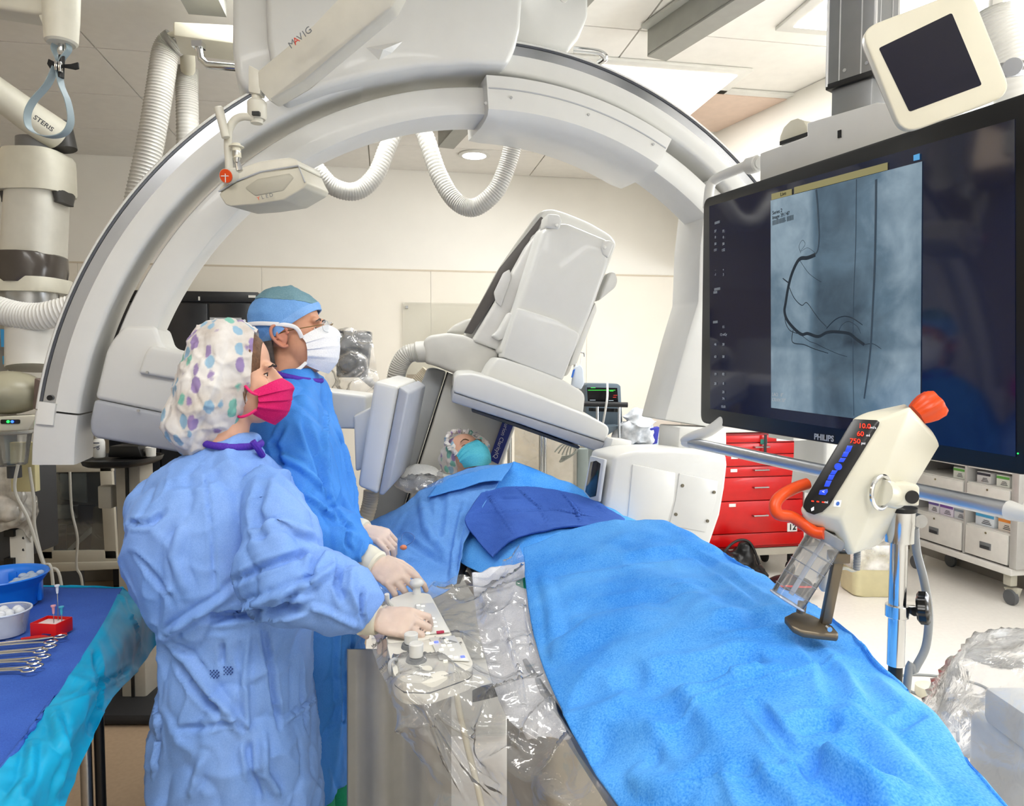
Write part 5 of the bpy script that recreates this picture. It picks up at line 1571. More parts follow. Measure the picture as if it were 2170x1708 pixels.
def bouffant(name, ells, T, par, mat, seed, cut=None, amp=.008, vox=.0045):
    mb = MB()
    for c, r, ry in ells:
        bmesh.ops.create_uvsphere(mb.bm, u_segments=28, v_segments=18, radius=1, matrix=T @ Matrix.Translation(c) @ Matrix.Rotation(ry, 4, 'Y') @ Matrix.Diagonal((*r, 1)))
    me = blob(mb, vox, 6)
    co, no = coords(me), normals(me)
    q_ = co * np.array([1, 1, .55])
    d = fbm(co, 8, seed) * amp + ((1 - ridged(q_, 9, seed + 1)) ** 9) * amp * .9 - ((1 - ridged(q_, 15, seed + 4)) ** 9) * amp * .7 + ((1 - ridged(co, 24, seed + 7)) ** 8) * amp * .5 - ((1 - ridged(q_, 38, seed + 9)) ** 7) * amp * .22
    setco(me, co + no * d[:, None])
    if cut:
        bm = bmesh.new(); bm.from_mesh(me)
        bmesh.ops.bisect_plane(bm, geom=bm.verts[:] + bm.edges[:] + bm.faces[:], plane_co=T @ V(cut[0]), plane_no=(T.to_3x3() @ V(cut[1])).normalized(), clear_outer=True)
        bm.to_mesh(me); bm.free()
    return link(name, me, mat, par, 180)
def spotted():
    m = bpy.data.materials.new('bouffant_print')
    m.use_nodes = True
    nt = m.node_tree
    b = nt.nodes['Principled BSDF']
    tc = nt.nodes.new('ShaderNodeTexCoord')
    mp = nt.nodes.new('ShaderNodeMapping'); mp.inputs['Scale'].default_value = (1, 1, .62); mp.inputs['Rotation'].default_value = (0, .35, 0)
    nt.links.new(tc.outputs['Object'], mp.inputs['Vector'])
    vo = nt.nodes.new('ShaderNodeTexVoronoi'); vo.inputs['Scale'].default_value = 33; vo.inputs['Randomness'].default_value = .85
    nz = nt.nodes.new('ShaderNodeTexNoise'); nz.inputs['Scale'].default_value = 110
    nt.links.new(tc.outputs['Object'], nz.inputs['Vector'])
    nt.links.new(mp.outputs[0], vo.inputs['Vector'])
    ad = nt.nodes.new('ShaderNodeMath'); ad.operation = 'MULTIPLY_ADD'; ad.inputs[1].default_value = .16
    nt.links.new(nz.outputs['Fac'], ad.inputs[0]); nt.links.new(vo.outputs['Distance'], ad.inputs[2])
    st = nt.nodes.new('ShaderNodeMapRange'); st.inputs['From Min'].default_value = .43; st.inputs['From Max'].default_value = .52
    st.inputs['To Min'].default_value = .8; st.inputs['To Max'].default_value = 0
    nt.links.new(ad.outputs[0], st.inputs['Value'])
    cr = nt.nodes.new('ShaderNodeValToRGB'); cr.color_ramp.interpolation = 'CONSTANT'
    e = cr.color_ramp.elements
    e[0].position = 0; e[0].color = (*lin('#7d5fa6'), 1)
    e[1].position = .45; e[1].color = (*lin('#6fa3c4'), 1)
    e.new(.75).color = (*lin('#4fae9c'), 1)
    sp = nt.nodes.new('ShaderNodeSeparateColor')
    nt.links.new(vo.outputs['Color'], sp.inputs[0]); nt.links.new(sp.outputs[0], cr.inputs[0])
    mx = nt.nodes.new('ShaderNodeMix'); mx.data_type = 'RGBA'
    n3 = nt.nodes.new('ShaderNodeTexNoise'); n3.inputs['Scale'].default_value = 14; n3.inputs['Detail'].default_value = 5
    nt.links.new(tc.outputs['Object'], n3.inputs['Vector'])
    c2 = nt.nodes.new('ShaderNodeValToRGB')
    c2.color_ramp.elements[0].position = .3; c2.color_ramp.elements[0].color = (*lin('#bdb4ac'), 1)
    c2.color_ramp.elements[1].position = .65; c2.color_ramp.elements[1].color = (*lin('#dcdad8'), 1)
    nt.links.new(n3.outputs['Fac'], c2.inputs[0])
    nt.links.new(st.outputs['Result'], mx.inputs['Factor'])
    nt.links.new(c2.outputs[0], mx.inputs['A']); nt.links.new(cr.outputs[0], mx.inputs['B'])
    nt.links.new(mx.outputs['Result'], b.inputs['Base Color'])
    b.inputs['Roughness'].default_value = .6
    return m
SPOT = spotted()
def bis(bm, co, no):
    bmesh.ops.bisect_plane(bm, geom=bm.verts[:] + bm.edges[:] + bm.faces[:], plane_co=co, plane_no=V(no).normalized(), clear_outer=True)
def limb(mb, pts, rad, n=16):
    q = catmull(pts, 14)
    mb.tube(q, .04, n, rad=[float(np.interp(i / 13 * (len(rad) - 1), range(len(rad)), rad)) for i in range(14)])
def shoes(par, pts, mat):
    for q in pts:
        me = blob(MB().ell((q[0] + .06, q[1], .04), (.14, .048, .04)).ell((q[0] - .03, q[1], .055), (.06, .045, .055)), .008, 3)
        co = coords(me); co[:, 2] = np.maximum(co[:, 2], .001); setco(me, co)
        link('shoe', me, mat, par, 180)

# ---------------------------------------------------------------- person in pale cap (near)
YN, SN = 1.72, .93
nb = P(500, 900, YN)
nur = thing('person', 'person in a pale blue gown, spotted bouffant cap and pink mask at the console', 'person', (nb.x, nb.y, 0))
TN = frame(P(503, 803, YN), (math.cos(R(12)), math.sin(R(12)), .07), (-.12, 0, 1))
wn = lambda p: TN @ (V(p) * SN)
mb = MB()
head_parts(mb, TN, SN)
sh = P(560, 1010, YN)
mb.ell(P(475, 1090, YN + .02), (.1, .15, .13)).ell(P(480, 1220, YN + .02), (.12, .14, .22)).ell(P(495, 1440, YN + .02), (.13, .15, .17))
limb(mb, [wn((-.045, 0, -.17)), P(490, 990, YN), P(478, 1060, YN)], [.045, .055, .08])
RW, RE, RS = P(793, 1312, 1.52), P(585, 1250, 1.6), P(590, 1040, 1.6)
limb(mb, [RS, RE, RW], [.04, .035, .024])
limb(mb, [P(530, 1040, 1.9), P(600, 1230, 1.95), P(690, 1300, 1.95)], [.04, .035, .024])
for s_ in (-1, 1):
    x0_, y0_ = nb.x + .03, nb.y + s_ * .09
    limb(mb, [V((x0_, y0_, .78)), V((x0_ + .01, y0_, .46)), V((x0_ - .02, y0_, .06))], [.07, .05, .038])
me = blob(mb, .0045, 4)
sockets(me, TN, SN)
nbody = link('body', me, SKIN_F, nur, 180)
eyes(TN, SN, nbody, IRIS); brows(TN, SN, nbody, M('brow_dark', '#2a1a12', .7)); lids(TN, SN, nbody, SKIN_F, BLACK)
# temple hair
mb = MB()
bmesh.ops.create_uvsphere(mb.bm, u_segments=40, v_segments=30, radius=1, matrix=Matrix.Translation((-.012, 0, .043)) @ Matrix.Diagonal((.099, .0782, .0945, 1)))
bis(mb.bm, (.068, 0, .05), (1, 0, -.12))
bis(mb.bm, (0, 0, -.012), (0, 0, -1))
hm_ = mb.mesh('h')
hm_.transform(TN @ Matrix.Diagonal((SN, SN, SN, 1)))
link('hair', thicken(hm_, .001), HAIRB, nur, 180)
for k in range(3):
    MB().tube(catmull([wn((.03 - .006 * k, -.073, .0)), wn((.032 - .005 * k, -.071, -.03)), wn((.025, -.068, -.05 - .008 * k))], 12), .0012, 6).o('hair_strand', HAIRB, nur)
secs = [(926, 436, 540, YN, .07), (945, 420, 548, YN, .08), (962, 395, 562, YN, .1), (985, 350, 580, YN, .14), (1012, 312, 596, YN, .17), (1050, 276, 622, YN, .19), (1100, 258, 640, YN, .2), (1160, 262, 652, YN, .2), (1220, 277, 662, YN, .2), (1280, 306, 664, YN, .19),
        (1340, 340, 660, YN, .18), (1400, 338, 662, YN, .19), (1500, 325, 668, YN, .2), (1600, 313, 678, YN, .21), (1708, 303, 688, YN, .22), (1850, 296, 694, YN, .23), (1960, 292, 698, YN, .235)]
arms = [([P(555, 1030, 1.64), P(585, 1090, 1.58), P(600, 1160, 1.54), P(600, 1228, 1.52), P(675, 1248, 1.5), P(740, 1272, 1.51), P(785, 1304, 1.52)], [.055, .07, .08, .085, .085, .074, .045]),
        ([P(500, 1030, 1.86), P(560, 1180, 1.92), P(640, 1270, 1.95), P(720, 1300, 1.95)], [.09, .085, .07, .04])]
gl = [([(430, 945), (440, 1050), (452, 1180), (456, 1290)], .006, -.007), ([(258, 1110), (320, 1108), (352, 1080)], .012, -.012), ([(345, 1350), (400, 1312), (460, 1275), (500, 1250)], .014, .016), ([(430, 1312), (520, 1300), (600, 1296), (655, 1285)], .016, -.026),
      ([(520, 1130), (600, 1108), (680, 1140)], .016, .012), ([(480, 1240), (560, 1200), (640, 1175), (700, 1160)], .014, -.012), ([(500, 1290), (590, 1262), (660, 1235), (720, 1190)], .012, .014), ([(585, 1300), (620, 1262), (640, 1230)], .012, -.012),
      ([(690, 1150), (660, 1195), (650, 1240)], .012, -.014), ([(720, 1180), (715, 1240), (735, 1290)], .012, -.012), ([(745, 1200), (742, 1250), (760, 1300)], .01, .01), ([(640, 1280), (700, 1300), (770, 1335)], .012, .008), ([(770, 1250), (765, 1290), (775, 1330)], .008, -.01),
      ([(555, 1320), (575, 1420), (592, 1545)], .012, -.014), ([(525, 1330), (518, 1450), (525, 1580)], .012, .01), ([(345, 1355), (400, 1400), (450, 1470), (520, 1560)], .018, .012), ([(370, 1400), (420, 1470), (480, 1520)], .014, -.012),
      ([(330, 1480), (340, 1560), (322, 1650)], .01, .01), ([(365, 1545), (440, 1540), (500, 1530), (530, 1560)], .01, -.009), ([(600, 1530), (660, 1490), (670, 1460)], .01, .008), ([(525, 1560), (530, 1640), (560, 1710)], .012, -.012), ([(560, 1560), (560, 1640), (600, 1700)], .014, .012),
      ([(290, 1180), (340, 1240), (370, 1290)], .012, -.009), ([(390, 1100), (370, 1180), (400, 1270)], .02, .01), ([(340, 1030), (420, 1020), (480, 1000)], .02, -.006), ([(560, 1010), (540, 1080), (560, 1160)], .02, -.01), ([(640, 1400), (640, 1480), (655, 1560)], .012, -.01), ([(430, 1600), (400, 1700)], .014, .01), ([(470, 1360), (470, 1420)], .01, -.01)]
me = gown(secs, arms, .0065, 11, .006, gl)
link('gown', me, GOWN1, nur, 180)
c_ = P(494, 938, YN)
ring = [c_ + V((.062 * math.cos(t), .08 * math.sin(t), -.0 - .006 * math.cos(t))) for t in [2 * math.pi * i / 40 for i in range(41)]]
MB().tube(ring, .0085, 10).o('neck_binding', PURPLE, nur)
MB().tube(catmull([P(535, 935, YN - .06), P(546, 950, YN - .05), P(556, 965, YN - .02)], 10), .008, 8).o('neck_binding', PURPLE, nur)
bouffant('bouffant_cap', [((-.055, 0, -.02), (.098, .106, .158), R(24)), ((-.016, 0, .047), (.11, .092, .105), 0), ((-.1, 0, -.09), (.085, .085, .1), R(20))], TN @ Matrix.Diagonal((SN, SN, SN, 1)), nur, SPOT, 3, ((.05, 0, .05), (1, 0, -.12)), amp=.009)
mk, mr_ = mask(TN, SN, nur, cloth('mask_pink', '#c40f5c', '#dc2472', 400, .7), 66, -.006, -.128, 3, 1.6)
for j, tgt in ((6, (.03, -.074, -.022)), (27, (.012, -.062, -.098))):
    p0 = mr_[j][0]
    MB().tube(catmull([p0, p0.lerp(wn(tgt), .5) + V((0, -.004, -.003)), wn(tgt), wn((tgt[0] - .012, -.045, tgt[2] + .002))], 14), .0034, 8).o('ear_loop', M('loop_pink', '#dc1f6a', .6), mk)
hm, _ = hand(RW, P(885, 1322, 1.5) - RW, (-.1, -.55, .83), 1, [(28, 62, 45), (34, 66, 48), (40, 66, 48), (44, 66, 46)], [((.8, .35, -.5), .045, .0125), ((.85, -.1, -.5), .03, .011), ((.8, -.3, -.5), .024, .0095)], .93)
link('gloved_hand', hm, GLOVE, nur, 180)
ax_ = (P(885, 1322, 1.5) - RW).normalized()
MB().tube([RW + ax_ * k for k in (-.035, -.03, -.022, -.012, -.003, .004, .01)], .03, 24, rad=[.034, .037, .0345, .036, .0335, .034, .031]).o('glove_cuff', CUFF, nur)
lh, _ = hand(P(735, 1305, 1.95), (.9, -.2, -.25), (0, .3, .9), -1, [(25, 30, 20)] * 4, [((.8, .5, -.2), .04, .012), ((.9, .2, -.2), .03, .011), ((.9, .1, -.2), .02, .0095)], .93)
link('gloved_hand', lh, GLOVE, nur, 180)
shoes(nur, [(nb.x, nb.y - .09), (nb.x, nb.y + .09)], M('shoe_grey', '#4a4f58', .6))
# woven vent patches on the gown back
for x in (455, 484):
    q = onto(nur.children[[c.name.split('.')[0] for c in nur.children].index('gown')], x, 1428 - (x - 455) * .25, .001)
    mb = MB()
    for i in range(6):
        for j in range(5):
            if (i + j) % 2 == 0:
                mb.box(q + V((-.009 + i * .0036, -.0005, -.0085 + j * .004)), (.0024, .003, .0026))
    mb.o('gown_mark', M('mark_navy', '#2c4a8c', .7), nur)

# ---------------------------------------------------------------- person in skull cap (behind)
YD, SD = 2.1, 1.0
dbp = P(635, 900, YD)
doc = thing('person', 'person in a deeper blue gown, glasses and white mask behind the spotted cap', 'person', (dbp.x, dbp.y, 0))
TD = frame(P(619, 710, YD), (1, .04, .17), (-.17, 0, 1))
wd_ = lambda p: TD @ (V(p) * SD)
mb = MB()
head_parts(mb, TD, SD)
mb.ell(P(625, 960, YD), (.09, .15, .13)).ell(P(635, 1110, YD), (.11, .15, .22)).ell(P(640, 1330, YD), (.12, .15, .18))
limb(mb, [wd_((-.045, 0, -.17)), P(618, 850, YD), P(622, 920, YD)], [.05, .06, .08])
DW, DE, DS = P(790, 1190, 1.87), P(625, 1135, 1.9), P(615, 930, 1.93)
limb(mb, [DS, DE, DW], [.045, .038, .026])
LWp = P(765, 1122, 2.22)
limb(mb, [P(630, 930, 2.27), P(650, 1090, 2.3), LWp], [.045, .038, .026])
for s_ in (-1, 1):
    x0_, y0_ = dbp.x + .02, dbp.y + s_ * .1
    limb(mb, [V((x0_, y0_, .8)), V((x0_ + .01, y0_, .47)), V((x0_ - .02, y0_, .06))], [.07, .05, .04])
me = blob(mb, .0045, 4)
sockets(me, TD, SD)
dbody = link('body', me, SKIN_M, doc, 180)
eyes(TD, SD, dbody, IRIS); brows(TD, SD, dbody, HAIRG); lids(TD, SD, dbody, SKIN_M)
for y in (-1, 1):
    ear(TD, SD, y, dbody, M('skin_ear', '#c4836a', .5, sub=.15))
for k in range(14):
    f = k / 13
    MB().tube([wd_((-.045 - .05 * f, -.072 + .03 * f * f, -.012)), wd_((-.05 - .045 * f, -.0705 + .03 * f * f, -.045)), wd_((-.05 - .03 * f, -.0635 + .025 * f * f, -.085))], .006, 8, rad=[.008, .008, .004]).o('hair_patch', HAIRG, doc)
secs = [(786, 594, 668, YD, .074), (798, 588, 676, YD, .085), (815, 572, 690, YD, .12), (845, 545, 702, YD, .18), (885, 525, 714, YD, .215), (940, 512, 733, YD, .22), (1010, 503, 748, YD, .21), (1100, 500, 762, YD, .2), (1200, 500, 770, YD, .2), (1300, 503, 772, YD, .2), (1400, 505, 769, YD, .2), (1500, 507, 760, YD, .2), (1600, 510, 750, YD, .2), (1652, 512, 742, YD, .2)]
arms = [([P(600, 880, 1.98), P(622, 960, 1.93), P(640, 1040, 1.9), P(650, 1110, 1.88), P(715, 1150, 1.88), P(775, 1182, 1.88)], [.09, .1, .095, .09, .078, .05]),
        ([P(630, 890, 2.22), P(650, 1000, 2.3), P(690, 1090, 2.3), P(752, 1118, 2.23)], [.09, .09, .075, .045])]
dl = [([(690, 850), (688, 920), (690, 1000), (715, 1110)], .012, .012), ([(640, 880), (670, 960), (700, 1060)], .02, -.012), ([(580, 960), (640, 990), (700, 1050)], .014, .012), ([(700, 1060), (720, 1100), (760, 1130)], .012, -.012), ([(640, 1040), (700, 1090), (740, 1110)], .012, .012),
      ([(740, 1110), (735, 1150), (750, 1180)], .01, -.01), ([(770, 1140), (760, 1180), (765, 1200)], .008, .008), ([(710, 900), (730, 960), (745, 1040)], .012, -.008), ([(720, 1250), (715, 1400), (720, 1560)], .014, .01), ([(750, 1280), (745, 1400), (740, 1520)], .012, -.012), ([(690, 1540), (740, 1530)], .008, -.006), ([(600, 900), (580, 940), (600, 1000)], .014, -.01)]
me = gown(secs, arms, .0065, 23, .005, dl)
link('gown', me, GOWN2, doc, 180)
c_ = P(632, 796, YD)
ring = [c_ + V((.064 * math.cos(t), .09 * math.sin(t), -.002 - .014 * math.cos(t))) for t in [2 * math.pi * i / 40 for i in range(41)]]
MB().tube(ring, .008, 10).o('neck_binding', PURPLE, doc)
# green scrub trousers
mb = MB()
for s_ in (-1, 1):
    mb.tube(catmull([V((dbp.x + .035, dbp.y + s_ * .09, z)) for z in (.6, .45, .3, .1)], 16), .075, 20, rad=[float(np.interp(i, [0, 8, 15], [.05, .07, .085])) for i in range(16)])
mb.ell((dbp.x + .01, dbp.y, .62), (.06, .12, .06))
link('scrub_trousers', blob(mb, .01, 3), cloth('scrub_green', '#0b7a58', '#149066', 300), doc, 180)
shoes(doc, [(dbp.x, dbp.y - .1), (dbp.x, dbp.y + .1)], M('shoe_black', '#1c1d20', .5))
# skull cap
CAPB = cloth('cap_blue', '#5f93d2', '#78a8e2', 400, .7)
def skullcap(k, keep):
    mb = MB()
    bmesh.ops.create_uvsphere(mb.bm, u_segments=64, v_segments=48, radius=1, matrix=Matrix.Translation((-.014, 0, .045)) @ Matrix.Diagonal((.1 * k, .08 * k, .094 * k, 1)))
    for pc, pn_ in keep:
        bis(mb.bm, pc, pn_)
    me = mb.mesh('c')
    me.transform(TD @ Matrix.Diagonal((SD, SD, SD, 1)))
    co, no = coords(me), normals(me)
    setco(me, co + no * (fbm(co, 22, 8) * .0045 + (1 - ridged(co, 16, 9)) ** 8 * .004)[:, None])
    return thicken(me, .0015)
E0 = ((0, 0, .012), (.52, 0, -1))
link('skull_cap', skullcap(1.06, [E0]), CAPB, doc, 60)
link('cap_band', skullcap(1.085, [E0, ((0, 0, .036), (-.52, 0, 1))]), cloth('cap_band_blue', '#6c9edb', '#86b2e8', 400), doc, 60)
link('cap_crown', skullcap(1.075, [((0, 0, .1), (-.25, 0, -1))]), cloth('cap_crown_grey', '#5f8592', '#789aa6', 300), doc, 60)
mk, mr_ = mask(TD, SD, doc, cloth('mask_white', '#d9dce2', '#f0f1f4', 400, .7), 68, .012, -.13, 3, 1.0)
n_ = (UPZ * .3 + V((0, -1, 0))).normalized()
p0 = mr_[1][0]
MB().tube(catmull([p0, wd_((.03, -.083, .015)), wd_((-.04, -.088, .035)), wd_((-.1, -.06, .045)), wd_((-.122, -.0, .045))], 30), .006, 10, flat=(V((0, 1, 0)), .35)).o('mask_strap', M('strap_white', '#e8e9ec', .7), mk)
p0 = mr_[31][0]
MB().tube(catmull([p0, wd_((.01, -.072, -.108)), wd_((-.05, -.066, -.11)), wd_((-.1, -.03, -.1))], 24), .005, 10, flat=(V((0, 1, 0)), .35)).o('mask_strap', M('strap_white'), mk)
for pts in ([(-.118, -.01, .045), (-.135, -.02, .05), (-.128, -.025, .03)], [(-.118, -.01, .045), (-.14, -.02, .035), (-.148, -.02, .01)], [(-.118, -.01, .045), (-.13, -.01, .06), (-.122, -.02, .062)]):
    MB().tube(catmull([wd_(p) for p in pts], 10), .004, 8, flat=(V((0, 1, 0)), .4)).o('tie_tail', M('strap_white'), mk)
# rimless glasses
gl_ = thing('eyeglasses', 'thin rimless eyeglasses worn above the white mask', 'glasses', wd_((.1, 0, .008)))
LENS = M('lens_glass', '#dfe8ee', .04, alpha=.14, spec=.6)
for y in (-1, 1):
    c_ = wd_((.114, y * .032, .004))
    fx, fy, fz = TD.to_3x3().col[0], TD.to_3x3().col[1], TD.to_3x3().col[2]
    pts = []
    for i in range(28):
        t = 2 * math.pi * i / 28
        ct, st = math.cos(t), math.sin(t)
        pts.append(c_ + fy * (.024 * math.copysign(abs(ct) ** .6, ct)) + fz * (.0165 * math.copysign(abs(st) ** .6, st)) - fx * (.01 * abs(ct) * (1 if ct * y > 0 else .2)))
    MB().prism(pts, fx * .0015).o('lens', LENS, gl_)
    MB().tube(pts + [pts[0]], .0008, 6).o('lens_edge', M('lens_rim', '#b9c0c6', .2, .3), gl_)
    MB().tube(catmull([wd_((.108, y * .054, .01)), wd_((.06, y * .073, .008)), wd_((.0, y * .079, .006)), wd_((-.03, y * .078, -.004))], 20), .0013, 6).o('temple', M('temple_gold', '#8a7048', .3, .8), gl_)
MB().tube(catmull([wd_((.116, -.01, .01)), wd_((.124, 0, .013)), wd_((.116, .01, .01))], 10), .0011, 6).o('bridge', M('temple_gold'), gl_)
hm, _ = hand(DW, P(888, 1252, 1.8) - DW, (.1, -.62, .78), 1, [(14, 30, 26), (22, 34, 28), (30, 38, 30), (36, 42, 30)], [((.8, .5, -.4), .045, .0125), ((.9, .2, -.4), .03, .011), ((.9, 0, -.4), .026, .0095)], 1.0)
link('gloved_hand', hm, GLOVE, doc, 180)
ax_ = (P(888, 1252, 1.8) - DW).normalized()
MB().tube([DW + ax_ * k for k in (-.055, -.045, -.03, -.015, .0, .014, .02)], .03, 24, rad=[.036, .039, .036, .0375, .036, .037, .032]).o('glove_cuff', CUFF, doc)
hm, _ = hand(LWp, P(850, 1150, 2.16) - LWp, (.15, -.35, .92), -1, [(30, 46, 34), (34, 50, 36), (38, 52, 36), (42, 52, 36)], [((.85, .35, -.42), .046, .0125), ((.95, -.15, -.5), .034, .011), ((.9, -.2, -.5), .028, .0095)], 1.02)
link('gloved_hand', hm, GLOVE, doc, 180)
ax_ = (P(850, 1150, 2.16) - LWp).normalized()
MB().tube([LWp + ax_ * k for k in (-.03, -.024, -.012, .0, .01, .018)], .03, 24, rad=[.034, .036, .034, .0355, .0345, .031]).o('glove_cuff', CUFF, doc)
# guide wire held at the fingers
gw = thing('guide_wire', 'thin looped wire with small orange hub at the far gloved hand', 'wire', P(850, 1160, 2.12))
MB().tube(catmull([P(852, 1160, 2.13), P(872, 1150, 2.12), P(878, 1138, 2.13), P(868, 1129, 2.15), P(855, 1130, 2.16), P(850, 1145, 2.15)], 30), .0012, 6).o('wire', M('wire_blue', '#4a6ea8', .3), gw)
MB().ell(P(855, 1160, 2.12), (.011, .008, .008)).o('wire_hub', M('hub_orange', '#d9825a', .4), gw)

# ---------------------------------------------------------------- patient
pat = thing('person', 'patient lying under the drapes with teal mask and frilly pale cap', 'person', P(985, 980, 2.8))
TP = frame(P(990, 975, 2.78), (.32, -.5, .8), (-.35, .78, .5))
SP_ = .9
wp = lambda p: TP @ (V(p) * SP_)
mb = MB()
def hp_only(mb):
    head_parts(mb, TP, SP_)
hp_only(mb)
z_ = .925
ln = lambda t, o, z: TA.lerp(TB, t) + ts * o + UPZ * z
limb(mb, [wp((-.05, 0, -.2)), ln(.86, 0, z_ + .03), ln(.8, 0, z_ + .02)], [.05, .06, .07])
limb(mb, [ln(.82, -.1, z_), ln(.66, .03, z_), ln(.5, .08, z_)], [.045, .045, .04])
limb(mb, [ln(.82, .1, z_), ln(.66, .08, z_), ln(.5, .1, z_)], [.05, .055, .05])
for s_ in (-1, 1):
    limb(mb, [ln(.52, .09 + s_ * .05, z_ - .005), ln(.34, .1 + s_ * .05, z_ - .005), ln(.17, .1 + s_ * .05, z_ - .005)], [.04, .035, .028])
    limb(mb, [ln(.82, s_ * .1, z_), ln(.74, .02 + s_ * .11, z_ - .01), ln(.68, .04 + s_ * .11, z_ - .01)], [.033, .028, .022])
me = blob(mb, .005, 4)
sockets(me, TP, SP_)
pb = link('body', me, SKIN_F, pat, 180)
brows(TP, SP_, pb, HAIRB); eyes(TP, SP_, pb, IRIS); lids(TP, SP_, pb, SKIN_F, BLACK)
bouffant('frilled_cap', [((-.035, 0, .05), (.098, .098, .09), 0)], TP @ Matrix.Diagonal((SP_, SP_, SP_, 1)), pat, SPOT, 12, ((.05, 0, 0), (1, 0, 0)), .008)
fr = []
for i in range(120):
    t = 2 * math.pi * i / 120
    w_2 = .007 * math.sin(i * 1.9)
    fr.append(wp((.048 + w_2, math.cos(t) * .094, .052 + math.sin(t) * .086)))
MB().tube(fr + [fr[0]], .009, 8, rad=[.008 + .004 * math.sin(i * 2.7) for i in range(121)]).o('cap_frill', SPOT, pat)
mask(TP, SP_, pat, cloth('mask_teal', '#3fb4cc', '#6fd0e0', 400, .7), 66, .0, -.125, 3, 1.2)
# head pillow in clear film
pw = thing('head_pillow', 'pale pillow in crumpled clear film beside the patient head', 'pillow', P(900, 1020, 2.8))
me = blob(MB().ell(P(930, 1022, 2.85), (.17, .16, .05)).ell(P(885, 1015, 2.75), (.1, .1, .055)), .01, 4)
co, no = coords(me), normals(me)
setco(me, co + no * (fbm(co, 16, 3) * .01)[:, None])
link('pillow_body', me, cloth('pillow_white', '#d6d6d2', '#e6e6e2', 200), pw, 180)
g = [[P(*p) for p in r] for r in ([(835, 1005, 2.75), (880, 1002, 2.8), (935, 1000, 2.85)], [(845, 1020, 2.62), (890, 1012, 2.62), (940, 1015, 2.62)], [(860, 1040, 2.6), (895, 1040, 2.58), (930, 1045, 2.57)])]
me = sheet(g, 40, 30, 0, .012, 18, 5, .01, 14)
link('pillow_film', me, clear_plastic('clear_film'), pw, 180)
# ================================================================ instrument table at the left
ZT = .9
it = thing('instrument_table', 'instrument table covered with a navy cloth and shiny turquoise side drape', 'table', PZ(60, 1400, ZT).xy.to_3d())
top = [PZ(258, 1245, ZT), PZ(215, 1330, ZT), PZ(130, 1460, ZT), PZ(60, 1560, ZT), PZ(0, 1640, ZT), PZ(-60, 1730, ZT)]
bl, fl_ = V((-2.3, top[0].y + .02, ZT)), V((-2.3, top[-1].y, ZT))
mb = MB()
rows = []
for k in range(6):
    a = top[k].copy()
    rows.append([V((-2.3, a.y, ZT)), V((-1.9, a.y, ZT)), V((-1.5, a.y, ZT)), V((a.x - .08, a.y, ZT)), a])
me = sheet(rows, 60, 60, .006, .004, 7, 4, .002, 6)
link('table_cloth', me, cloth('cloth_royal', '#2f52a6', '#3f66bc', 420, .8), it, 180)
MB().prism([bl - UPZ * .012, V((top[0].x - .01, top[0].y, ZT - .012)), V((top[-1].x - .01, top[-1].y, ZT - .012)), fl_ - UPZ * .012], (0, 0, -.03), .004).o('table_board', STEEL, it)
hem = [P(348, 1342, 2.05), P(288, 1424, 1.8), P(236, 1484, 1.5), P(190, 1585, 1.29), P(130, 1712, 1.12), P(90, 1810, .99)]
mid = [top[k].lerp(hem[k], .5) + V((.02, 0, .03)) for k in range(6)]
q25 = [top[k].lerp(hem[k], .12) + V((.012, 0, .012)) for k in range(6)]
g = [[top[k] + V((0, 0, .004)), q25[k], mid[k], top[k].lerp(hem[k], .8), hem[k]] for k in range(6)]
TURQ = M('turquoise_film', '#0b98c4', .42, var=.12, vs_=9, spec=.3, bump=.08, bs=22)
lines = [([(255, 1255), (290, 1330), (300, 1400)], .008, .008), ([(200, 1370), (215, 1450), (190, 1560)], .012, -.012), ([(110, 1500), (140, 1600), (110, 1700)], .012, .01), ([(150, 1480), (230, 1440), (290, 1410)], .01, -.008), ([(70, 1570), (60, 1650), (20, 1700)], .01, .01)]
me = sheet(g, 70, 110, .0015, .012, 6, 14, .007, 6, lines=lines)
link('side_drape', me, TURQ, it, 180)
g = [[top[0] + V((0, .01, .004)), V((-1.4, top[0].y + .02, ZT)), V((-2.3, top[0].y + .02, ZT))], [hem[0] + V((-.02, .03, 0)), V((-1.4, top[0].y + .06, .7)), V((-2.3, top[0].y + .06, .7))]]
me = sheet(g, 40, 14, .0015, .01, 10, 15)
link('side_drape', me, TURQ, it, 180)
for q in (P(183, 1640, 1.68), P(-60, 1640, 1.68)):
    MB().cyl((q.x, q.y, 0), (q.x, q.y, ZT - .04), .0135, n=16).o('table_leg', STEEL, it)
    MB().cyl((q.x + .022, q.y + .02, 0.02), (q.x + .022, q.y + .02, ZT - .04), .012, n=16).o('table_leg', BLACK, it)
    MB().cyl((q.x + .01, q.y, .3), (q.x + .01, q.y, .31), .04).o('leg_collar', STEEL, it)

def at_table(px, py, dz=0.0):
    return PZ(px, py, ZT + .006) + UPZ * dz
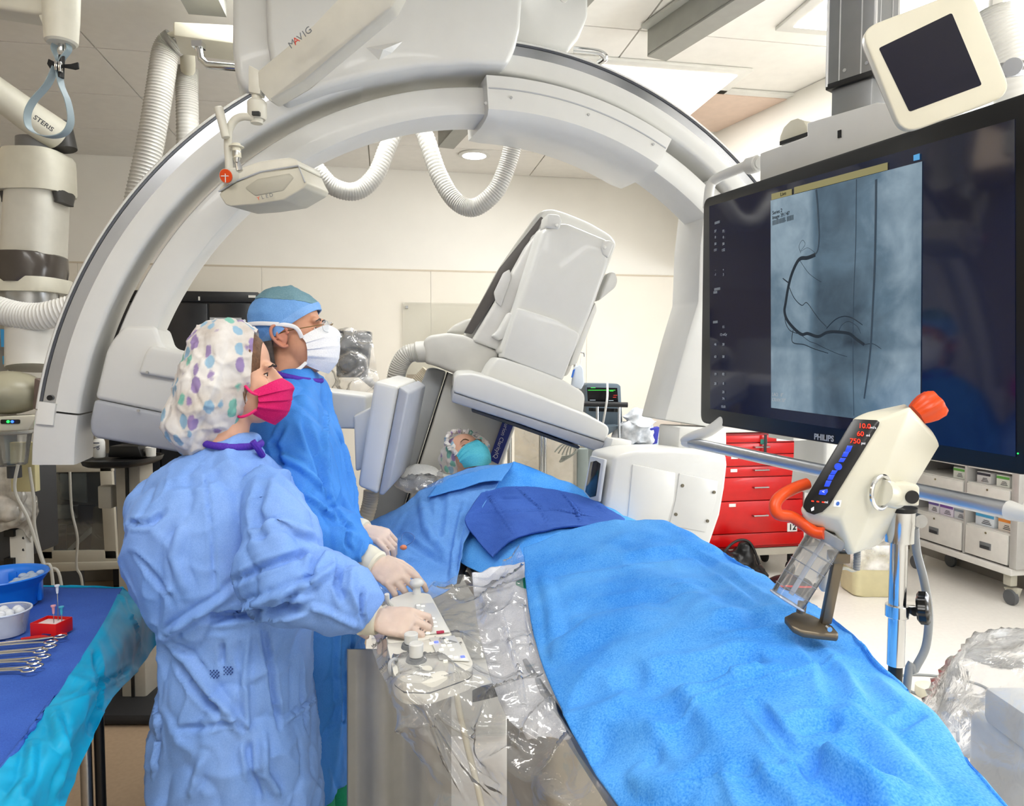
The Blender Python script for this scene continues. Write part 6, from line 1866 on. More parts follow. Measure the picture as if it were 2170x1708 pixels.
# basins
BB = M('basin_blue', '#1273dc', .35, var=.04)
c = at_table(8, 1283)
bs = thing('blue_basin', 'blue plastic basin with clear pellets at the left edge of the instrument table', 'basin', c)
MB().lathe([(.06, 0), (.075, 0), (.083, .05), (.088, .058), (.1, .075), (.104, .08), (.102, .083), (.095, .08), (.084, .066), (.076, .012), (.001, .01)], (0, 0, 0), n=40).o('basin_shell', BB, bs, local=True)
for k in range(4):
    a = R(20 + 90 * k)
    MB().box((math.cos(a) * .082, math.sin(a) * .082, .036), (.012, .02, .06), Matrix.Rotation(a, 3, 'Z'), .003).o('basin_rib', BB, bs, local=True)
PEL = M('gauze_pellet', '#b9cbe2', .35, var=.06, trans=.3)
random.seed(3)
for k in range(16):
    a, r_ = R(random.uniform(-40, 60)), random.uniform(.04, .085)
    t = MB().ell((c.x + math.cos(a) * r_, c.y + math.sin(a) * r_, c.z + .062 + .012 * (r_ / .085)), (.011, .009, .008), Matrix.Rotation(random.random() * 3, 3, 'Z'), 10, 7).o('ice_pellet', PEL)
    tag(t, 'small clear pellet among those inside the blue basin', 'pellet', 'pellets in the blue basin')
c = at_table(10, 1342)
b2 = thing('clear_bowl', 'cloudy clear plastic bowl of white balls in front of the blue basin', 'bowl', c)
MB().lathe([(.036, 0), (.042, 0), (.052, .05), (.055, .052), (.055, .056), (.05, .055), (.039, .006), (.001, .005)], (0, 0, 0), n=36).o('bowl_shell', clear_plastic('bowl_film', (.95, .97, 1), .4, .5, (.8, .85, .92), 4), b2, local=True)
MB().tube([(.0548 * math.cos(t), .0548 * math.sin(t), .055) for t in [2 * math.pi * i / 36 for i in range(37)]], .002, 6).o('bowl_rim', M('bowl_rim_white', '#c9d3e2', .3), b2, local=True)
for k in range(12):
    a, r_ = R(30 * k + random.uniform(-9, 9)), (.03 if k % 3 else .012)
    t = MB().ell((c.x + math.cos(a) * r_, c.y + math.sin(a) * r_, c.z + .043 + .004 * random.random()), .0105, None, 12, 8).o('gauze_ball', M('gauze_white', '#d4d9e0', .8, bump=.3))
    tag(t, 'white gauze ball among those in the cloudy clear bowl', 'gauze', 'gauze balls in the clear bowl')
# red needle box
c = at_table(110, 1342)
nb_ = thing('needle_counter', 'open red needle counter box with needles standing in it', 'box', c, R(-8))
RB = M('box_red', '#cc1412', .35)
MB().box((0, 0, .002), (.064, .05, .004), None, .001).o('box_floor', RB, nb_, local=True)
for a, s_ in (((0, -.0245, .016), (.066, .003, .032)), ((0, .0245, .016), (.066, .003, .032)), ((-.0315, 0, .016), (.003, .05, .032)), ((.0315, 0, .016), (.003, .05, .032))):
    MB().box(a, s_, None, .0012).o('box_wall', RB, nb_, local=True)
MB().box((0, 0, .02), (.058, .045, .012), None, .002).o('foam_pad', M('foam_white', '#d9c9c9', .9), nb_, local=True)
for nm, x, y_, h, col, lab in (('hypodermic_needle', .008, .012, .085, '#d6dde8', 'tall needle with a clear hub standing in the red box'), ('hypodermic_needle', .008, -.004, .042, '#d99aa8', 'short needle with a pink hub standing in the red box'), ('hypodermic_needle', .024, 0.0, .038, '#3fa6c4', 'short needle with a teal hub standing in the red box')):
    q = c + V((x, y_, .026))
    t = thing(nm, lab, 'needle', q, 0, 'needles in the red box')
    MB().cyl((0, 0, 0), (0, 0, h - .018), .0009, n=6).o('needle_shaft', STEEL, t, local=True)
    MB().lathe([(.0022, h - .02), (.003, h - .012), (.0032, h - .004), (.0055, h - .003), (.0055, h)], (0, 0, 0), n=12).o('needle_hub', M('hub' + col, col, .3), t, local=True)
c0, c1 = at_table(45, 1358, .004), at_table(142, 1347, .004)
sc2 = thing('scalpel', 'red handled scalpel lying in front of the needle box', 'scalpel', c0)
d = (c1 - c0).normalized()
MB().tube([c0, c0.lerp(c1, .3), c0.lerp(c1, .8), c1], .004, 8, rad=[.003, .0045, .0045, .003]).o('scalpel_handle', M('scalpel_red', '#c01512', .35), sc2)
MB().prism([c0, c0 - d * .03 + V((0, .003, 0)), c0 - d * .03, c0 + V((0, -.003, 0))], (0, 0, .001)).o('scalpel_blade', STEEL, sc2)
MB().box(c0.lerp(c1, .55) + UPZ * .004, (.02, .005, .003)).o('scalpel_slide', M('slide_navy', '#2a2f6a', .4), sc2)
# four ring forceps
fl4 = [((-70, 1380), (128, 1353), (110, 1362)), ((-70, 1395), (104, 1377), (88, 1384)), ((-70, 1412), (92, 1398), (74, 1406)), ((-70, 1428), (74, 1420), (62, 1424))]
labs = ['ring forceps nearest the red scalpel', 'second ring forceps from the red scalpel', 'third ring forceps from the red scalpel', 'ring forceps farthest from the red scalpel, nearest the viewer']
for (a, r1, r2), lb in zip([((-60, 1377), (128, 1355), (108, 1366)), ((-60, 1395), (105, 1377), (86, 1386)), ((-60, 1412), (92, 1398), (72, 1408)), ((-60, 1430), (76, 1418), (60, 1426))], labs):
    p, e1, e2 = at_table(*a, .006), at_table(*r1, .007), at_table(*r2, .006)
    t = thing('ring_forceps', 'steel ' + lb, 'forceps', e1, 0, 'steel ring forceps in a row')
    for e, s_ in ((e1, 1), (e2, -1)):
        d = (p - e).normalized()
        sd = V((-d.y, d.x, 0))
        MB().tube(catmull([e + d * .012, e.lerp(p, .3) + sd * .002 * s_, e.lerp(p, .7) - sd * .001 * s_, p], 20), .0024, 8, rad=[.0022 + .0008 * math.sin(math.pi * i / 19) for i in range(20)]).o('forceps_arm', CHROME, t)
        MB().tube([e + (d * math.cos(a_) * .013 + sd * math.sin(a_) * .0095) for a_ in [2 * math.pi * i / 20 for i in range(21)]], .0021, 8).o('finger_ring', CHROME, t)

# ================================================================ ceiling boom at the far left
YB = 2.85
bm1 = thing('supply_boom', 'white ceiling boom column with dark lens band at the left edge', 'ceiling boom', P(72, 640, YB))
def B(x, y, d=0.0):
    return P(x, y, YB + d)
def sect(y, x0, x1, d0, n=28, k=.6):
    a, b = B(x0, y), B(x1, y)
    c, hw = (a + b) / 2, (b.x - a.x) / 2
    return [c + V((hw * math.copysign(abs(math.cos(t)) ** k, math.cos(t)), d0 * math.copysign(abs(math.sin(t)) ** k, math.sin(t)), 0)) for t in [2 * math.pi * i / n for i in range(n)]]
BC = M('boom_cream', '#d3d0c0', .42)
MB().cyl(B(82, 330), B(82, 298), .078, n=28).o('boom_collar', M('collar_grey', '#77797d', .4, .3), bm1)
MB().loft([sect(y, a, b, .11) for y, a, b in ((326, 26, 135), (335, 20, 142), (352, 17, 144), (405, 16, 146), (412, 18, 144))]).o('boom_head', BC, bm1)
for x0_, x1_ in ((16, 32), (126, 145)):
    MB().loft([sect(y, x0_, x1_, .06) for y in (405, 412)] + [sect(y, x0_ + 2, x1_ - 1, .05) for y in (428, 433)]).o('head_foot', M('foot_dark', '#3d3c3a', .5), bm1)
MB().loft([sect(y, a, b, .1) for y, a, b in ((378, 32, 130), (390, 30, 131), (480, 24, 128), (545, 18, 126))]).o('boom_column', M('column_white', '#cfcdc2', .4), bm1)
MB().loft([sect(y, a, b, .13, k=.9) for y, a, b in ((540, 6, 124), (545, 0, 130), (575, -3, 132), (592, 5, 128), (603, 35, 100))]).o('lens_band', M('lens_brown', '#4b4540', .2), bm1)
MB().loft([sect(y, a, b, .12) for y, a, b in ((592, -2, 133), (598, -5, 136), (615, -4, 137), (622, 0, 134))]).o('boom_foot', BC, bm1)
MB().cyl(B(63, 700), B(63, 620), .1, n=28).o('boom_neck', STEEL, bm1)
# arm to the ceiling
MB().tube([B(-70, 150, -.3), B(60, 245, -.12), B(120, 285, -.02)], .062, 20, rad=[.05, .06, .062]).o('boom_arm', BC, bm1)
MB().cyl(B(125, 262), B(137, 318), .045, n=20).o('arm_cap', M('foot_dark'), bm1)
q0, q1 = B(-60, 170, -.22), B(140, 312, .0)
text('STERIS', .024, P(92, 262, YB - .2), (q1 - q0), UPZ, DGREY, bm1, 'lettering', .002, bold=.0005)
a = B(-70, 150, -.3)
MB().cyl((a.x, a.y, a.z - .05), (a.x, a.y, 2.985), .06, n=20).o('ceiling_post', BC, bm1)
hose_thing('fat white ribbed hose leaving the boom neck at the left edge', [P(-60, 640, 2.7), P(-10, 655, 2.7), P(40, 668, 2.7), P(90, 670, 2.7), P(150, 655, 2.72), P(190, 640, 2.75)], .05, mat=M('hose_white'))
# lamp head seen edge-on with status lights
lh_ = thing('surgical_lamp', 'grey-green oval lamp head with green and blue status lights at the left edge', 'lamp', P(20, 830, 2.6))
MB().ell(P(18, 832, 2.65), (.125, .13, .082)).o('lamp_dome', M('lamp_olive', '#a09c86', .35), lh_)
MB().prism([P(72, 800, 2.6), P(86, 806, 2.6), P(80, 870, 2.6), P(68, 866, 2.6)], V((0, .1, 0)), .006).o('lamp_bezel', M('bezel_brown', '#6b5c55', .4), lh_)
MB().prism([P(-30, 884, 2.55), P(78, 880, 2.55), P(60, 912, 2.55), P(-30, 916, 2.55)], V((0, .12, 0)), .008).o('lamp_yoke', BC, lh_)
MB().prism(roundpoly([P(1, 889, 2.545), P(41, 889, 2.545), P(41, 898, 2.545), P(1, 898, 2.545)], .005), V((0, .01, 0))).o('status_panel', BLACK, lh_)
for x, nm, ec in ((17, 'green', '#19ff4a'), (26, 'blue', '#2a5cff')):
    MB().cyl(P(x, 893.5, 2.54), P(x, 893.5, 2.546), .0048, n=14).o('status_light', M('status_' + nm, '#103010', .4, emis=4, ecol=ec), lh_)
MB().cyl(P(72, 780, 2.75), P(72, 690, 2.78), .095, n=24).o('lamp_stem', WHITE, lh_)

# near boom at the top left with strap loop
YU = 1.95
bm2 = thing('overhead_boom', 'white overhead boom end at the top left holding the strap', 'ceiling boom', P(130, 40, YU))
MB().loft([[P(130, y, YU) + V((r_ * math.cos(t), r_ * math.sin(t), 0)) for t in [2 * math.pi * i / 28 for i in range(28)]] for y, r_ in ((94, .034), (90, .04), (40, .044), (-40, .046), (-150, .046))]).o('boom_end', BC, bm2)
MB().prism([P(-80, -60, YU), P(128, -60, YU), P(126, 28, YU), P(100, 33, YU), P(-80, 5, YU)], V((0, .09, 0)), .012, 3).o('boom_beam', BC, bm2)
MB().prism([P(80, 30, YU - .02), P(105, 28, YU - .02), P(105, 80, YU - .02), P(98, 74, YU - .02)], V((0, .05, 0)), .004).o('boom_web', BC, bm2)
q = P(130, -150, YU)
MB().cyl(q, (q.x, q.y, 2.985), .046, n=24).o('ceiling_post', BC, bm2)
MB().cyl(P(130, 93, YU), P(130, 108, YU), .008, n=12).o('hook_pin', CHROME, bm2)
st = thing('strap_loop', 'grey-blue strap loop with black wing clip hanging from the top left boom', 'strap', P(124, 180, YU))
SG = M('strap_grey', '#8f9fa5', .6)
def band(pts, wd, th):
    c = catmull(pts, 60)
    rings = []
    for i, p in enumerate(c):
        d = (c[min(i + 1, 59)] - c[max(i - 1, 0)]).normalized()
        yv = V((.25, 1, 0)).normalized()
        n = d.cross(yv).normalized()
        rings.append([p + yv * wd + n * th, p - yv * wd + n * th, p - yv * wd - n * th, p + yv * wd - n * th])
    return MB().loft(rings)
band([P(118, 142, YU), P(100, 180, YU), P(70, 215, YU), P(58, 245, YU), P(65, 275, YU), P(100, 290, YU), P(135, 284, YU), P(150, 258, YU), P(144, 215, YU), P(130, 180, YU), P(124, 142, YU)], .011, .0012).o('strap_band', SG, st)
band([P(122, 145, YU), P(124, 130, YU), P(114, 105, YU), P(118, 92, YU), P(130, 88, YU), P(143, 92, YU), P(146, 106, YU), P(132, 125, YU), P(126, 145, YU)], .009, .0012).o('strap_eye', SG, st)
MB().box(P(120, 140, YU - .012), (.007, .01, .024), None, .001).box(P(128, 142, YU - .012), (.007, .01, .026), None, .001).o('strap_buckle', CHROME, st)
for pts in ([(120, 133), (102, 124), (99, 135), (106, 146), (120, 142)], [(132, 136), (150, 135), (165, 131), (166, 145), (158, 147), (132, 142)]):
    MB().prism([P(x, y, YU) for x, y in pts], V((0, .006, 0)), .0015).o('clip_wing', RUBBER, st)
MB().cyl(P(131, 118, YU), P(129, 165, YU), .008, n=12).o('clip_barrel', BLACK, st)

# ================================================================ spring-arm lamp (near the top centre)
YM = 1.98
ml = thing('exam_lamp', 'cream examination lamp head on a sloping spring arm under the arc', 'lamp', P(545, 300, YM))
AG = M('arm_cream', '#cfccbf', .4)
pa = [P(545, 185, YM), P(572, 215, YM), P(640, 175, YM), P(830, 15, YM - .12), P(870, -60, YM - .15), P(770, -60, YM - .15), P(660, 55, YM - .08), P(545, 150, YM)]
MB().prism(pa, V((.01, .05, 0)), .006, 2).o('spring_arm', AG, ml)
ar0, ar1 = P(608, 112, YM - .03), P(668, 55, YM - .055)
ex = (ar1 - ar0).normalized()
s_ = 'MAVIG'
for i, ch in enumerate(s_):
    text(ch, .026, P(620 + i * 8.6, 94 - i * 7.0, YM - .1 - i * .004), ex, UPZ, M('letter_red', '#c8402a', .5) if i == 1 else MGREY, ml, 'lettering', .002)
q = P(830, 15, YM - .12); q2 = P(900, -90, YM - .15)
MB().cyl(q2, (q2.x, q2.y, 2.985), .035).o('ceiling_tube', AG, ml)
MB().prism([P(525, 135, YM), P(552, 150, YM), P(552, 200, YM), P(525, 195, YM)], V((0, .04, 0)), .006).o('arm_knuckle', AG, ml)
MB().lathe([(.013, P(538, 212, YM).z), (.013, P(538, 190, YM).z)], (P(538, 200, YM).x, YM + .02, 0)).o('swivel_neck', AG, ml)
qx = P(539, 225, YM)
MB().lathe([(.022, P(538, 248, YM).z), (.026, P(538, 242, YM).z), (.026, P(538, 212, YM).z), (.02, P(538, 206, YM).z)], (qx.x, YM + .02, 0)).o('swivel', AG, ml)
MB().box(P(543, 241, YM - .006), (.02, .012, .01)).o('swivel_gap', BLACK, ml)
MB().cyl(P(544, 262, YM + .02), P(544, 244, YM + .02), .016, .02).o('swivel_foot', AG, ml)
MB().tube(catmull([P(541, 250, YM + .01), P(515, 247, YM + .01), P(496, 256, YM + .01), P(485, 278, YM + .01), P(483, 310, YM + .01), P(485, 345, YM + .01), P(486, 375, YM + .01)], 40), .0105, 14).o('curved_yoke', AG, ml)
MB().cyl(P(479, 292, YM - .012), P(463, 228, YM - .012), .011, .0125, 16, .001).o('steering_grip', AG, ml)
MB().cyl(P(479, 374, YM - .022), P(500, 372, YM + .02), .021, n=24).o('tilt_joint', AG, ml)
q = P(478, 373, YM - .028)
od = (q - P(500, 372, YM + .02)).normalized()
dsk = MB().cyl(q, q - od * .004, .018, n=24).o('orange_dial', ORANGE, ml)
MB().box(q + od * .0008, (.002, .002, .034)).box(q + od * .0008, (.024, .002, .002)).o('dial_cross', WHITE, dsk)
sh_ = [(466, 402), (500, 360), (555, 345), (612, 334), (630, 337), (637, 360), (650, 388), (632, 405), (600, 424), (500, 436), (478, 436), (466, 418)]
me_ = MB().prism([P(x, y, YM) for x, y in [(463, 400), (500, 358), (552, 341), (612, 333), (628, 338), (634, 352), (500, 384), (464, 408)]], V((.02, .16, .012)), .008, 3)
me_.o('lamp_top_shell', AG, ml)
MB().prism([P(x, y, YM) for x, y in [(464, 410), (500, 386), (552, 366), (634, 354), (642, 372), (651, 388), (645, 398), (600, 424), (540, 433), (488, 437), (478, 434), (466, 416)]], V((.02, .16, .012)), .01, 3).o('lamp_bottom_shell', M('lamp_shell_grey', '#bdb9a9', .4), ml)
MB().tube([P(x, y, YM - .002) for x, y in [(463, 406), (500, 384), (552, 364), (632, 351), (646, 386)]], .0022, 6).o('lamp_seam', LGREY, ml)
MB().prism([P(x, y, YM - .003) for x, y in [(516, 398), (545, 378), (612, 366), (622, 376), (600, 404), (540, 416)]], V((.01, .02, 0)), .005, 2).o('lamp_lens_recess', M('lens_recess', '#a9a698', .45), ml)
lx_ = P(600, 395, YM) - P(545, 410, YM)
for i, (ch, mt) in enumerate((('Y', ORANGE), ('L', MGREY), ('E', MGREY), ('D', MGREY))):
    text(ch, .014, P(548 + i * 9, 421 - i * 2.4, YM - .012), lx_, UPZ, mt, ml, 'lettering', .001)
MB().cyl(P(503, 335, YM - .005), P(500, 305, YM - .005), .011, .012, 16).o('grip_sleeve', CREAM, ml)
MB().cyl(P(501, 312, YM - .005), P(501, 310, YM - .005), .02, n=20).o('grip_flange', CREAM, ml)
MB().lathe([(.006, P(0, 345, YM).z), (.012, P(0, 330, YM).z), (.012, P(0, 322, YM).z)], (P(503, 335, YM).x, YM - .005, 0)).o('grip_socket', CHROME, ml)
MB().cyl(P(508, 362, YM), P(503, 342, YM), .01, .006, 16).o('grip_cone', CHROME, ml)

# ================================================================ equipment along the back at the left
bcab = thing('black_cabinet', 'tall black metal cabinet against the back wall behind the arc', 'cabinet', P(420, 760, 4.6).xy.to_3d())
def BK(x, y, d=0.0):
    return P(x, y, 4.62 + d)
MBK = M('cabinet_black', '#15161a', .35, var=.1)
cpos = UVof(P(395, 700, 4.72))
u0, u1 = UVof(P(232, 700, 4.7))[0], UVof(P(548, 700, 4.78))[0]
ztop = P(400, 617, 4.72).z
vf = cpos[1]
slab('cabinet_body', u0, u1, vf, vf + .36, .003, ztop, MBK, bcab, .006)
slab('cabinet_header', u0, u1, vf - .014, vf, ztop - .07, ztop, MBK, bcab, .003)
nd = 3
for k in range(nd):
    a, b = u0 + (u1 - u0) * k / nd, u0 + (u1 - u0) * (k + 1) / nd
    d = slab('cabinet_door', a + .006, b - .006, vf - .016, vf, .08, ztop - .08, M('door_black', '#1d1f24', .28, var=.1), bcab, .003)
    slab('door_handle', b - .06, b - .045, vf - .035, vf - .016, 1.1, 1.25, STEEL, d, .002)
q0 = UVof(P(475, 680, 4.7))
slab('door_label', q0[0] - .1, q0[0] + .1, vf - .019, vf - .016, P(475, 688, 4.7).z, P(475, 672, 4.7).z, LGREY, bcab)
slab('maker_plate', UVof(P(525, 627, 4.75))[0], UVof(P(540, 627, 4.75))[0], vf - .018, vf - .014, P(530, 630, 4.75).z, P(530, 625, 4.75).z, WHITE, bcab)
slab('key', UVof(P(419, 632, 4.7))[0], UVof(P(422, 632, 4.7))[0], vf - .022, vf - .014, P(420, 636, 4.7).z, P(420, 628, 4.7).z, WHITE, bcab)

# glass-door trolley
gc = thing('glass_door_trolley', 'putty grey trolley with glass door full of shiny packets at the left', 'cabinet', P(165, 1200, 3.6).xy.to_3d())
YG = 3.55
G_ = lambda x, y, d=0.0: P(x, y, YG + d)
MB().prism([G_(72, 985), (G_(236, 985)), G_(250, 1185), G_(88, 1185)], VD * .5, .008).o('trolley_body', M('trolley_dark', '#3e4044', .6), gc)
fr_ = [((72, 985), (104, 985), (112, 1185), (88, 1185)), ((210, 985), (236, 985), (248, 1185), (222, 1185)), ((84, 1168), (246, 1166), (250, 1190), (86, 1194)), ((72, 980), (238, 980), (238, 1000), (74, 1002))]
for p4 in fr_:
    MB().prism([G_(x, y, -.03) for x, y in p4], VD * .03, .004).o('door_frame', PUTTY, gc)
MB().prism([G_(84, 1194, -.04), G_(258, 1190, -.04), G_(258, 1206, -.04), G_(84, 1214, -.04)], VD * .5, .006).o('trolley_base', PUTTY, gc)
SIL = M('foil_silver', '#c4c5c6', .3, .25, var=.15, vs_=20, bump=.4, bs=30)
NAVYP = M('packet_navy', '#2b3350', .3)
for p4, mt in ((((126, 1004), (143, 1004), (148, 1060), (128, 1058)), SIL), (((152, 1002), (182, 1002), (184, 1066), (152, 1062)), SIL), (((120, 1070), (165, 1070), (167, 1098), (120, 1100)), SIL), (((150, 1072), (200, 1070), (200, 1110), (170, 1112)), NAVYP), (((110, 1112), (138, 1112), (140, 1165), (112, 1168)), NAVYP), (((142, 1164), (192, 1116), (196, 1128), (150, 1168)), M('packet_white', '#c9c6c0', .5)), (((196, 1075), (220, 1070), (224, 1164), (192, 1166)), M('bag_taupe', '#847a6e', .4))):
    MB().prism([G_(x, y, -.012) for x, y in p4], VD * .02, .003).o('packet', mt, gc)
MB().prism([G_(104, 1000, -.018), G_(211, 1000, -.018), G_(223, 1168, -.018), G_(112, 1170, -.018)], VD * .003).o('glass_pane', clear_plastic('pane_glass', (.8, .84, .85), .04, .9, nscale=2), gc)
for x in (95, 245):
    q = P(x, 1214, YG - .0)
    MB().cyl((q.x - .015, q.y + .05, .045), (q.x + .015, q.y + .05, .045), .045, n=16).box((q.x, q.y + .05, .14), (.04, .06, .14)).o('caster', RUBBER, gc)
# black tray stand
tr_ = thing('tray_stand', 'black oval work tray on a pale column behind the near arm of the arc', 'stand', P(270, 1210, 3.1).xy.to_3d())
q = P(262, 968, 3.1)
def oval(c, a, b, n=32):
    return [c + V((a * math.copysign(abs(math.cos(t)) ** .7, math.cos(t)), b * math.copysign(abs(math.sin(t)) ** .7, math.sin(t)), 0)) for t in [2 * math.pi * i / n for i in range(n)]]
MB().loft([oval(q + V((0, 0, z)), a, b) for z, a, b in ((-.03, .12, .15), (-.022, .132, .165), (-.004, .14, .17), (0, .14, .17), (0, .13, .16), (-.008, .128, .158))]).o('tray', BLACK, tr_)
MB().box((q.x + .02, q.y + .05, q.z / 2), (.11, .12, q.z - .03), None, .01).o('column', M('stand_putty', '#a9a498', .5), tr_)
MB().box((q.x + .02, q.y - .014, q.z / 2), (.012, .01, q.z - .04)).o('column_groove', BLACK, tr_)
MB().box((q.x + .02, q.y + .05, .03), (.4, .45, .05), None, .02).o('stand_base', M('base_black', '#1a1b1e', .6), tr_)
MB().box(P(228, 1052, 3.12), (.06, .05, .1), None, .006).o('side_pocket', M('pocket_grey', '#a7a49a', .5), tr_)
bo = thing('spray_bottle', 'white spray bottle with dark print on the black tray', 'bottle', P(216, 966, 3.05))
qb = q + V((-.095, -.02, 0))
MB().lathe([(.022, 0), (.024, .004), (.024, .068), (.02, .078), (.014, .082), (.014, .098), (.001, .1)], qb, n=20).o('bottle_body', WHITE2, bo)
MB().prism([qb + V((x, -.0255, z)) for x, z in ((-.015, .042), (.016, .052), (.016, .055), (-.012, .045))], (0, .004, 0)).o('print_slash', M('print_navy', '#2a3250', .5), bo)
MB().tube(arcpts(qb + V((.009, -.0235, .042)), .005, 0, 2 * math.pi, 16, (1, 0, 0), UPZ), .0013, 6).o('print_ring', M('print_navy'), bo)
MB().box(qb + V((0, -.0242, .066)), (.03, .0015, .004)).o('print_band', M('print_navy'), bo)
cu = tag(MB().lathe([(.02, 0), (.022, .04), (.02, .042), (.001, .038)], q + V((.11, .02, 0)), n=18).o('small_cup', WHITE), 'small white cup at the right end of the black tray', 'cup')
bxk = tag(MB().prism([q + V((-.06, -.02, 0)), q + V((.09, -.02, 0)), q + V((.075, -.02, .05)), q + V((-.05, -.02, .05))], (0, .1, 0), .006).o('black_caddy', BLACK), 'low black caddy in the middle of the black tray', 'caddy')

# wrapped stand, canister, white post and cables at the left edge
ws = thing('covered_equipment', 'grey equipment under a hanging translucent cover at the left edge', 'equipment', P(30, 1100, 3.0).xy.to_3d())
g = [[P(*p) for p in r] for r in ([(-60, 985, 3.0), (0, 990, 2.95), (45, 985, 2.95), (68, 995, 3.05)], [(-60, 1040, 2.95), (0, 1050, 2.9), (50, 1045, 2.92), (76, 1050, 3.05)], [(-60, 1100, 2.95), (0, 1105, 2.9), (50, 1100, 2.9), (80, 1098, 3.05)], [(-60, 1120, 2.95), (0, 1122, 2.93), (40, 1118, 2.92), (66, 1150, 3.0)])]
me = sheet(g, 50, 50, .002, .02, 9, 17, .02, 8)
link('cover_film', me, clear_plastic('cover_film', (.95, .95, .93), .62, .4, (.62, .6, .56)), ws, 180)
MB().box(P(10, 1080, 3.15), (.3, .3, .4), None, .02).o('equipment_body', M('trolley_dark'), ws)
q = P(45, 1120, 3.0)
MB().box((q.x, q.y, q.z / 2), (.07, .05, q.z), None, .004).o('white_post', M('post_white'), ws)
for y in (1140, 1165, 1205):
    MB().cyl(P(50, y, 2.974), P(50, y, 2.98), .006, n=10).o('post_hole', BLACK, ws)
for y in (1128, 1188):
    MB().box(P(25, y, 2.98), (.04, .04, .03)).o('post_clip', BLACK, ws)
MB().box((q.x - .05, q.y + .1, .04), (.5, .5, .07), None, .02).o('equipment_base', PUTTY, ws)
su = thing('suction_canister', 'clear tapered suction canister below the lamp head at the left', 'canister', P(32, 960, 2.75))
c = P(30, 985, 2.75)
MB().lathe([(.04, 0), (.045, .004), (.062, .12), (.064, .125)], c, n=28).o('canister_wall', clear_plastic('canister_film', (.9, .92, .92), .2, .9, nscale=3), su)
MB().lathe([(.066, .122), (.07, .126), (.07, .134), (.03, .142), (.001, .143)], c, n=28).o('canister_lid', M('lid_clear', '#a8a9a4', .25), su)
MB().cyl(c + V((.0, .0, -.05)), c + V((0, .0, 0.0)), .025).o('canister_mount', DGREY, su)
MB().box(c + V((-.02, .09, -.02)), (.1, .03, .2), None, .004).o('canister_bracket', M('bracket_cream', '#cfc79a', .5), su)
cbs = [([(38, 985), (32, 1040), (60, 1100), (90, 1190), (112, 1235)], 2.7, 'thin pale tube hanging from the canister to the floor behind the table'), ([(62, 990), (72, 1060), (74, 1120), (96, 1200), (130, 1240)], 2.8, 'white cable hanging in front of the glass trolley'), ([(148, 1000), (152, 1080), (164, 1140), (162, 1200), (175, 1245)], 3.3, 'grey cable trailing down the glass door of the trolley')]
for pts, Y, lb in cbs:
    tag(MB().tube(catmull([P(x, y, Y) for x, y in pts] + [V((P(*pts[-1], Y).x, Y, .02))], 50), .006, 8).o('hanging_cable', M('cable_pale', '#b5b3ab', .45)), lb, 'cable', 'hanging cables at the left')
# monitoring tower with leads behind the arc foot
mt_ = thing('anaesthesia_tower', 'white equipment tower with hanging leads left of the arc foot', 'equipment', P(60, 780, 3.9).xy.to_3d())
fbox(36, 690, 112, 1010, 3.9, .4, bev=.01).o('tower_body', WHITE, mt_)
fbox(-60, 690, 36, 1010, 3.95, .35, bev=.01).o('tower_side', M('tower_grey', '#8d8d88', .5), mt_)
for k in range(7):
    MB().tube(arcpts(P(22, 740 + k * 9, 3.85), .014, 0, 2 * math.pi, 16, (1, 0, 0), (0, .5, .86)), .003, 6).o('coiled_lead', LGREY, mt_)
fbox(2, 690, 14, 735, 3.9, .02).o('tower_screen', M('screen_cyan', '#103048', .3, emis=.4, ecol='#3f9fd0'), mt_)
MB().box(V((P(20, 1000, 4.1).x, 4.1, P(20, 1000, 4.1).z / 2)), (.6, .4, P(20, 1010, 4.1).z), None, .01).o('tower_base', M('tower_dark', '#3a3a3a', .6), mt_)
MB().prism([P(x, y, 3.85) for x, y in ((5, 755), (20, 750), (18, 770), (6, 772))], V((0, .01, 0))).o('blue_tab', M('tab_blue', '#4aa8d8', .5), mt_)

# ================================================================ things along the middle of the back wall
wc = thing('wrapped_monitor', 'dark monitor on an arm under a clear plastic bag behind the white mask', 'monitor', P(745, 760, 3.7))
MB().prism([P(x, y, 3.7) for x, y in ((712, 700), (785, 702), (784, 730), (775, 800), (712, 800))], V((0, .06, 0)), .01).o('monitor_case', M('case_slate', '#4a4c50', .3), wc)
g = [[P(*p) for p in r] for r in ([(700, 694, 3.72), (745, 692, 3.68), (788, 698, 3.72)], [(696, 740, 3.66), (745, 745, 3.62), (792, 745, 3.66)], [(690, 790, 3.66), (745, 800, 3.6), (802, 800, 3.66)], [(685, 826, 3.7), (745, 834, 3.62), (808, 830, 3.7)])]
me = sheet(g, 46, 46, 0, .02, 8, 5, .03, 9)
link('plastic_bag', me, clear_plastic('bag_film', (.97, .96, .94), .2, .6, nscale=7), wc, 180)
q = P(760, 790, 3.78)
MB().tube([q, q + V((.05, .3, -.1)), V((q.x + .08, 5.3, q.z - .1))], .02).o('monitor_arm', LGREY, wc)
ap = thing('acrylic_panel', 'clear acrylic panel fixed on the back wall left of the detector', 'panel', P(930, 760, 5.3))
qa, qb = UVof(P(854, 700, 5.3)), UVof(P(1012, 700, 5.4))
slab('acrylic_sheet', qa[0], qb[0] + .15, VB - .03, VB - .022, P(930, 880, 5.3).z, P(930, 640, 5.3).z, clear_plastic('acrylic_glossy', (.97, .97, .95), .03, 1.0, nscale=.5), ap)
for u_ in (qa[0] + .03, qb[0] + .12):
    for y in (650, 870):
        z_ = P(930, y, 5.3).z
        slab('standoff', u_ - .01, u_ + .01, VB - .034, VB - .006, z_ - .01, z_ + .01, STEEL, ap)
sw = UVof(P(873, 806, 5.3))
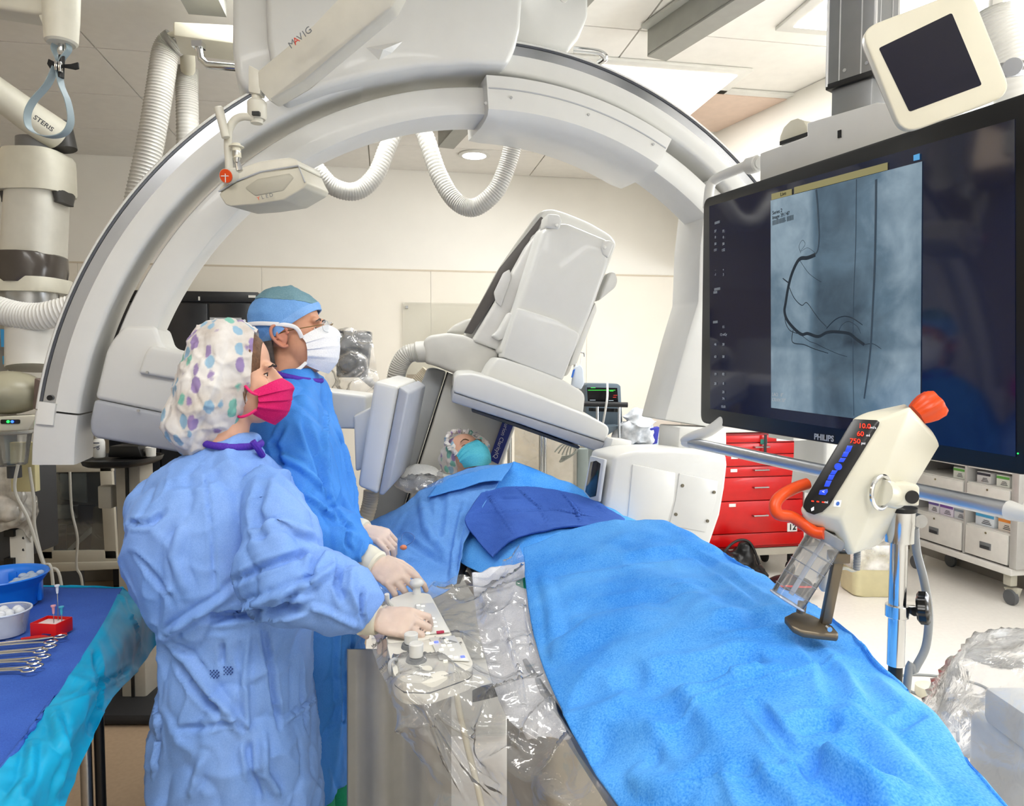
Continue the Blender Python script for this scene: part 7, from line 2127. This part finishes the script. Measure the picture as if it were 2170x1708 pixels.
tag(slab('switch_plate', sw[0] - .035, sw[0] + .035, VB - .012, VB - .006, P(873, 812, 5.3).z, P(873, 802, 5.3).z + .03, M('plate_tan', '#c2b09c', .5)), 'small tan switch plate low on the back wall', 'switch')
ph = UVof(P(552, 640, 5.0))
t = thing('wall_bracket', 'small white wall bracket beside the black cabinet', 'bracket', RU(ph[0], VB - .01, P(552, 640, 5.0).z), RA)
MB().prism([(-.03, -.02, .05), (.02, -.02, .08), (.03, -.02, -.02), (-.02, -.02, -.08)], (0, .03, 0), .005).o('bracket_body', WHITE, t, local=True)
fa = UVof(P(1410, 864, 5.6))
t = thing('fire_alarm', 'red fire alarm pull station on the wall beside the tube arm', 'alarm', RU(fa[0], VB - .008, P(1410, 864, 5.6).z), RA)
MB().box((0, -.022, 0), (.085, .05, .115), None, .006).o('alarm_case', RED, t, local=True)
MB().box((.012, -.05, -.01), (.04, .01, .03), None, .003).o('alarm_handle', M('handle_navy', '#3a3f8a', .4), t, local=True)

# ================================================================ vital-signs station right of the detector
vs_t = thing('vital_signs_monitor', 'slate vital-signs monitor with green traces on a wheeled stand', 'monitor', P(1280, 900, 3.9).xy.to_3d())
YV = 3.9
SLATE = M('slate_plastic', '#55636e', .4)
MB().prism([P(x, y, YV) for x, y in ((1240, 816), (1246, 812), (1310, 813), (1316, 818), (1320, 900), (1316, 906), (1246, 903), (1242, 898))], VD * .14, .008, 2).o('monitor_case', SLATE, vs_t)
MB().prism([P(x, y, YV - .002) for x, y in ((1244, 821), (1308, 822), (1310, 852), (1246, 850))], VD * .004).o('monitor_screen', SCREENBLACK, vs_t)
MB().prism([P(x, y, YV - .002) for x, y in ((1248, 864), (1310, 866), (1310, 873), (1248, 871))], VD * .004).o('status_strip', SCREENBLACK, vs_t)
TG = M('trace_green', '#003000', .4, emis=1.4, ecol='#3fe04a'); TRD = M('trace_red', '#300000', .4, emis=1.0, ecol='#e03030'); TWH = M('trace_white', '#303030', .4, emis=.8, ecol='#d0e0e8')
for y, m_, x0_, x1_ in ((827, TG, 1246, 1304), (822, TG, 1252, 1262), (829, TG, 1292, 1300), (838, TRD, 1300, 1308), (842, TRD, 1299, 1306), (848, TWH, 1250, 1262), (849, TWH, 1290, 1300)):
    MB().prism([P(x0_, y - .8, YV - .004), P(x1_, y - .8, YV - .004), P(x1_, y + .4, YV - .004), P(x0_, y + .4, YV - .004)], VD * .001).o('screen_trace', m_, vs_t)
MB().prism([P(x, y, YV - .1) for x, y in ((1242, 906), (1318, 902), (1300, 915), (1285, 925), (1242, 920))], VD * .15, .006).o('monitor_base', SLATE, vs_t)
MB().tube([P(1236, 856, YV - .12), P(1330, 858, YV - .12)], .014, 14).o('push_bar', M('grip_black', '#17181b', .6), vs_t)
for x in (1266, 1312):
    MB().cyl(P(x, 858, YV - .11), P(x, 932, YV - .11), .008).o('bar_post', CHROME, vs_t)
MB().tube(catmull([P(1287, 812, YV - .02), P(1287, 840, YV - .14), P(1283, 868, YV - .14), P(1277, 900, YV - .08), P(1272, 915, YV - .05)], 24), .006, 8).o('white_cable', WHITE2, vs_t)
q = P(1282, 920, YV)
MB().box((q.x, q.y + .1, (q.z) / 2), (.24, .2, q.z - .12), None, .02).o('stand_body', M('stand_grey', '#8a9494', .5), vs_t)
MB().box((q.x, q.y + .1, .05), (.5, .45, .06), None, .02).o('stand_base', MGREY, vs_t)
gp = thing('folding_screen', 'translucent smoky screen on steel posts behind the patient', 'screen', P(1150, 1000, 3.7).xy.to_3d())
SMK = clear_plastic('smoky_sheet', (.86, .83, .78), .35, .5, (.72, .68, .6), 3)
MB().prism([P(x, y, 3.7) for x, y in ((1090, 880), (1240, 890), (1236, 1300), (1090, 1300))], V((.0, .008, 0))).o('screen_sheet', SMK, gp)
for x in (1080, 1147, 1154):
    a = P(x, 870, 3.66)
    MB().cyl((a.x, a.y, .01), a, .012, n=14).o('screen_post', CHROME, gp)
a = P(1234, 950, 3.6)
MB().box((a.x, a.y, (a.z + .02) / 2), (.055, .05, a.z - .02), None, .006).o('screen_pillar', M('pillar_green_grey', '#7d8683', .5), gp)
MB().box((P(1150, 1000, 3.68).x, 3.68, .03), (.75, .3, .05), None, .01).o('screen_base', MGREY, gp)
for k in range(5):
    MB().tube(catmull([P(1175 + 8 * k, 958 + 3 * k, 3.55), P(1195 + 4 * k, 940 + 2 * k, 3.55), P(1222, 945 + 3 * k, 3.56), P(1215 - 6 * k, 962 + 4 * k, 3.55), P(1190 - k, 968 + 2 * k, 3.55)], 24), .0035, 6).o('coiled_lead', M('lead_grey', '#7d8078', .5), gp)
iv = thing('iv_pole', 'chrome pole with hooks holding the clear fluid bag beside the detector', 'pole', P(1218, 770, 3.7).xy.to_3d())
a = P(1219, 760, 3.72)
MB().cyl((a.x, a.y, .01), a, .009, n=12).o('pole', CHROME, iv)
MB().tube(catmull([a, a + V((.01, -.01, .03)), a + V((.04, -.03, .03)), a + V((.045, -.03, .01))], 12), .004, 8).o('hook', STEEL, iv)
MB().lathe([(.2, 0), (.21, .02), (.04, .05), (.012, .08)], (a.x, a.y, 0), n=20).o('pole_base', MGREY, iv)
fb_ = thing('fluid_bag', 'clear fluid bag with blue print hanging beside the vital-signs monitor', 'bag', P(1225, 790, 3.68))
MB().prism([P(x, y, 3.67) for x, y in ((1216, 778), (1230, 772), (1236, 780), (1239, 812), (1232, 826), (1210, 818))], V((0, .03, 0)), .008, 3).o('bag_body', M('bag_milky', '#cfd8e4', .2, trans=.35), fb_)
MB().prism([P(x, y, 3.666) for x, y in ((1214, 784), (1219, 782), (1214, 800), (1210, 800))], V((0, .004, 0))).o('bag_print', M('print_blue', '#2a62b8', .5), fb_)
MB().tube([P(1230, 772, 3.68), P(1232, 755, 3.69)], .003, 6).o('bag_loop', WHITE, fb_)
# supplies tray behind the tube box
ut = thing('supply_tray', 'tray with crumpled pale wraps right of the vital-signs monitor', 'tray', P(1355, 935, 3.8))
MB().prism([P(1300, 938, 3.8), P(1400, 945, 3.8), P(1405, 930, 4.1), P(1310, 925, 4.1)], (0, 0, -.02), .004).o('tray_top', M('tray_blue_grey', '#9fb4c4', .4), ut)
q = P(1350, 950, 3.95)
MB().box((q.x, q.y + .02, q.z / 2), (.2, .22, q.z - .02), None, .01).o('tray_cabinet', M('stand_grey'), ut)
cw = tag(link('paper_wrap', (lambda me: (setco(me, coords(me) + normals(me) * (fbm(coords(me), 14, 6) * .03 + (1 - ridged(coords(me), 10, 2)) ** 5 * .03)[:, None]), me)[1])(blob(MB().ell(P(1352, 900, 3.85), (.05, .05, .1)).ell(P(1335, 915, 3.85), (.07, .06, .05)).ell(P(1362, 925, 3.85), (.07, .05, .06)), .01, 3)), cloth('wrap_paper', '#b5bcc4', '#d8dade', 60), None, 60), 'crumpled pale paper wrap standing on the supply tray', 'wrap')
tag(MB().prism([P(1377, 908, 3.8), P(1398, 905, 3.8), P(1393, 940, 3.8), P(1382, 942, 3.8)], V((0, .06, 0)), .004).o('blue_pouch', M('pouch_blue', '#3338a0', .5)), 'dark blue pouch at the right end of the supply tray', 'pouch')
